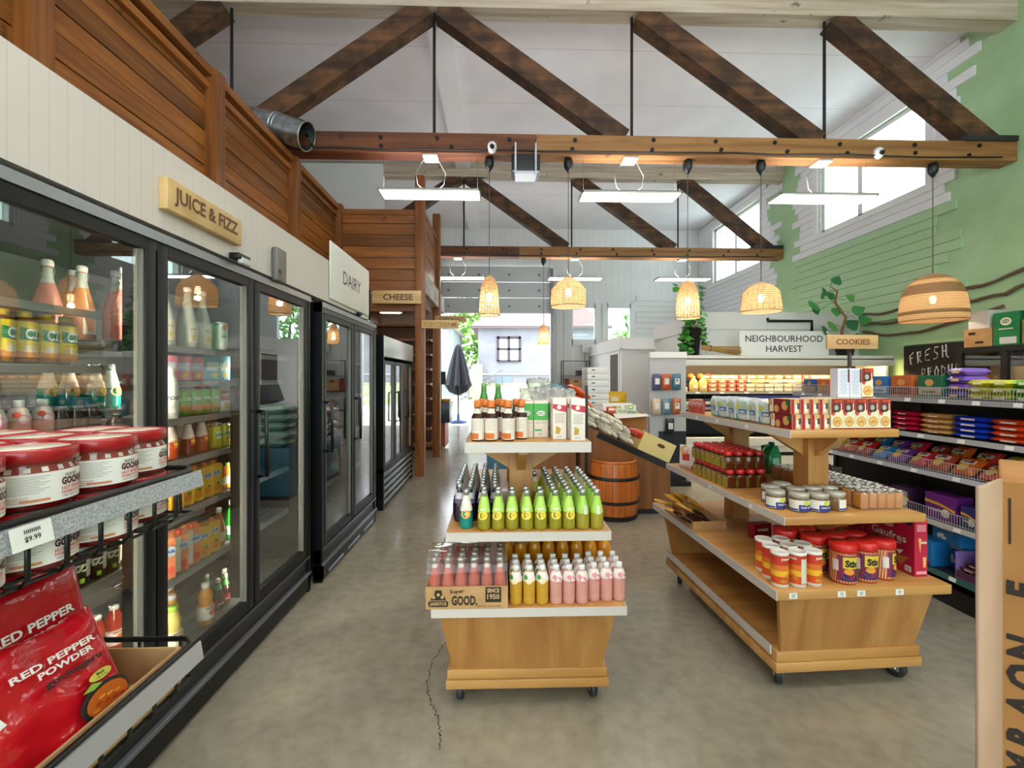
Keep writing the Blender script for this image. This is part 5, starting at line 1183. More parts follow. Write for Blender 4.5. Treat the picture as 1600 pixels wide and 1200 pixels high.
def sd_cook(l_, w, d, h):
    x = -w / 2 - .0012
    l_.rect((x, d / 2, h / 2), NY, Z_, d, h, M('#8c1f22', .4)); 
    for yy, zz, r_ in ((d * .25, h * .55, h * .32), (d * .62, h * .3, h * .26), (d * .9, h * .7, h * .22)): l_.disc((x - .0006, yy, zz), NY, Z_, r_, M('#d9a45c', .5))
    l_.rect((x - .0004, d * .85, h * .5), NY, Z_, d * .18, h * .9, M('#e8dccb', .5)); l_.disc((x - .0008, d * .1, h * .75), NY, Z_, h * .22, M('#2d5a3a', .5))
K_cook = cbox('cookie_box', 'box', .044, .16, .07, M('#e0b98a', .45), dz_cook, sd_cook)
for k in range(2):
    for i in range(4): K_cook.put(f'small red cookie box left of the wafers, {"upper" if k else "lower"} layer, {ORD[i]} from the left', (-.232 + i * .047 - .004 * k, .125 + .004 * k, 1.2052 + k * .0715), 0, 'small red cookie boxes', parent_m=RM)
def dz_candy(q_, w, h):
    q_.rect((0, 0, h * .16), X_, Z_, w * .96, h * .26, M('#1f9fb0', .3)); q_.rect((w * .1, -.0004, h * .42), X_, Z_, w * .5, h * .18, M('#2f6fb0', .3)); q_.text('mint', (w * .1, -.001, h * .42), X_, Z_, h * .12, CREAM, .04); q_.disc((-w * .2, -.0006, h * .65), X_, Z_, w * .14, M('#d9cf4a', .4)); q_.disc((w * .2, -.0006, h * .7), X_, Z_, w * .2, M('#b9c6b0', .4))
K_candy = pack('candy_bag', 'bag', .112, .128, .022, film('#d6dedd', .16), dz_candy, .007, 3, 14, 14)
for i in range(6):
    K_candy.put(f'white and turquoise candy bag on the left shelf edge, {ORD[i]} from the front', (-.225, .34 + i * .102, 1.206), -PI / 2 + .15 * (-1) ** i, 'white and turquoise candy bags', parent_m=RM)
for i in range(5): K_candy.put(f'white and turquoise candy bag in the second line up top, {ORD[i]} from the front', (-.155, .39 + i * .1, 1.206), -PI / 2, 'white and turquoise candy bags', parent_m=RM)
K_mini = pack('snack_packet', 'packet', .035, .09, .01, film('#c9564a', .3), lambda q_, w, h: q_.rect((0, 0, h * .7), X_, Z_, w * .9, h * .3, M('#dcc6b8', .4)), .002, 5, 6, 6)
for i in range(6): K_mini.put(f'small red snack packet behind the candy bags, {ORD[i]} from the front', (-.235, 1.0 + i * .036, 1.206), -PI / 2, 'small red snack packets', parent_m=RM)
# COOKIES sign on its pole
t = thing('shelf_sign', 'wooden board reading COOKIES on a black pole rising from the wafer stand', 'sign', tuple(RM @ Vector((.238, .36, 1.2055))), RZ)
MB().cyl((0, 0, 0), .024, 0, .008, BLACK, 16).obj('pole_foot', t); MB().cyl((0, .0, 0), .0095, .008, .455, M('#2a1512', .4), 10).obj('pole', t)
MB().rbox(-.142, .142, -.022, -.01, .395, .469, wood('sign_kraft', '#c99f6c', '#b58a58', 'X', .5, .6, .05, False), .002).obj('board', t)
a = MB(); a.text('COOKIES', (0, -.0235, .432), X_, Z_, .028, M('#7a4a26', .7), .03, .19); a.obj('lettering', t)
# middle shelf: spice jars, blue-label jars, wrapped biscuits
def spice():
    b = MB(); b.rbox(-.0255, .0255, -.0255, .0255, 0, .074, juice('#5a2410', .1), .006); b.cyl((0, 0, 0), .02, .074, .082, juice('#5a2410', .1), 12)
    c = MB(); c.lathe([(.0245, .08), (.025, .082), (.025, .1), (.0235, .102)], M('#c4201c', .35), 18)
    l_ = MB(); l_.rect((-.0262, 0, .035), NY, Z_, .05, .062, M('#b09a28', .5)); l_.rect((-.0268, 0, .05), NY, Z_, .036, .016, M('#7a2a14', .5)); l_.text('spice', (-.0274, 0, .05), NY, Z_, .01, CREAM, .03)
    for k in range(4): l_.rect((-.0268, 0, .034 - k * .006), NY, Z_, .03 - .006 * (k % 2), .0018, M('#5a4a1a', .6))
    l_.rect((0, .0262, .035), NX, Z_, .04, .05, M('#b09a28', .5))
    return Kind('spice_jar', 'jar', ('jar_body', b), ('lid', c), ('label', l_))
K_sp = spice()
for k in range(2):
    for j in range(7):
        for i in range(4):
            K_sp.put(f'red-lidded spice jar, {"upper" if k else "lower"} layer, {ORD[j]} row from the front, {ORD[i]} from the left', (-.285 + i * .062, .6 + j * .06 + (.015 if k else 0), .8202 + k * .103), rnd.uniform(-.06, .06), 'red-lidded spice jars', parent_m=RM)
def bluejar():
    R = .043; b = MB(); b.lathe([(.04, 0), (R, .004), (R, .06), (.04, .066)], juice('#7a5a34', .1), 20)
    c = MB(); c.lathe([(.0425, .064), (.0425, .084), (.041, .0855)], M('#b9b2a6', .2, .2), 20)
    l_ = MB(); l_.cpatch(R + .0008, .006, .056, F_ - 1.9, F_ + 1.9, M('#e6e2d6', .5), 18); l_.cpatch(R + .0014, .006, .036, F_ - .75, F_ + .75, M('#28348a', .45), 8); cdisc(l_, [(R, 0), (R, .09)], .044, F_, .016, M('#c9d23c', .45), .002, .011)
    l_.ctext('butter nuts', R + .0026, .025, F_, .008, CREAM, .03, .05); l_.cpatch(R + .0012, .008, .016, F_ - 1.9, F_ - .8, M('#28348a', .45), 6); l_.cpatch(R + .0012, .008, .016, F_ + .8, F_ + 1.9, M('#28348a', .45), 6)
    return Kind('nut_jar', 'jar', ('jar_body', b), ('lid', c), ('label', l_))
K_bj = bluejar()
for i, (x, y, r) in enumerate(((-.205, .145, .1), (-.115, .135, .15), (-.02, .15, 1.6), (-.285, .2, .2), (-.245, .295, .3), (-.15, .245, .5), (-.058, .25, 0), (.03, .255, .2), (-.15, .345, .2))):
    K_bj.put(f'clear jar with blue label on the middle cookie shelf, {ORD[i]} counted from the front left', (x, y, .82), r, 'blue-labelled jars', parent_m=RM)
def biscuit():
    b = MB(); q = random.Random(2); c1 = M('#c48138', .6)
    for k in range(5): b.rbox(-.11 + k * .044, -.11 + k * .044 + .038, -.027, .027, .006, .078, c1, .006)
    c2 = MB(); fm2 = clear('#fff4e8', .06, .1, '#f3e6da', 3, .12)
    c2.grid(lambda u, v: ((u - .5) * .236, (-.032 if v < .2 else -.033 + (v - .2) / .6 * .066 if v < .8 else .033), .002 + (v / .2 * .082 if v < .2 else .084 + .004 * math.sin(u * 40) * math.sin(v * 20) if v < .8 else .084 * (1 - v) / .2)), 20, 10, fm2)
    c2.grid(lambda u, v: (-.1 + u * .2, -.026 + v * .052, .087 + .0035 * math.sin(u * 25 + v * 9)), 12, 5, film('#ded8d4', .2))
    return Kind('biscuit_pack', 'packet', ('biscuits', b), ('film_wrap', c2))
K_bis = biscuit()
for i in range(10): K_bis.put(f'clear-wrapped biscuit pack on the middle shelf, {ORD[i]} from the front', (.2 + (0 if i < 2 else .015), .15 + i * .07, .82), 0, 'clear-wrapped biscuit packs', parent_m=RM)
K_wbag = pack('grain_bag', 'bag', .1, .16, .03, film('#e2d6cc', .25), lambda q_, w, h: (q_.rect((w * .1, 0, h * .5), X_, Z_, w * .5, h * .3, M('#b9382c', .4)), q_.disc((0, -.0006, h * .8), X_, Z_, w * .3, M('#d98a4a', .5))), .005, 8)
K_wbag.put('white bag with orange print at the far left end of the middle cookie shelf', (-.275, 1.15, .821), -.9, parent_m=RM)
pack('grain_bag', 'bag', .06, .13, .025, film('#ebe6e6', .15), lambda q_, w, h: q_.disc((0, 0, h * .18), X_, Z_, w * .25, M('#c92c44', .4)), .003, 11).put('small shiny white bag leaning beside the spice jars', (-.275, 1.06, .821), -.8, None, Matrix.Rotation(-.8, 4, 'Z') @ Matrix.Rotation(.35, 4, 'Y'), parent_m=RM)
jg = thing('spray_jug', 'dark green plastic jug with handle behind the cookie stand column', 'jug', tuple(RM @ Vector((.2, .94, .8208))), .3)
b = MB(); b.rbox(-.055, .055, -.035, .035, 0, .13, M('#0f6a3c', .35), .015, 3); b.prism([(-.05, .125), (.05, .125), (.02, .185), (-.015, .185)], 'Y', -.028, .028, M('#0f6a3c', .35)); b.obj('jug_body', jg)
MB().tube([(-.045, 0, .1), (-.085, 0, .13), (-.075, 0, .18), (-.02, 0, .185)], .012, M('#0f6a3c', .35), 8).obj('handle', jg); MB().cyl((.002, 0, 0), .018, .185, .205, M('#142a1f', .4), 12).obj('cap', jg)
MB().rect((0, -.0362, .07), X_, Z_, .06, .07, M('#7fae94', .5)).obj('label', jg)
# deck: snack tray, cans, stick tubs, waffle boxes
def snack_can():
    R = .036; H = .152; b = MB(); b.lathe([(R, 0, M('#e7ddd2', .4)), (R, .016, M('#d9541e', .4)), (R, .05, M('#f0b52a', .4)), (R, .075, M('#e0762a', .4)), (R, .1, M('#c93a24', .4)), (R, H - .01, M('#d8cfc2', .4)), (R, H - .006)], RED, 20)
    c = MB(); c.lathe([(R + .001, H - .01), (R + .0015, H - .006), (R + .0015, H + .002), (R - .002, H + .004), (R - .004, H + .002), (0, H + .002)], M('#ece7df', .4), 20)
    l_ = MB(); p = [(R, 0), (R, H)]; l_.ctext('peanuts', R + .0016, H * .84, F_, .012, CREAM, .03, .046)
    for k in range(9): cdisc(l_, p, .03 + .012 * (k % 3), F_ - .5 + .25 * (k * 5 % 7) * .6, .009, M(('#e39a3a', '#c9701f')[k % 2], .5), .0016, .006)
    l_.cpatch(R + .0012, .02, H * .85, F_ + 1.1, F_ + 1.9, M('#ddd3bf', .5), 5)
    return Kind('peanut_can', 'can', ('can_body', b), ('lid', c), ('label', l_))
K_pc = snack_can()
for i, (x, y, r) in enumerate(((-.365, .055, .2), (-.285, .05, -1.3), (-.208, .055, .35), (-.352, .135, .4), (-.268, .13, .1), (-.19, .14, 0), (-.335, .215, 0), (-.25, .212, 0))):
    K_pc.put(f'orange and red peanut can with white lid, {ORD[i]} counted from front left', (x, y, .513), r, 'orange peanut cans', parent_m=RM)
def tub():
    R = .052; H = .15; b = MB(); b.lathe([(R * .95, 0), (R, .01), (R, H)], M('#b5532f', .25), 24)
    q = random.Random(4)
    for k in range(30):
        a = 2 * PI * k / 30; b.add([((R + .0006) * math.cos(a + e), (R + .0006) * math.sin(a + e), z) for e, z in ((-.05, .008), (.05, .008), (.25, H - .012), (.15, H - .012))], [(0, 1, 2, 3)], M('#e0a878', .3))
    c = MB(); c.lathe([(R + .002, H - .006), (R + .0035, H), (R + .0035, H + .024), (R + .001, H + .028), (0, H + .026)], M('#c8231c', .35), 26)
    l_ = MB(); l_.cpatch(R + .002, .018, .132, F_ - 1.2, F_ + 1.3, M('#7a2a4a', .4), 14); l_.cpatch(R + .0023, .018, .05, F_ - .9, F_ + .5, M('#3b1f5c', .4), 10); l_.cpatch(R + .0026, .075, .126, F_ - .8, F_ + .55, M('#e3c03c', .4), 10); l_.ctext('Stix', R + .0034, .098, F_ - .12, .028, INK, .05, .058)
    p = [(R, 0), (R, H)]; cdisc(l_, p, .05, F_ + .75, .017, M('#3aa04a', .4), .003, .02); cdisc(l_, p, .048, F_ - .35, .028, M('#a8241f', .4), .003, .022); cdisc(l_, p, .062, F_ - .35, .02, M('#e39a2c', .4), .0036, .014); l_.cpatch(R + .0026, .03, .08, F_ + 1.0, F_ + 1.2, CREAM, 3)
    l_.cpatch(R + .0024, .06, .11, F_ - 1.55, F_ - 1.1, M('#e2d8cc', .5), 4)
    return Kind('biscuit_stick_tub', 'tub', ('tub_body', b), ('lid', c), ('label', l_))
K_tub = tub()
for i, (x, y, r) in enumerate(((-.045, .075, .1), (.066, .085, .15), (.172, .105, .9), (-.1, .185, .35), (.012, .195, 0), (.122, .21, .4), (-.07, .3, .2), (.05, .31, 0), (-.18, .28, 0))):
    K_tub.put(f'red-lidded biscuit stick tub on the cookie stand deck, {ORD[i]} counted from the front left', (x, y, .513), r, 'red-lidded stick tubs', parent_m=RM)
def dz_waf_side(word):
    def f(l_, w, d, h):
        x = -w / 2 - .0012; UX = NY
        for k in range(5): l_.rect((x, d * (.1 + k * .2), h * .93), UX, Z_, d * .1, h * .13, M('#26222a', .5) if k % 2 == 0 else CREAM)
        l_.disc((x, d * .5, h * .78), UX, Z_, h * .11, M('#e4b0a0', .5), 14, h * .05)
        l_.text(word, (x - .0006, d * .5, h * .6), UX, Z_, h * .13, CREAM, .01, d * .7); l_.text('cornets', (x - .0006, d * .45, h * .5), UX, Z_, h * .045, CREAM, 0, d * .4)
        l_.poly([(x, d * .75, h * .45), (x, d * .35, h * .42), (x, d * .55, h * .05)], M('#c98f4a', .5)); l_.disc((x - .0006, d * .72, h * .43), UX, Z_, h * .1, M('#5a3a34', .5)); l_.poly([(x - .0004, d * .2, h * .4), (x - .0004, d * .35, h * .36), (x - .0004, d * .28, h * .3)], CREAM); l_.poly([(x - .0006, d * .45, h * .25), (x - .0006, d * .1, h * .3), (x - .0006, d * .25, h * .12)], M('#b97a3a', .5))
        l_.rect((x, d * .12, h * .1), UX, Z_, d * .12, h * .1, PAPER); l_.text('12', (x - .0006, d * .12, h * .1), UX, Z_, h * .05, INK, .03)
    return f
def dz_waf_front(l_, y, w, h):
    for k in range(5): l_.rect((0, y, h * (.9 - k * .025)), X_, Z_, w * .7, h * .01, M('#f0b7c0', .5))
    l_.poly([(-w * .25, y, h * .68), (w * .02, y, h * .66), (-w * .1, y, h * .4)], M('#d9a45c', .5)); l_.poly([(w * .1, y, h * .34), (w * .38, y, h * .34), (w * .32, y, h * .16), (w * .15, y, h * .16)], M('#dfae60', .5)); l_.text('mix', (w * .2, y, h * .6), X_, Z_, h * .05, CREAM, .03); l_.rect((0, y, h * .07), X_, Z_, w * .8, h * .05, M('#e59aa8', .5))
PKB = M('#b81a3c', .4)
for i, (wd, dd) in enumerate((('Gaufres', .27), ('Waffle', .27), ('Waffle', .27))):
    K = cbox('waffle_cone_box', 'box', .065, dd, .268 - .0 * i, PKB, dz_waf_front, dz_waf_side(wd), .002)
    K.put(f'crimson ice cream cone box lettered {wd}, {ORD[i]} in line from the front', (.355, .085 + i * .28, .513), 0, 'crimson cone boxes', parent_m=RM)
cbox('sweet_box', 'box', .12, .05, .085, M('#a01228', .4), lambda l_, y, w, h: (l_.text('sweets', (0, y, h * .6), X_, Z_, h * .25, CREAM, .03, w * .6), l_.rect((0, y, h * .12), X_, Z_, w, h * .1, M('#d86a7a', .4)))).put('small dark red box lying behind the peanut cans', (-.07, .62, .513), .15, parent_m=RM)
tr = thing('snack_tray', 'shallow kraft tray of snack bars at the far left of the deck', 'tray', tuple(RM @ Vector((-.3, .79, .5136))), RZ)
MB().box(-.105, .105, 0, .42, 0, .003, KRAFT).obj('tray_floor', tr)
for v in ((-.105, .105, 0, .004), (-.105, .105, .416, .42), (-.105, -.101, .004, .416), (.101, .105, .004, .416)): MB().box(*v, .003, .05, KRAFT).obj('tray_wall', tr)
K_gold = pack('snack_bar', 'bar', .05, .13, .012, film('#c9922e', .18), lambda q_, w, h: q_.disc((0, 0, h * .5), X_, Z_, w * .35, M('#6a2a14', .4), 12, h * .2), .003, 4, 8, 8)
K_brown = pack('snack_bar', 'bar', .042, .12, .01, film('#3a2018', .2), lambda q_, w, h: q_.rect((0, 0, h * .5), X_, Z_, w * .7, h * .35, M('#b98a5a', .4)), .003, 6, 8, 8)
q = random.Random(11)
for i in range(12):
    K_brown.put(f'dark brown snack bar in the kraft tray, {ORD[i]} from the front', tuple(RM @ Vector((-.365 + (i % 3) * .05, .83 + (i // 3) * .035, .53 + .006 * (i % 3)))), 0, 'brown snack bars in the tray', Matrix.Rotation(PI / 2 + q.uniform(-.3, .3), 4, 'Z') @ Matrix.Rotation(-1.15 + q.uniform(-.2, .2), 4, 'X'))
for i in range(12):
    K_gold.put(f'gold wrapped snack bar heaped at the back of the tray, {ORD[i]} from the front', tuple(RM @ Vector((-.37 + (i % 3) * .06, .97 + (i // 3) * .06, .545 + .02 * (i % 4)))), 0, 'gold snack bars in the tray', Matrix.Rotation(PI / 2 + q.uniform(-.6, .6), 4, 'Z') @ Matrix.Rotation(-1.1 + q.uniform(-.3, .25), 4, 'X'))

# ================================================================ black shop shelving at the right
SX = 2.83; SY0 = 1.55; SY1 = 4.25
sf = thing('shop_shelving', 'long black pegboard shop shelving full of biscuits at the right', 'shelving', (SX, SY0, 0)); SD = .46
PEG = ruled('pegboard', '#241d17', '#120e0b', 'Z', .025, .006, .6)
def zs(z0, z1, y0, y1, m, dx=0): return MB().box(SD - .03 + dx, SD + dx, y0, y1, z0, z1, m)
LS = SY1 - SY0
zs(.0, 1.42, 0, LS, PEG).obj('back_panel', sf)
for y in (.0, .9, 1.8, LS - .03): MB().box(SD - .05, SD - .028, y, y + .035, 0, 1.42, BLACK).obj('upright', sf)
MB().box(.03, SD, 0, LS, 0, .12, BLACK).obj('base', sf)
LV = [(.2, M('#2f5a50', .5)), (.516, M('#b7b1a6', .5)), (.83, M('#b3b4b8', .45)), (1.07, M('#a5a39f', .45)), (1.31, M('#8f8d8c', .45))]
FEN = M('#c9c9c8', .3, .6)
for i, (z, m) in enumerate(LV):
    o = MB().box(.012, SD - .03, .0, LS, z - .022, z, M('#17171a', .5)).obj('shelf', sf)
    MB().prism([(0, z - .028), (.012, z - .03), (.012, z + .004), (.006, z + .004)], 'Y', 0, LS, m).obj('price_rail', o)
    q = random.Random(i)
    y = .12
    while y < LS - .1:
        MB().poly([(-.0015, y, z - .024), (-.0015, y + .045, z - .024), (.0035, y + .045, z), (.0035, y, z)][::-1], TAGW).obj('price_tag', o); y += q.uniform(.2, .3)
    if i in (1, 2, 4):
        f = MB()
        for dz in (.012, .075): f.tube([(.02, .01, z + dz), (.02, LS - .01, z + dz)], .0024, FEN, 5)
        y = .02
        while y < LS: f.box(.0185, .0212, y - .0012, y + .0012, z, z + .075, FEN); y += .017
        f.obj('wire_fence', o)
def P_(x, y): return (SX + x, y)
def flat(name, cat, w, d, h, col, deco=None, seed=1):    # flat flow-wrapped pack lying down
    m = film(col, .2); b = MB(); T = Matrix.Rotation(-PI / 2, 4, 'X') @ Matrix.Translation((0, 0, 0))
    b.grid(lambda u, v: ((u - .5) * w, (v - .5) * d, h / 2 + h * .5 * bulge((u - .5) * w, v * d, w, d, .16)), 12, 8, m); b.grid(lambda u, v: ((.5 - u) * w, (v - .5) * d, h / 2 - h * .5 * bulge((u - .5) * w, v * d, w, d, .16)), 12, 8, m)
    parts = [('wrapper', b)]
    if deco:
        l_ = MB(); deco(l_, -d / 2 * .98, w, h); parts.append(('label', l_))
    return Kind(name, cat, *parts)
def dz_flat(c2, txt):
    def f(l_, y, w, h): l_.rect((0, y - .002, h * .5), X_, (0, .1, 1), w * .42, h * .34, M(c2, .4)); l_.text(txt, (0, y - .003, h * .5), X_, Z_, h * .26, M('#f2ead8', .4), .03, w * .3)
    return f
R_ = -PI / 2
cols = [(3.13, '#c2183f', '#8d0f2a', 'pink red', .185), (2.9, '#cf9c5c', '#b98040', 'tan', .2), (2.68, '#1f3fb5', '#c8b8c8', 'royal blue', .2), (2.46, '#d8481c', '#c9988a', 'orange', .2), (2.24, '#c9301c', '#e0b89a', 'scarlet', .2)]
for y, c, c2, nm, w in cols:
    K = flat('biscuit_packet', 'packet', w, .17, .034, c, dz_flat(c2, 'biscuit'))
    for k in range(4): K.put(f'{nm} flat biscuit packet on the second black shelf, {ORD[k]} up its stack', (SX + .14, y, 1.0705 + k * .035), R_, f'{nm} biscuit packets')
def fbox(col, txt, w, d, h, c2='#f0e6d0', extra=None): 
    def dz(l_, y, ww, hh):
        l_.rect((0, y, hh * .3), X_, Z_, ww * .9, hh * .3, M(c2, .4)); l_.text(txt, (0, y - .001, hh * .3), X_, Z_, hh * .14, M(col, .5), .04, ww * .6); l_.disc((0, y - .0006, hh * .68), X_, Z_, hh * .2, M('#d9a05a', .5), 14, hh * .15)
    return cbox('biscuit_box', 'box', w, d, h, M(col, .4), dz)
T0 = 1.3105
for y, c, c2, nm, w, h in ((4.08, '#1f63a8', '#d9b23a', 'blue', .16, .125), (3.9, '#d8602c', '#c9a83a', 'orange', .16, .125), (3.72, '#2f8a44', '#e0a04a', 'green', .16, .125), (3.32, '#2a72b8', '#cfe0ea', 'bright blue', .15, .15), (3.13, '#c9642a', '#7a2a18', 'rust orange', .17, .155), (2.92, '#1f6a48', '#cdb694', 'dark green', .17, .155)):
    fbox(c, 'crackers', w, .12, h, c2).put(f'{nm} biscuit box standing on the top black shelf', (SX + .05, y, T0), R_, 'biscuit boxes on the top shelf')
K_pur = flat('biscuit_packet', 'packet', .12, .17, .05, '#7d5ab0', dz_flat('#d9a04a', 'oat'))
for k in range(4): K_pur.put(f'purple biscuit packet on the top shelf, {ORD[k]} up in the stack', (SX + .14, 2.765 - .004 * k, T0 + k * .05), R_, 'purple biscuit packets')
for nm, c, y in (('yellow', '#d3c41f', 2.62), ('yellow green', '#c9c92a', 2.5), ('green', '#5fae2a', 2.38), ('red cream', '#c9463a', 2.26)):
    K = flat('biscuit_packet', 'packet', .12, .17, .042, c, dz_flat('#e9e0b0', 'lemon'))
    for k in range(3 if nm != 'red cream' else 2): K.put(f'{nm} biscuit packet on the top shelf, {ORD[k]} up in the stack', (SX + .13, y, T0 + k * .042), R_ + .06 * (-1) ** k, f'{nm} biscuit packets')
BAGC = [('#c9283a', 'red'), ('#e0a02a', 'amber'), ('#d9601f', 'orange'), ('#e3c62c', 'yellow'), ('#a81f1f', 'dark red'), ('#24328a', 'navy'), ('#7a3f9a', 'violet'), ('#b8482a', 'rust'), ('#2f6fb8', 'blue'), ('#d0402c', 'scarlet'), ('#3b55b0', 'periwinkle'), ('#2a86c0', 'sky blue')]
KB = {}
for i in range(30):
    c, nm = BAGC[(i * 5 + i // 4) % 12]
    if c not in KB: KB[c] = pack('candy_bag', 'bag', .125, .15, .03, film(c, .2), lambda q_, w, h, c=c: (q_.rect((0, 0, h * .6), X_, Z_, w * .7, h * .22, M('#efe4d0', .4)), q_.disc((0, -.0006, h * .28), X_, Z_, w * .24, M('#e0b04a' if c != '#e0a02a' else '#a8321f', .4)), q_.text('candy', (0, -.001, h * .6), X_, Z_, h * .12, M('#5a1a2a', .5), .03, w * .5)), .004, i, 10, 10)
    row_, k = divmod(i, 15)
    y = 1.95 + k * .155; x = .06 + row_ * .12
    KB[c].put(f'{nm} candy bag in the wire-fronted shelf, {"front" if row_ == 0 else "back"} line, {["first","second","third","fourth","fifth","sixth","seventh","eighth","ninth","tenth","eleventh","twelfth","thirteenth","fourteenth","fifteenth"][k]} from the near end', (SX + x, y, .842 + .03 * row_), 0, 'candy bags behind the wire fence', Matrix.Rotation(R_ + q.uniform(-.15, .15), 4, 'Z') @ Matrix.Rotation(-1.0 + .2 * row_ + q.uniform(-.15, .15), 4, 'X'))
def pbox(col, c2, txt, w, d, h, nm):
    def dz(l_, y, ww, hh):
        l_.poly([(-ww / 2, y, hh * .72), (0, y, hh * .66), (ww / 2, y, hh * .5), (ww / 2, y, hh * .4), (0, y, hh * .56), (-ww / 2, y, hh * .6)], M('#e0a02a', .4)); l_.disc((ww * .2, y - .0006, hh * .3), X_, Z_, hh * .17, CREAM); l_.text(txt, (-ww * .12, y - .001, hh * .36), X_, Z_, hh * .12, CREAM, .03, ww * .5)
    return cbox('snack_box', 'box', w, d, h, M(col, .4), dz)
for y, c, txt, w, h, nm in ((3.15, '#3b1a3c', 'tea', .14, .15, 'dark plum'), (2.86, '#6a2078', 'multi', .2, .165, 'bright purple'), (2.68, '#2a2a6a', 'bar', .09, .13, 'navy'), (2.55, '#2a1f4a', 'choc', .12, .16, 'deep violet'), (3.42, '#8a1f3a', 'fruit', .16, .1, 'wine red'), (3.6, '#c98a9a', 'rose', .14, .09, 'dusty pink'), (2.36, '#1f1f3a', 'tea', .14, .16, 'midnight blue')):
    pbox(c, None, txt, w, .12, h, nm).put(f'{nm} snack box behind the wire fence on the second lowest shelf', (SX + .06, y, .517), R_, 'snack boxes on the second lowest shelf')
for k, y in enumerate((3.78, 3.9)): pack('coffee_bag', 'bag', .11, .17, .03, film('#4a4744', .2), lambda q_, w, h: q_.rect((0, 0, h * .4), X_, Z_, w * .6, h * .35, M('#8f7a68', .4)), .005, k + 3).put(f'dark grey foil bag beside the stand column, {ORD[k]} from the near end', (SX + .08, y, .517), R_, 'dark foil bags')
def dz_pop(l_, y, w, h):
    for k in range(7): l_.disc((-w * .25 + .08 * w * (k % 4), y - .0004 * k, h * (.28 + .08 * (k % 3))), X_, Z_, h * .1, M('#e9e9ea', .5), 8)
    l_.text('popcorn', (0, y - .001, h * .8), X_, Z_, h * .12, CREAM, .03, w * .6); l_.disc((w * .36, y, h * .12), X_, Z_, h * .06, RED)
K_pop = cbox('popcorn_box', 'box', .2, .13, .16, M('#1f74b4', .4), dz_pop)
K_pop.put('blue popcorn box on the bottom shelf beside the cone boxes', (SX + .03, 2.98, .2006), R_); K_pop2 = cbox('popcorn_box', 'box', .2, .13, .11, M('#1f74b4', .4), dz_pop); K_pop2.put('blue popcorn box lying on top of another on the bottom shelf', (SX + .1, 2.86, .363), R_ - .1); K_pop.put('blue popcorn box under the lying one on the bottom shelf', (SX + .16, 2.86, .2006), R_)
o_ = thing('candy_display_box', 'open lilac display box of dark candy bars on the bottom shelf', 'box', (SX + .03, 2.66, .2006), R_)
MB().box(-.07, .07, 0, .16, 0, .004, M('#8f74b8', .5)).obj('box_floor', o_)
for v in ((-.07, -.066, 0, .16, .16), (.066, .07, 0, .16, .16), (-.066, .066, .156, .16, .16), (-.066, .066, 0, .004, .05)): MB().box(v[0], v[1], v[2], v[3], .004, v[4], M('#8f74b8' if v[4] > .1 else '#5a2a3c', .5)).obj('box_wall', o_)
K_bar = flat('candy_bar', 'bar', .11, .04, .022, '#4a1a24', dz_flat('#c9a07a', 'choc'))
for k in range(4): K_bar.put(f'dark candy bar in the open lilac box, {ORD[k]} up', (SX + .06 + .03 * (k % 2), 2.66, .207 + .023 * k), R_, 'dark candy bars in the lilac box')
K_bar2 = flat('candy_bar', 'bar', .11, .12, .022, '#8a2464', dz_flat('#e0b0c8', 'nougat'))
for k in range(8): K_bar2.put(f'magenta candy packet at the near end of the bottom shelf, {ORD[k]} up in its stack', (SX + .1, 2.52, .2006 + .023 * k), R_, 'magenta candy packets')
# ================================================================ produce bins, open produce cooler, far end of the shop
BIN = wood('bin_ply', '#8f5a2a', '#74441c', 'Z', .5, .45, .1, False)
bn = thing('produce_bin', 'brown plywood produce bin with sloping top beyond the aisle stand', 'produce bin', (1.13, 4.7, 0))
def bz(x): return .944 - (x - .911) * .4556
x0, x1, ya, yb = .86, 1.815, 4.7, 7.6
MB(Matrix.Translation((-1.13, -4.7, 0))).prism([(x0, .06), (x1, .06), (x1, bz(x1)), (x0, bz(x0))], 'Y', ya, yb, BIN).obj('bin_body', bn)
m = MB(Matrix.Translation((-1.13, -4.7, 0))); m.box(x0 + .02, x1 - .02, ya + .03, yb, 0, .06, BLACK); m.obj('toe_kick', bn)
m = MB(Matrix.Translation((-1.13, -4.7, 0))); m.prism([(1.05, bz(1.05) - .005), (x1 + .01, bz(x1) - .005), (x1 + .01, bz(x1) - .07), (1.02, bz(1.02) - .07)], 'Y', ya - .012, ya - .0005, BLACK); m.prism([(x1, bz(x1) - .07), (x1 + .014, bz(x1) - .07), (x1 + .014, bz(x1) + .03), (x1, bz(x1) + .03)], 'Y', ya - .012, yb, BLACK); m.obj('edge_trim', bn)
SLR = Matrix.Rotation(math.atan(.4556), 4, 'Y')
q = random.Random(21)
# half barrel against the bin end
br = thing('half_barrel', 'orange-brown wooden half barrel with dark hoops against the bin end', 'barrel', (1.2, 4.69, 0))
BW = wood('barrel_stave', '#d9782e', '#ba6222', 'Z', 1, .35, .1, False, None, .3); HP = M('#241a16', .5)
def bp(z): return .235 + .035 * math.sin(PI * z / .58)
m = MB()
for k in range(12):
    a0 = PI + PI * k / 12; m.lathe([(bp(z), z) for z in (.05, .15, .27, .38, .5, .58)], BW, 3, a0=a0 + .006, a1=a0 + PI / 12 - .006, cap=False)
m.obj('stave_shell', br)
for z0, z1 in ((0, .05), (.17, .205), (.41, .445)):
    m = MB(); m.lathe([(bp(z0) + .004, z0), (bp(z0) + .006, (z0 + z1) / 2), (bp(z1) + .004, z1)], HP, 28, a0=PI, a1=2 * PI, cap=False); m.obj('hoop', br)
m = MB(); m.poly([((bp(.55)) * math.cos(PI + PI * k / 20), bp(.55) * math.sin(PI + PI * k / 20), .555) for k in range(21)], M('#b98a55', .8)); m.obj('barrel_lid', br)
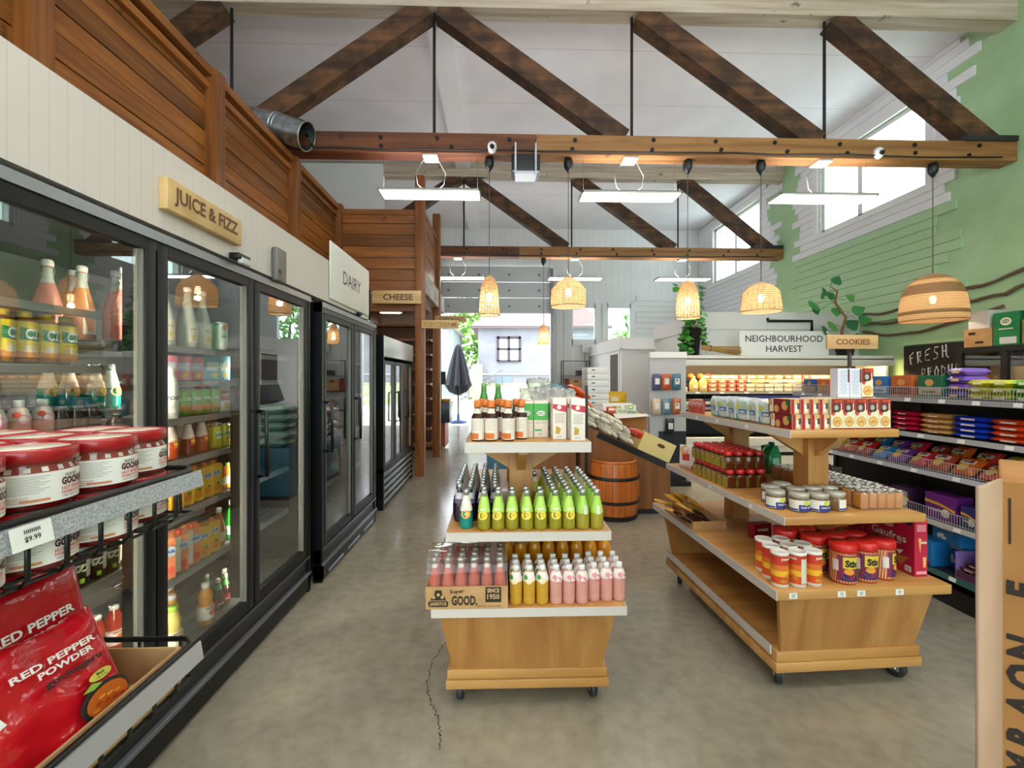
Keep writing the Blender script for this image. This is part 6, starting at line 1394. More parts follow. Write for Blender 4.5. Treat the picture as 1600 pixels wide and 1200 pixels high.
m = MB(); m.lathe([(bp(.58), .575), (bp(.58) + .008, .585), (bp(.58) + .004, .6), (bp(.58) - .012, .6), (bp(.58) - .015, .56)], BW, 28, a0=PI, a1=2 * PI, cap=False); m.obj('rim_board', br)
# black pole with sockets beside the stand
po = thing('sign_pole', 'slim black pole standing at the corner of the produce bin', 'pole', (.895, 4.58, 0))
MB().box(-.014, .014, -.014, .014, .0, 1.37, BLACK).obj('pole', po); MB().cyl((0, 0, 0), .03, 0, .012, BLACK, 16).obj('pole_foot', po)
# bags of rice cakes / garlic on the slope
K_wb = pack('produce_bag', 'bag', .135, .115, .026, film('#d9cfbd', .22), lambda q_, w, h: (q_.disc((0, 0, h * .5), X_, Z_, w * .2, M('#c9b48a', .5), 12, h * .2), q_.rect((w * .3, -.0004, h * .5), X_, Z_, w * .16, h * .5, M('#6f6a5a', .5))), .009, 4, 12, 10)
n = 0
for lay in range(4):
    for i in range(7):
        for j in range(3):
            x = .98 + i * .076 - .02 * lay + q.uniform(-.012, .012); y = 4.8 + j * .13 + .03 * (lay % 2)
            if lay == 3 and (i > 5): continue
            K_wb.put(f'white produce bag on the bin slope, {"front" if j == 0 else "middle" if j == 1 else "back"} line, layer {ORD[lay]}, {ORD[i]} downhill', (x - .04, y, bz(x - .04) + .045 + lay * .05), 0, 'white produce bags', SLR @ Matrix.Rotation(PI / 2 + q.uniform(-.5, .5), 4, 'Z') @ Matrix.Rotation(-PI / 2 + .3 + q.uniform(-.25, .2), 4, 'X') @ Matrix.Translation((0, 0, -.057)))
yc = thing('onion_carton', 'pale yellow open carton of red net bags at the low end of the bin', 'carton', (1.62, 4.9, bz(1.62) + .004)); yc.rotation_euler = SLR.to_euler()
YC = M('#e3cc86', .7)
for v in ((-.17, .2, -.19, -.18, 0, .2), (-.17, .2, .18, .19, 0, .2), (.19, .2, -.18, .18, 0, .2), (-.17, -.16, -.18, .18, 0, .2)): MB().box(*v, YC).obj('carton_wall', yc)
MB().box(-.16, .19, -.18, .18, 0, .006, YC).obj('carton_floor', yc)
m = MB(); m.disc((.05, -.192, .13), X_, Z_, .045, M('#6a2a1a', .8), 16, .02); m.obj('hand_hole', yc)
K_on = pack('onion_bag', 'net bag', .15, .16, .04, film('#c9402c', .4), lambda q_, w, h: q_.rect((0, 0, h * .5), X_, Z_, w * .4, h * .3, M('#e9b29a', .5)), .008, 9)
for i in range(4): K_on.put(f'red net bag in the yellow carton, {ORD[i]} counted from the front', (1.53 + (i % 2) * .13, 4.8 + (i // 2) * .17, bz(1.55 + (i % 2) * .13) + .17), 0, 'red net bags', SLR @ Matrix.Rotation(PI / 2 + .2 * (-1) ** i, 4, 'Z') @ Matrix.Rotation(-1.3, 4, 'X') @ Matrix.Translation((0, 0, -.08)))
def carton(label, x, y, w, d, h, col, up, tilt=True, flap=None, name='fruit_carton'):
    t = thing(name, label, 'carton', (x, y, bz(x) + .004 if tilt else up)); 
    if tilt: t.rotation_euler = SLR.to_euler()
    for v in ((-w / 2, w / 2, -d / 2, -d / 2 + .008, 0, h), (-w / 2, w / 2, d / 2 - .008, d / 2, 0, h), (-w / 2, -w / 2 + .008, -d / 2 + .008, d / 2 - .008, 0, h), (w / 2 - .008, w / 2, -d / 2 + .008, d / 2 - .008, 0, h)): MB().box(*v, col).obj('carton_wall', t)
    MB().box(-w / 2 + .008, w / 2 - .008, -d / 2 + .008, d / 2 - .008, 0, .006, col).obj('carton_floor', t)
    if flap:
        MB().poly([(-w / 2, -d / 2, h), (w / 2, -d / 2, h), (w / 2, -d / 2 - .14, h - .02), (-w / 2, -d / 2 - .14, h - .05)], flap).obj('carton_flap', t)
        MB().poly([(-w / 2, d / 2, h), (w / 2, d / 2, h), (w / 2, d / 2 + .1, h + .1), (-w / 2, d / 2 + .1, h + .1)], flap).obj('carton_flap', t)
    return t
CBR = mottled('carton_brown', '#b57a3c', '#a06a30', 5, .8, .03)
carton('brown open carton with white flaps beyond the white produce bags', 1.63, 5.8, .42, .5, .2, CBR, .8, False, M('#ddd8cf', .7))
tag(MB().prism([(1.4, bz(1.4) + .004), (1.8, bz(1.8) + .004), (1.8, .798), (1.4, .798)], 'Y', 5.56, 6.04, BIN).obj('display_riser'), 'brown wooden riser under the open carton on the bin', 'riser')
def blob(name, cat, r, sx, sy, sz, col, rough=.5, seed=1, nz=.08):
    b = MB(); 
    def f(u, v):
        a = 2 * PI * u; t_ = PI * v; d = Vector((math.sin(t_) * math.cos(a), math.sin(t_) * math.sin(a), -math.cos(t_))); k = r * (1 + nz * noise.noise(d * 2.2 + Vector((seed, 0, 0))))
        return (d.x * k * sx, d.y * k * sy, d.z * k * sz)
    b.grid(f, 14, 10, col if not isinstance(col, str) else M(col, rough)); return Kind(name, cat, (name + '_skin' if False else 'body', b))
K_pk = pack('vegetable_pack', 'packet', .14, .11, .025, film('#c9d2bb', .2), lambda q_, w, h: (q_.rect((0, 0, h * .5), X_, Z_, w * .5, h * .5, M('#6f9a4a', .5)), q_.rect((0, -.0006, h * .5), X_, Z_, w * .3, h * .2, CREAM)), .004, 7)
K_pr = pack('vegetable_pack', 'packet', .14, .11, .025, film('#c4453c', .25), lambda q_, w, h: q_.rect((0, 0, h * .5), X_, Z_, w * .5, h * .35, M('#e9cfc4', .5)), .004, 8)
for i in range(8):
    x = 1.48 + (i % 4) * .1; (K_pr if i in (0, 4) else K_pk).put(f'{"red" if i in (0, 4) else "green and white"} vegetable packet in the brown carton, {ORD[i]} counted down the slope', (x, 5.68 + (i // 4) * .2, .93 + .04 * (i % 3)), 0, 'vegetable packets in the brown carton', Matrix.Rotation(q.uniform(-.5, .5), 4, 'Z') @ Matrix.Rotation(-.9 + q.uniform(-.3, .3), 4, 'X'))
carton('kraft carton beside the orange carrot bags', .99, 5.75, .2, .3, .2, KRAFT, 0)
K_car = pack('carrot_bag', 'bag', .16, .3, .04, film('#dc5a22', .25), lambda q_, w, h: q_.rect((0, 0, h * .8), X_, Z_, w * .5, h * .18, M('#e9dccb', .5)), .008, 6)
for i, (x, y) in enumerate(((.96, 5.4), (.98, 5.42), (1.0, 5.45), (.97, 5.42))): K_car.put(f'bright orange carrot bag on the bin top, {ORD[i]} counted from the front', (x, y, bz(x) + .06 + .1 * i), 0, 'carrot bags', SLR @ Matrix.Rotation(PI / 2 + .15 * i, 4, 'Z') @ Matrix.Rotation(-PI / 2 + .1, 4, 'X') @ Matrix.Translation((0, 0, -.15)))
fo = MB()
for k in range(7):
    fo.box(-.16, .16, -.22, .22, k * .1, k * .1 + .094, M('#e6e6e4', .6))
    for x in (-.1, .06): fo.box(x, x + .05, -.2215, -.22, k * .1 + .04, k * .1 + .055, DKGREY)
for k in range(7):
    m = MB(); m.rbox(-.16, .16, -.22, .22, 0, .094, M('#e6e6e4', .6), .008)
    o_ = thing('foam_tray', f'white foam tray in the stack behind the carrot bags, {ORD[k]} from below', 'tray', (1.45, 6.75, bz(1.28) + .156 + k * .096), 0, 'stacked white foam trays'); m.obj('tray_body', o_)
    m = MB(); m.rect((-.07, -.2212, .055), X_, Z_, .05, .016, DKGREY); m.obj('hand_slot', o_)
carton('crate under the white foam trays', 1.31, 6.75, .34, .46, .15, DKGREY, 0, False).location = (1.45, 6.75, bz(1.28) + .004)
K_yb = pack('citrus_bag', 'net bag', .42, .24, .09, film('#e0b01c', .3), lambda q_, w, h: q_.rect((0, 0, h * .5), X_, Z_, w * .3, h * .3, M('#f0e0b0', .5)), .01, 12)
K_yb.put('big yellow net bag of citrus beside the white foam trays', (1.82, 7.1, bz(1.6) + .36), 0); 
carton('low brown crate under the yellow citrus bag', 1.6, 7.1, .4, .36, .3, KRAFT, bz(1.5) + .02, False).location.z = bz(1.45) + .005
K_vb = pack('cabbage_bag', 'bag', .22, .2, .07, film('#6a5a9a', .3), lambda q_, w, h: q_.rect((0, 0, h * .5), X_, Z_, w * .5, h * .3, M('#d9d4e4', .5)), .01, 13)
for i, (x, y) in enumerate(((1.0, 6.3), (1.02, 6.55), (1.75, 7.25))): K_vb.put(f'violet and white produce bag, {("beside the foam trays", "behind the carrots", "at the far end of the bin")[i]}', (x, y, bz(x) + .06), 0, None, Matrix.Rotation(.3 * i, 4, 'Z') @ Matrix.Rotation(-.2, 4, 'X'))
cr = thing('plastic_crate', 'dark grey plastic crate tipped up beyond the orange carrot bags', 'crate', (.98, 7.1, bz(.98) + .12)); cr.rotation_euler = (0, .35, 0)
for v in ((-.17, .17, -.2, -.19, 0, .3), (-.17, .17, .19, .2, 0, .3), (-.17, -.16, -.19, .19, 0, .3), (.16, .17, -.19, .19, 0, .3), (-.16, .16, -.19, .19, 0, .01)): MB().box(*v, M('#54585c', .5)).obj('crate_wall', cr)
for i, (x, y, w, h, z) in enumerate(((1.55, 5.55, .3, .16, .75), (1.45, 7.35, .09, .07, 1.55))):
    pf = thing('price_holder', ('black wire price frame above the brown carton', 'small black wire price frame against the white room wall')[i], 'price frame', (x, y, bz(x))); m = MB()
    m.tube([(-w / 2, 0, z - bz(x) - h / 2), (w / 2, 0, z - bz(x) - h / 2), (w / 2, 0, z - bz(x) + h / 2), (-w / 2, 0, z - bz(x) + h / 2)], .006, BLACK, 6, True); m.obj('frame', pf)
    for sx in (-1, 1): MB().tube([(sx * w * .3, 0, 0), (sx * w * .3, 0, z - bz(x) - h / 2)], .004, BLACK, 5).obj('stem', pf)
# teal bin with stacked rice bags, facing the coolers
tb = thing('pallet_bin', 'teal blue pallet bin stacked with rice bags facing the coolers', 'bin', (.14, 6.1, 0))
MB().rbox(-.29, .3, -.75, .75, .05, .62, M('#0f5f78', .4), .01).obj('bin_body', tb); MB().box(-.27, .28, -.72, .72, 0, .05, BLACK).obj('toe_kick', tb)
for nm, col, c2, y0 in (('green', '#8fb8a8', '#dfe6dc', 5.55), ('pale blue', '#a9c2cf', '#2f6f9a', 5.98), ('yellow', '#d9a52c', '#e9e0c4', 6.4), ('cream', '#e0d6c4', '#c9402c', 6.72)):
    K = flat('rice_bag', 'sack', .4 if y0 < 6.6 else .2, .5, .1, col, dz_flat(c2, 'rice'))
    for k in range(5 if nm != 'cream' else 4): K.put(f'{nm} rice sack on the teal bin, {ORD[k]} up in its stack', (.14 + .01 * (-1) ** k, y0, .6205 + k * .1), -PI / 2, f'{nm} rice sacks')
K_cl = pack('clear_bag', 'bag', .3, .26, .09, clear('#f4f4f2', .12, .4, '#f6f4f0', 2.5, .12), None, .035, 15, 22, 20)
for i, (x, y, z) in enumerate(((.36, 5.0, 1.08), (.56, 5.05, 1.1), (.74, 5.0, 1.08), (.5, 5.2, 1.2))): K_cl.put(f'clear plastic produce bag heaped above the cartons of the aisle stand, {ORD[i]} from the left', (x, y, z), 0, 'clear produce bags', Matrix.Rotation(.3 * i - .3, 4, 'Z') @ Matrix.Rotation(-.35, 4, 'X'))
MB_ = thing('bin_shelf', 'brown plywood ledge holding the clear produce bags', 'shelf', (.42, 5.25, 0)); MB().box(-.14, .42, -.5, .05, 1.02, 1.04, BIN).obj('ledge_board', MB_); MB().box(-.1, .4, -.48, .03, .0, 1.02, BIN).obj('ledge_support', MB_)
pack('rice_bag', 'sack', .3, .2, .06, film('#3f87a0', .3), None, .006, 4).put('blue bag end lying on the ledge beside the clear bags', (.62, 5.22, 1.26), 0, None, Matrix.Rotation(-1.2, 4, 'X'))

# hanging display of bags beside the cooler
hd = thing('peg_display', 'narrow peg display of hanging bags at the end of the produce cooler', 'display', (2.22, 6.0, 0))
MB().box(-.17, .33, .05, .09, .05, 1.72, M('#b9b6b8', .5)).obj('back_panel', hd); MB().box(-.05, .33, .04, .0495, .05, .72, M('#23242c', .4)).obj('lower_panel', hd); MB().box(-.17, .33, .03, .1, 1.72, 1.8, WHITE).obj('header', hd); MB().box(-.2, .34, -.1, .1, 0, .06, BLACK).obj('base', hd)
for c, nm, x, z in (('#4a4a6a', 'slate', -.1, 1.28), ('#b5532f', 'rust', .03, 1.28), ('#3f6a80', 'steel blue', .17, 1.28), ('#c9b49a', 'tan', -.1, .95), ('#5f7f8f', 'grey blue', .03, .95), ('#a8603f', 'brown', .17, .95), ('#23252e', 'black', .08, .68)):
    pk = thing('hanging_bag', f'{nm} bag hanging on the peg display, {"upper" if z > 1.2 else "middle" if z > .9 else "lower"} row', 'bag', (2.22 + x, 5.98, z), 0, 'bags on the peg display')
    m = MB(); pouch(m, .12, .22, .035, film(c, .2), .004, x * 10, 8, 8); m.obj('bag_body', pk); MB().rect((0, -.0365, .12), X_, Z_, .06, .08, M('#d9d2c8', .5)).obj('label', pk)
    MB().tube([(0, .06, .225), (0, -.01, .22)], .003, STEEL, 5).obj('hook', pk)

# open produce cooler along the back
CXL, CXR, CYF, CYB = 2.64, 5.98, 6.6, 7.36
oc = thing('produce_cooler', 'long white open-front produce cooler under the NEIGHBOURHOOD HARVEST sign', 'cooler', ((CXL + CXR) / 2, CYF, 0)); T = Matrix.Translation((-(CXL + CXR) / 2, -CYF, 0))
CW = M('#e2ddd2', .4); CD = M('#1b1815', .5)
m = MB(T); m.box(CXL, CXR, CYF + .03, CYB, .06, .42, CW); m.box(CXL + .03, CXR - .03, CYF + .06, CYB, 0, .06, BLACK); m.obj('lower_body', oc)
m = MB(T); m.rbox(CXL, CXR, CYF - .02, CYF + .05, .42, .56, CW, .02, 3); m.obj('bumper', oc)
m = MB(T); m.box(CXL, CXR, CYF + .02, CYF + .03, .5 - .06, .54 - .07, BLACK); m.box(CXL + .05, CXR, CYF + .018, CYF + .03, .28, .33, BLACK); m.obj('vent_slot', oc)
m = MB(T); m.box(CXL, CXR, CYB - .05, CYB, .42, 1.7, CD); m.obj('back_panel', oc)
for x in (CXL, CXR - .04):
    m = MB(T); m.prism([(CYF + .05, .42), (CYB, .42), (CYB, 1.7), (CYF + .12, 1.7), (CYF + .12, .9)], 'X', x, x + .04, CW); m.obj('side_panel', oc)
m = MB(T); m.rbox(CXL, CXR, CYF, CYB, 1.69, 1.785, CW, .03, 3); m.obj('canopy_top', oc)
m = MB(T); m.rbox(CXL, CXR, CYF, CYF + .05, 1.625, 1.75, CW, .015, 3); m.obj('canopy_lip', oc)
m = MB(T); m.box(CXL + .06, CXR - .06, CYF + .1, CYF + .14, 1.66, 1.688, glow('#ffdca0', 45)); m.obj('light_strip', oc)
for z, yf, nm in ((1.235, CYF + .16, 0), (1.0, CYF + .1, 1)):
    m = MB(T); m.box(CXL + .04, CXR - .04, yf, CYB - .05, z - .02, z, CD); s_ = m.obj('shelf', oc); m = MB(T); m.box(CXL + .04, CXR - .04, yf - .012, yf - .0005, z - .035, z + .003, M('#a89f90', .4)); m.obj('price_rail', s_)
    for k in range(8): m = MB(T); m.box(CXL + .35 + k * .38, CXL + .42 + k * .38, yf - .0135, yf - .0125, z - .03, z - .002, TAGW); m.obj('price_tag', s_)
m = MB(T); m.box(CXL + .04, CXR - .04, CYF + .05, CYB - .05, .5, .52, CD); m.obj('bottom_shelf', oc)
def jug(label, x, y, z, col):
    t = thing('juice_jug', label, 'jug', (x, y, z + .0006), 0, 'yellow juice jugs'); m = MB(); m.lathe([(.062, 0), (.066, .01), (.066, .13), (.05, .17), (.022, .2), (.02, .215)], juice(col), 16, sy=.9); m.obj('jug_body', t); MB().cyl((0, 0, 0), .023, .213, .235, M('#efe2b8', .4), 12).obj('cap', t); MB().rect((0, -.0605, .08), X_, Z_, .06, .05, CREAM).obj('label', t)
jug('pale yellow juice jug on the produce cooler shelf, left one', 3.0, 6.83, 1.235, '#e8cf86'); jug('pale yellow juice jug on the produce cooler shelf, right one', 3.14, 6.83, 1.235, '#e8cf86')
K_orn = blob('citrus_fruit', 'fruit', .05, 1, 1, .95, '#d9762c', .5); K_tom = blob('tomato', 'tomato', .05, 1, 1, .88, '#c43a24', .3, 2)
def clam(col, w=.13, h=.06, d=.16):
    b = MB(); b.rbox(-w / 2, w / 2, 0, d, 0, h * .8, M(col, .5), .01); c = MB(); c.rbox(-w / 2 - .003, w / 2 + .003, -.003, d + .003, h * .8, h, clear('#ffffff', .1, .35, '#efe9e0', 3, .1), .01)
    e = MB(); e.rect((0, -.0015, h * .45), X_, Z_, w * .5, h * .5, CREAM); return Kind('produce_tub', 'tub', ('tub_body', b), ('lid', c), ('label', e))
cl = {c: clam(c) for c in ('#d9793f', '#c9532f', '#e0c890', '#efe6d6', '#d9cfa8', '#7a6a4a', '#8a9a5a', '#f0dcb8')}
names = {'#d9793f': 'orange', '#c9532f': 'red orange', '#e0c890': 'straw', '#efe6d6': 'white', '#d9cfa8': 'cream', '#7a6a4a': 'brown', '#8a9a5a': 'olive', '#f0dcb8': 'pale'}
seq = ['#d9793f', '#d9793f', '#c9532f', '#c9532f', '#f0dcb8', '#e0c890', '#efe6d6', '#efe6d6', '#d9cfa8', '#efe6d6', '#7a6a4a', '#efe6d6', '#f0dcb8', '#8a9a5a', '#efe6d6', '#d9cfa8', '#efe6d6', '#e0c890']
for i, c in enumerate(seq):
    x = 3.28 + i * .147
    for k in range(3 if i < 3 else 2 + (i * 7) % 2): cl[c].put(f'{names[c]} produce tub on the upper cooler shelf, tier {ORD[k]}, {ORD[i % 12]} of the {"nearer" if i < 12 else "farther"} run', (x, 6.78, 1.2355 + k * .064), 0, 'produce tubs on the cooler')
    for k in range(2): cl[seq[(i * 5 + k) % 18]].put(f'{names[seq[(i * 5 + k) % 18]]} produce tub, back row of the cooler, tier {ORD[k]}, {ORD[i % 12]} of the {"left" if i < 12 else "right"} run', (x, 7.0, 1.37 + k * .064), 0, 'produce tubs in the back row')
for i, x in enumerate((3.05, 3.2, 3.33)): (K_orn if i < 2 else K_tom).put(f'{"round orange squash" if i < 2 else "red round fruit"} at the back of the cooler shelf, {ORD[i]} from the left', (x, 7.05, 1.47), 0, 'round fruit at the back of the cooler')
hs_ = thing('cooler_riser', 'dark riser step at the back of the upper produce cooler shelf', 'riser', (4.3, 7.1, 1.2356)); MB().box(-1.6, 1.6, -.12, .2, 0, .12, CD).obj('riser_step', hs_)
cbox('cream_box', 'box', .16, .12, .07, M('#e8d8c0', .5), lambda l_, y, w, h: l_.disc((w * .2, y, h * .5), X_, Z_, h * .2, INK, 10)).put('low cream box at the left end of the produce cooler shelf', (2.8, 6.78, 1.2355))
def bluebox(l_, y, w, h): l_.disc((0, y, h * .55), X_, Z_, h * .25, CREAM, 12, h * .2); l_.rect((0, y - .0004, h * .15), X_, Z_, w, h * .12, M('#dfe2ea', .4))
K_blu = cbox('berry_box', 'box', .19, .2, .17, M('#1f2f7a', .4), bluebox)
for i in range(9): K_blu.put(f'navy blue produce box on the middle cooler shelf, {ORD[i]} from the left', (3.75 + i * .205, 6.72, 1.0005), 0, 'navy produce boxes')
K_blu2 = cbox('berry_box', 'box', .2, .2, .16, M('#7f9fcf', .4), bluebox); K_blu2.put('pale blue produce box left of the navy boxes', (3.5, 6.72, 1.0005))
for i, (c, nm) in enumerate((('#4a3a24', 'brown leafy'), ('#c9a08a', 'pinkish'), ('#2a2c4a', 'dark navy'))): cbox('produce_box', 'box', .17, .2, .12, M(c, .6), dz_box('#e0d2c0', 'farm')).put(f'{nm} produce box at the left end of the middle cooler shelf', (2.82 + i * .19, 6.72, 1.0005))
sign('wall_sign', 'white panel reading NEIGHBOURHOOD HARVEST standing on the produce cooler', (4.5, 6.95, 1.985), X_, 1.44, .4, .02, M('#eceae6', .5), ['NEIGHBOURHOOD', 'HARVEST'], M('#262423', .6), .1, .008)
# dried broom on the canopy
bm_ = thing('dried_broom', 'bundle of dried tan broom grass lying on the cooler canopy edge', 'broom', (3.2, 6.72, 1.868)); m = MB(); q = random.Random(3); st_ = M('#c09a5e', .8)
for k in range(70):
    a = q.uniform(0, 2 * PI); r0 = q.uniform(0, .035); r1 = q.uniform(.02, .07); m.tube([(-.12, r0 * math.cos(a), .04 + r0 * math.sin(a)), (.15, r1 * .7 * math.cos(a), .01 + r1 * .7 * math.sin(a)), (.42, r1 * math.cos(a) - .08, -.02 + r1 * math.sin(a))], .004, st_, 4)
m.obj('grass_stems', bm_); MB().tube([(.0, .045 * math.cos(k * PI / 8), .03 + .045 * math.sin(k * PI / 8)) for k in range(16)], .008, M('#8a6a3a', .8), 5, True).obj('binding', bm_)
# plants on the cooler
def leaf(mb, p, d, s, up, m):
    d = Vector(d).normalized(); w = d.cross(Vector(up)).normalized(); nn = w.cross(d); p = Vector(p); pts = []
    for a, e in ((0, 0), (.12, .42), (.35, .55), (.65, .38), (1, 0), (.65, -.38), (.35, -.55), (.12, -.42)): pts.append(tuple(p + d * (a * s) + w * (e * s) - nn * (.12 * s * (a * a + abs(e)))))
    mid = [tuple(p + d * (a * s)) for a in (0, .35, .7, 1)]
    mb.add([mid[0], mid[1], mid[2], mid[3]] + pts[1:4] + pts[5:8], [(0, 4, 5, 1), (1, 5, 6, 2), (2, 6, 3), (0, 1, 8, 9), (1, 2, 7, 8), (2, 3, 7)], m, True)
LF = [M('#3f8f2c', .4), M('#2f7a2a', .4), M('#58a53a', .4)]
p1 = thing('potted_plant', 'trailing leafy plant in a tall black pot at the left end of the cooler', 'plant', (3.06, 6.98, 1.7856))
MB().lathe([(.085, 0), (.12, .42), (.13, .43), (.128, .45), (.11, .45), (.105, .42), (0, .41)], BLACK, 20).obj('pot', p1)
m = MB(); sm = MB(); q = random.Random(5)
for k in range(13):
    a = q.uniform(-.9, PI + .9); L2 = q.uniform(.3, .5); pts = [(0, 0, .42), (.1 * math.cos(a), .1 * math.sin(a), .52 + .1 * q.random())]
    up_ = k % 4 == 0
    for j in range(1, 7): pts.append(((.1 + .09 * j / 6 * q.uniform(.8, 1.2)) * math.cos(a + .1 * j), (.1 + .08 * j / 6) * math.sin(a + .1 * j), .5 + (j / 6 * .62 if up_ else -L2 * (j / 6) ** 1.4)))
    sm.tube(pts, .004, M('#5a7a34', .6), 4)
    for p in pts[1:]:
        if p[2] < .1: continue
        for _ in range(2): leaf(m, Vector(p) + Vector((q.uniform(-.03, .03), q.uniform(-.03, .03), q.uniform(-.02, .02))), (q.uniform(-1, 1), q.uniform(-1, .4), q.uniform(-.9, .3)), q.uniform(.07, .12), (0, -.6, 1), q.choice(LF))
m.obj('foliage', p1); sm.obj('stem', p1)
p2 = thing('potted_plant', 'tall fiddle-leaf plant in a black pot behind the COOKIES sign', 'plant', (5.5, 6.98, 1.7856))
MB().lathe([(.11, 0), (.145, .2), (.15, .21), (.13, .21), (0, .19)], BLACK, 20).obj('pot', p2)
stem = [(0, 0, .18), (-.05, 0, .4), (.02, 0, .62), (-.16, 0, .86), (-.12, 0, 1.04), (-.24, 0, 1.12)]
MB().tube(stem, [.022, .02, .018, .016, .012, .006], M('#8a6038', .8), 8).obj('stem', p2)
m = MB(); q = random.Random(8); sm = MB()
for (x, z, dx, dz, s) in ((-.2, 1.14, .5, .8, .16), (-.32, 1.0, -1, .3, .16), (-.2, .92, -1, .8, .15), (-.48, .82, -1, -.2, .2), (-.42, .72, -1, .5, .2), (-.1, .78, -.4, -1, .16), (.08, .7, 1, .4, .18), (.2, .6, 1, -.1, .2), (.05, .46, 1, .7, .2), (-.12, .5, -1, -.2, .2), (-.25, .4, -1, .2, .18), (.12, .3, 1, -.3, .22), (-.18, .26, -1, -.5, .18), (.3, .22, 1, .1, .2), (-.35, .92, -.6, .9, .13), (0, .9, .9, .5, .14), (-.05, .22, -.6, .4, .16)):
    leaf(m, (x, q.uniform(-.08, .03), z), (dx, q.uniform(-.5, .1), dz), s, (0, -1, .5), q.choice([M('#2d7040', .4), M('#3d8a44', .4), M('#5a9f4a', .4)]))
    n_ = min(stem, key=lambda p: (p[2] - z) ** 2 + .3 * (p[0] - x) ** 2); sm.tube([n_, ((n_[0] + x) / 2, 0, (n_[2] + z) / 2 + .04), (x, 0, z)], .004, M('#6a8a44', .6), 4)
m.obj('foliage', p2); sm.obj('twig', p2)
# walk-in box behind, white room at the back
WB = M('#e6e4e0', .5)
m = MB(); m.box(3.4, 6.1, 7.43, 9.7, 0, 2.53, WB); struct(m, 'wall_walk_in_cooler')
m = MB(); m.box(3.37, 6.1, 7.4, 7.43, 2.26, 2.55, M('#e6e3df', .5)); m.box(3.37, 3.4, 7.43, 9.7, 2.26, 2.55, M('#e6e3df', .5)); struct(m, 'trim_8')
m = MB(); m.box(2.75, 5.2, 10.0, 13.4, 0, 2.35, M('#efeeec', .55)); struct(m, 'wall_back_room')
m = MB(); m.box(2.742, 2.75, 10.25, 11.0, 0, 2.0, M('#4a3a30', .7)); m.box(2.735, 2.75, 10.15, 10.25, 0, 2.1, WHITE); struct(m, 'door_2')
m = MB(); m.box(2.72, 5.2, 9.97, 10.0, 2.08, 2.12, WHITE); m.box(2.71, 2.75, 9.97, 13.4, 2.08, 2.38, WHITE); struct(m, 'trim_9')
t = thing('pipe', 'black pipe running along the top of the white walk-in box', 'pipe', (4.5, 7.38, 2.4)); MB().tube([(0, 0, .05), (0, 0, 0), (.75, 0, 0), (.75, 0, -.5)], .025, BLACK, 8).obj('pipe_run', t)
t = thing('junction_box', 'white box on the back wall below the small window', 'box', (2.68, 13.46, 2.2)); MB().rbox(-.2, .2, -.08, .03, 0, .26, WHITE, .02).obj('housing', t)
for x in (-.1, .05): MB().tube([(x, .02, 0), (x, .02, -1.4)], .018, M('#bdbdbd', .5), 6).obj('conduit', t)
t = thing('wire_shelving', 'black wire shelving with cartons against the back wall', 'shelving', (2.2, 13.1, 0))
for x in (-.35, .4):
    for y in (-.2, .2): MB().tube([(x, y, 0), (x, y, 1.95)], .014, BLACK, 6).obj('post', t)
for z in (.5, 1.05, 1.5):
    m = MB()
    for k in range(7): m.tube([(-.35, -.2 + k * .067, z), (.4, -.2 + k * .067, z)], .006, BLACK, 4)
    for x in (-.35, .02, .4): m.tube([(x, -.2, z), (x, .2, z)], .008, BLACK, 4)
    m.obj('shelf', t)
MB().tube([(-.35, -.2, 1.93), (.4, -.2, 1.93)], .01, BLACK, 6).obj('top_rail', t)
for i, (x, z, w, h, c, nm) in enumerate(((.03, 1.06, .4, .34, KRAFT, 'kraft carton on the middle wire shelf'), (.25, .51, .3, .3, KRAFT, 'kraft carton on the low wire shelf'), (-.25, 1.06, .12, .36, M('#7a3a2c', .6), 'reddish carton at the edge of the wire shelf'), (.22, 1.51, .3, .14, DKGREY, 'dark box on the top wire shelf'))):
    cbox('storage_carton', 'carton', w, .34, h, c, lambda l_, y, ww, hh: l_.rect((0, y, hh * .8), X_, Z_, ww * .3, hh * .12, BLACK)).put(nm, (2.2 + x, 12.93, z + .008))
# checkout counter
ck = thing('checkout_counter', 'dark checkout counter with reddish wooden base behind the farther post', 'counter', (-1.35, 9.0, 0))
MB().box(-.7, .27, 0, .6, .06, .55, M('#a9522a', .45)).obj('counter_base', ck); MB().box(-.68, .2, .04, .6, 0, .06, BLACK).obj('toe_kick', ck); MB().rbox(-.75, .36, -.06, .66, .55, .95, M('#1c2230', .35), .006).obj('counter_body', ck); MB().box(-.75, .362, -.063, -.06, .74, .745, M('#5a6270', .4)).obj('panel_seam', ck)
tl = thing('table_lamp', 'small lamp with dark drum shade on the checkout counter', 'lamp', (-1.18, 9.15, .9506)); MB().lathe([(.1, .36), (.09, .62)], M('#23283a', .7), 16, cap=False).obj('lamp_shade', tl); MB().lathe([(.06, 0), (.05, .02), (.015, .04), (.015, .4)], M('#b98a4a', .4), 12).obj('lamp_base', tl)
bk = thing('card_basket', 'shallow wicker basket on the checkout counter edge', 'basket', (-1.08, 9.0, .9506)); MB().lathe([(.08, 0), (.12, .07), (.115, .07), (.075, .01), (0, .01)], M('#c08a4a', .8), 16).obj('basket_body', bk)
tm = thing('card_terminal', 'stack of small cartons and till screen at the checkout', 'till', (-1.45, 9.1, .9506)); MB().rbox(-.05, .05, -.06, .06, 0, .38, M('#7f9a8a', .5), .005).obj('carton_stack', tm); MB().rbox(.06, .14, -.08, .0, 0, .32, BLACK, .006).obj('screen', tm)

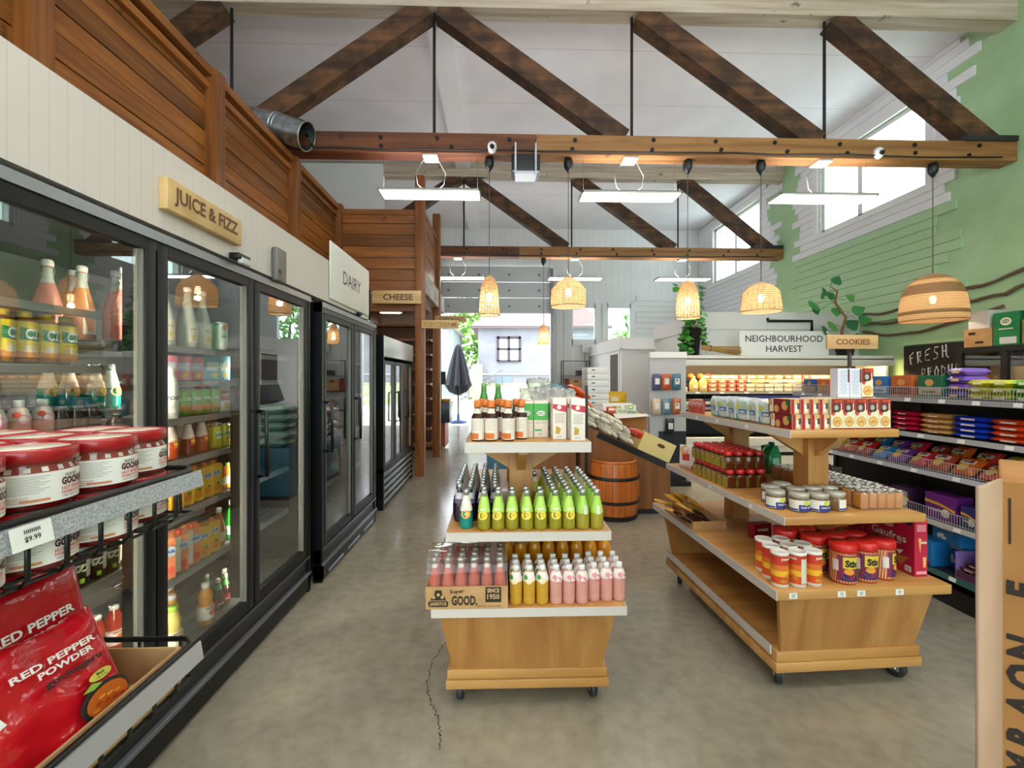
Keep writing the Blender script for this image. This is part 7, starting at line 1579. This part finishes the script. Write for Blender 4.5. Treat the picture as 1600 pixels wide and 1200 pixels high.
# black-framed glass case with boxes on top, chalkboard and branches on the green wall
gc = thing('glass_case', 'black-framed glass-fronted case with boxes on top by the green wall', 'display case', (5.45, 3.6, 0)); L = 1.59
for y0 in (0, .53, 1.06, L - .06): MB().box(0, .06, y0, y0 + .06, 0, 1.74, BLACK).obj('frame_post', gc)
MB().box(0, .58, 0, L, 1.74, 1.8, BLACK).obj('top', gc); MB().box(0, .58, 0, L, 0, .3, BLACK).obj('base', gc); MB().box(.55, .58, 0, L, .3, 1.74, M('#9a86a0', .6)).obj('back_panel', gc); MB().box(.06, .58, L - .03, L, .3, 1.74, BLACK).obj('side_panel', gc); MB().box(.06, .58, 0, .03, .3, 1.74, BLACK).obj('side_panel', gc)
MB().box(.02, .026, .06, L - .06, .3, 1.74, clear('#f2f4f4', .1, 0, '#ffffff', 3)).obj('glass_pane', gc)
for z in (.8, 1.2): MB().box(.08, .55, .04, L - .04, z - .02, z, DKGREY).obj('shelf', gc)
blob('bread_loaf', 'loaf', .13, 1, 1.9, .6, '#c9d2cf', .5, 3).put('pale wrapped loaf in the glass case', (5.7, 4.9, 1.29)); 
CT = 1.8006
def tbox(label, y, z, w, h, col, deco, d=.3): return cbox('storage_box', 'box', w, d, h, M(col, .65) if isinstance(col, str) else col, deco).put(label, (5.5, y, z), -PI / 2)
tbox('kraft carton on the glass case under the white box', 5.0, CT, .3, .21, KRAFT, lambda l_, y, w, h: (l_.rect((-w * .2, y, h * .75), X_, Z_, w * .25, h * .15, INK), l_.rect((.02, y, h * .25), X_, Z_, w * .3, h * .12, INK)))
tbox('plain white box on top of the kraft carton by the green wall', 4.99, CT + .211, .22, .2, '#dcd6cf', None)
tbox('green soup carton with white bowl emblem on the glass case', 4.71, CT, .25, .36, '#0f7a42', lambda l_, y, w, h: (l_.disc((0, y, h * .72), X_, Z_, w * .22, CREAM, 16, h * .12), l_.disc((0, y - .0006, h * .73), X_, Z_, w * .15, M('#0f7a42', .6), 14, h * .06), l_.text('soup', (0, y - .001, h * .72), X_, Z_, h * .06, CREAM, .03), l_.rect((0, y, h * .5), X_, Z_, w * .55, h * .03, CREAM), l_.rect((w * .08, y, h * .15), X_, Z_, w * .65, h * .2, M('#d9d6cf', .6))))
tbox('brown carton right of the green soup carton', 4.43, CT, .26, .26, mottled('carton_brown', '#b57a3c', '#a06a30', 5, .8, .03), lambda l_, y, w, h: l_.rect((-w * .2, y, h * .5), X_, Z_, w * .06, h * .3, INK))
tbox('white carton with red mark on top of the brown carton', 4.4, CT + .261, .24, .2, '#d4d2d4', lambda l_, y, w, h: (l_.rect((w * .1, y, h * .8), X_, Z_, w * .3, h * .15, RED), l_.rect((-w * .25, y, h * .15), X_, Z_, w * .3, h * .06, INK)))
bb = thing('chalkboard', 'black chalkboard chalked FRESH PRODUCE on the green wall', 'chalkboard', (6.06, 6.1, 1.6)); MB().box(-.02, .035, -.45, .42, -.35, .315, M('#1c1612', .7)).obj('board', bb)
m = MB(); ch = M('#f2eee6', .8)
G = {'F': [[(.6, 1), (.1, .8), (.3, 0)], [(.15, .5), (.5, .6)]], 'R': [[(.1, 1), (.2, 0)], [(.1, .9), (.55, .95), (.5, .55), (.18, .45), (.7, 0)]], 'E': [[(.7, 1), (.15, .9), (.1, .1), (.7, .05)], [(.15, .5), (.55, .55)]], 'S': [[(.7, .95), (.3, 1), (.2, .65), (.6, .45), (.6, .1), (.1, .05)]], 'H': [[(.15, 1), (.2, 0)], [(.2, .5), (.65, .5)], [(.6, 1), (.65, .1), (.95, -.1)]], 'P': [[(.15, 0), (.2, 1), (.65, .85), (.55, .5), (.2, .45)]], 'O': [[(.4, 1), (.1, .6), (.2, .05), (.6, .05), (.7, .6), (.4, 1)]], 'D': [[(.15, 0), (.15, 1), (.65, .7), (.6, .2), (.15, 0)]], 'U': [[(.1, 1), (.15, .2), (.4, 0), (.6, .25), (.65, 1)]], 'C': [[(.65, .9), (.3, 1), (.1, .5), (.3, .05), (.65, .15)]]}
def chalk(word, y, z, w, h, sl):
    for i, c in enumerate(word):
        for s_ in G[c]: m.tube([(-.023, y - (i + p[0] * .9) * w, z + p[1] * h + sl * (i + p[0])) for p in s_], .0085, ch, 5)
chalk('FRESH', .33, .03, .12, .17, .022); chalk('PRODUCE', .14, -.17, .095, .15, .012); m.obj('chalk_lettering', bb)
tr = MB(); tr.box(6.06, 6.1, 5.4, 6.56, 1.93, 1.98, M('#b3d4a2', .6)); struct(tr, 'trim_10')
VN = M('#6a5440', .8)
for i, (pts, lb) in enumerate((([(7.3, 2.5), (6.9, 2.46), (6.3, 2.52), (5.9, 2.6), (5.3, 2.62), (4.8, 2.76), (4.2, 2.72)], 'knotty brown branch fixed along the green wall, topmost of three'), ([(7.3, 2.34), (6.8, 2.3), (6.2, 2.34), (5.7, 2.44), (5.2, 2.46), (4.7, 2.6), (4.2, 2.58)], 'knotty brown branch along the green wall, middle of three'), ([(7.3, 2.2), (6.7, 2.1), (6.2, 2.12), (5.6, 2.24), (5.1, 2.32)], 'thin brown branch along the green wall, lowest of three'))):
    v = thing('branch', lb, 'branch', (6.08, pts[0][0], pts[0][1]), 0, 'branches on the green wall'); m = MB(); q = random.Random(i); full = []
    for a, b_ in zip(pts, pts[1:]):
        for k in range(4): u = k / 4; full.append((-.01, a[0] + (b_[0] - a[0]) * u - pts[0][0], a[1] + (b_[1] - a[1]) * u + q.uniform(-.015, .015) - pts[0][1]))
    m.tube(full, [.018 + .006 * q.random() for _ in full], VN, 7); m.obj('twig', v)
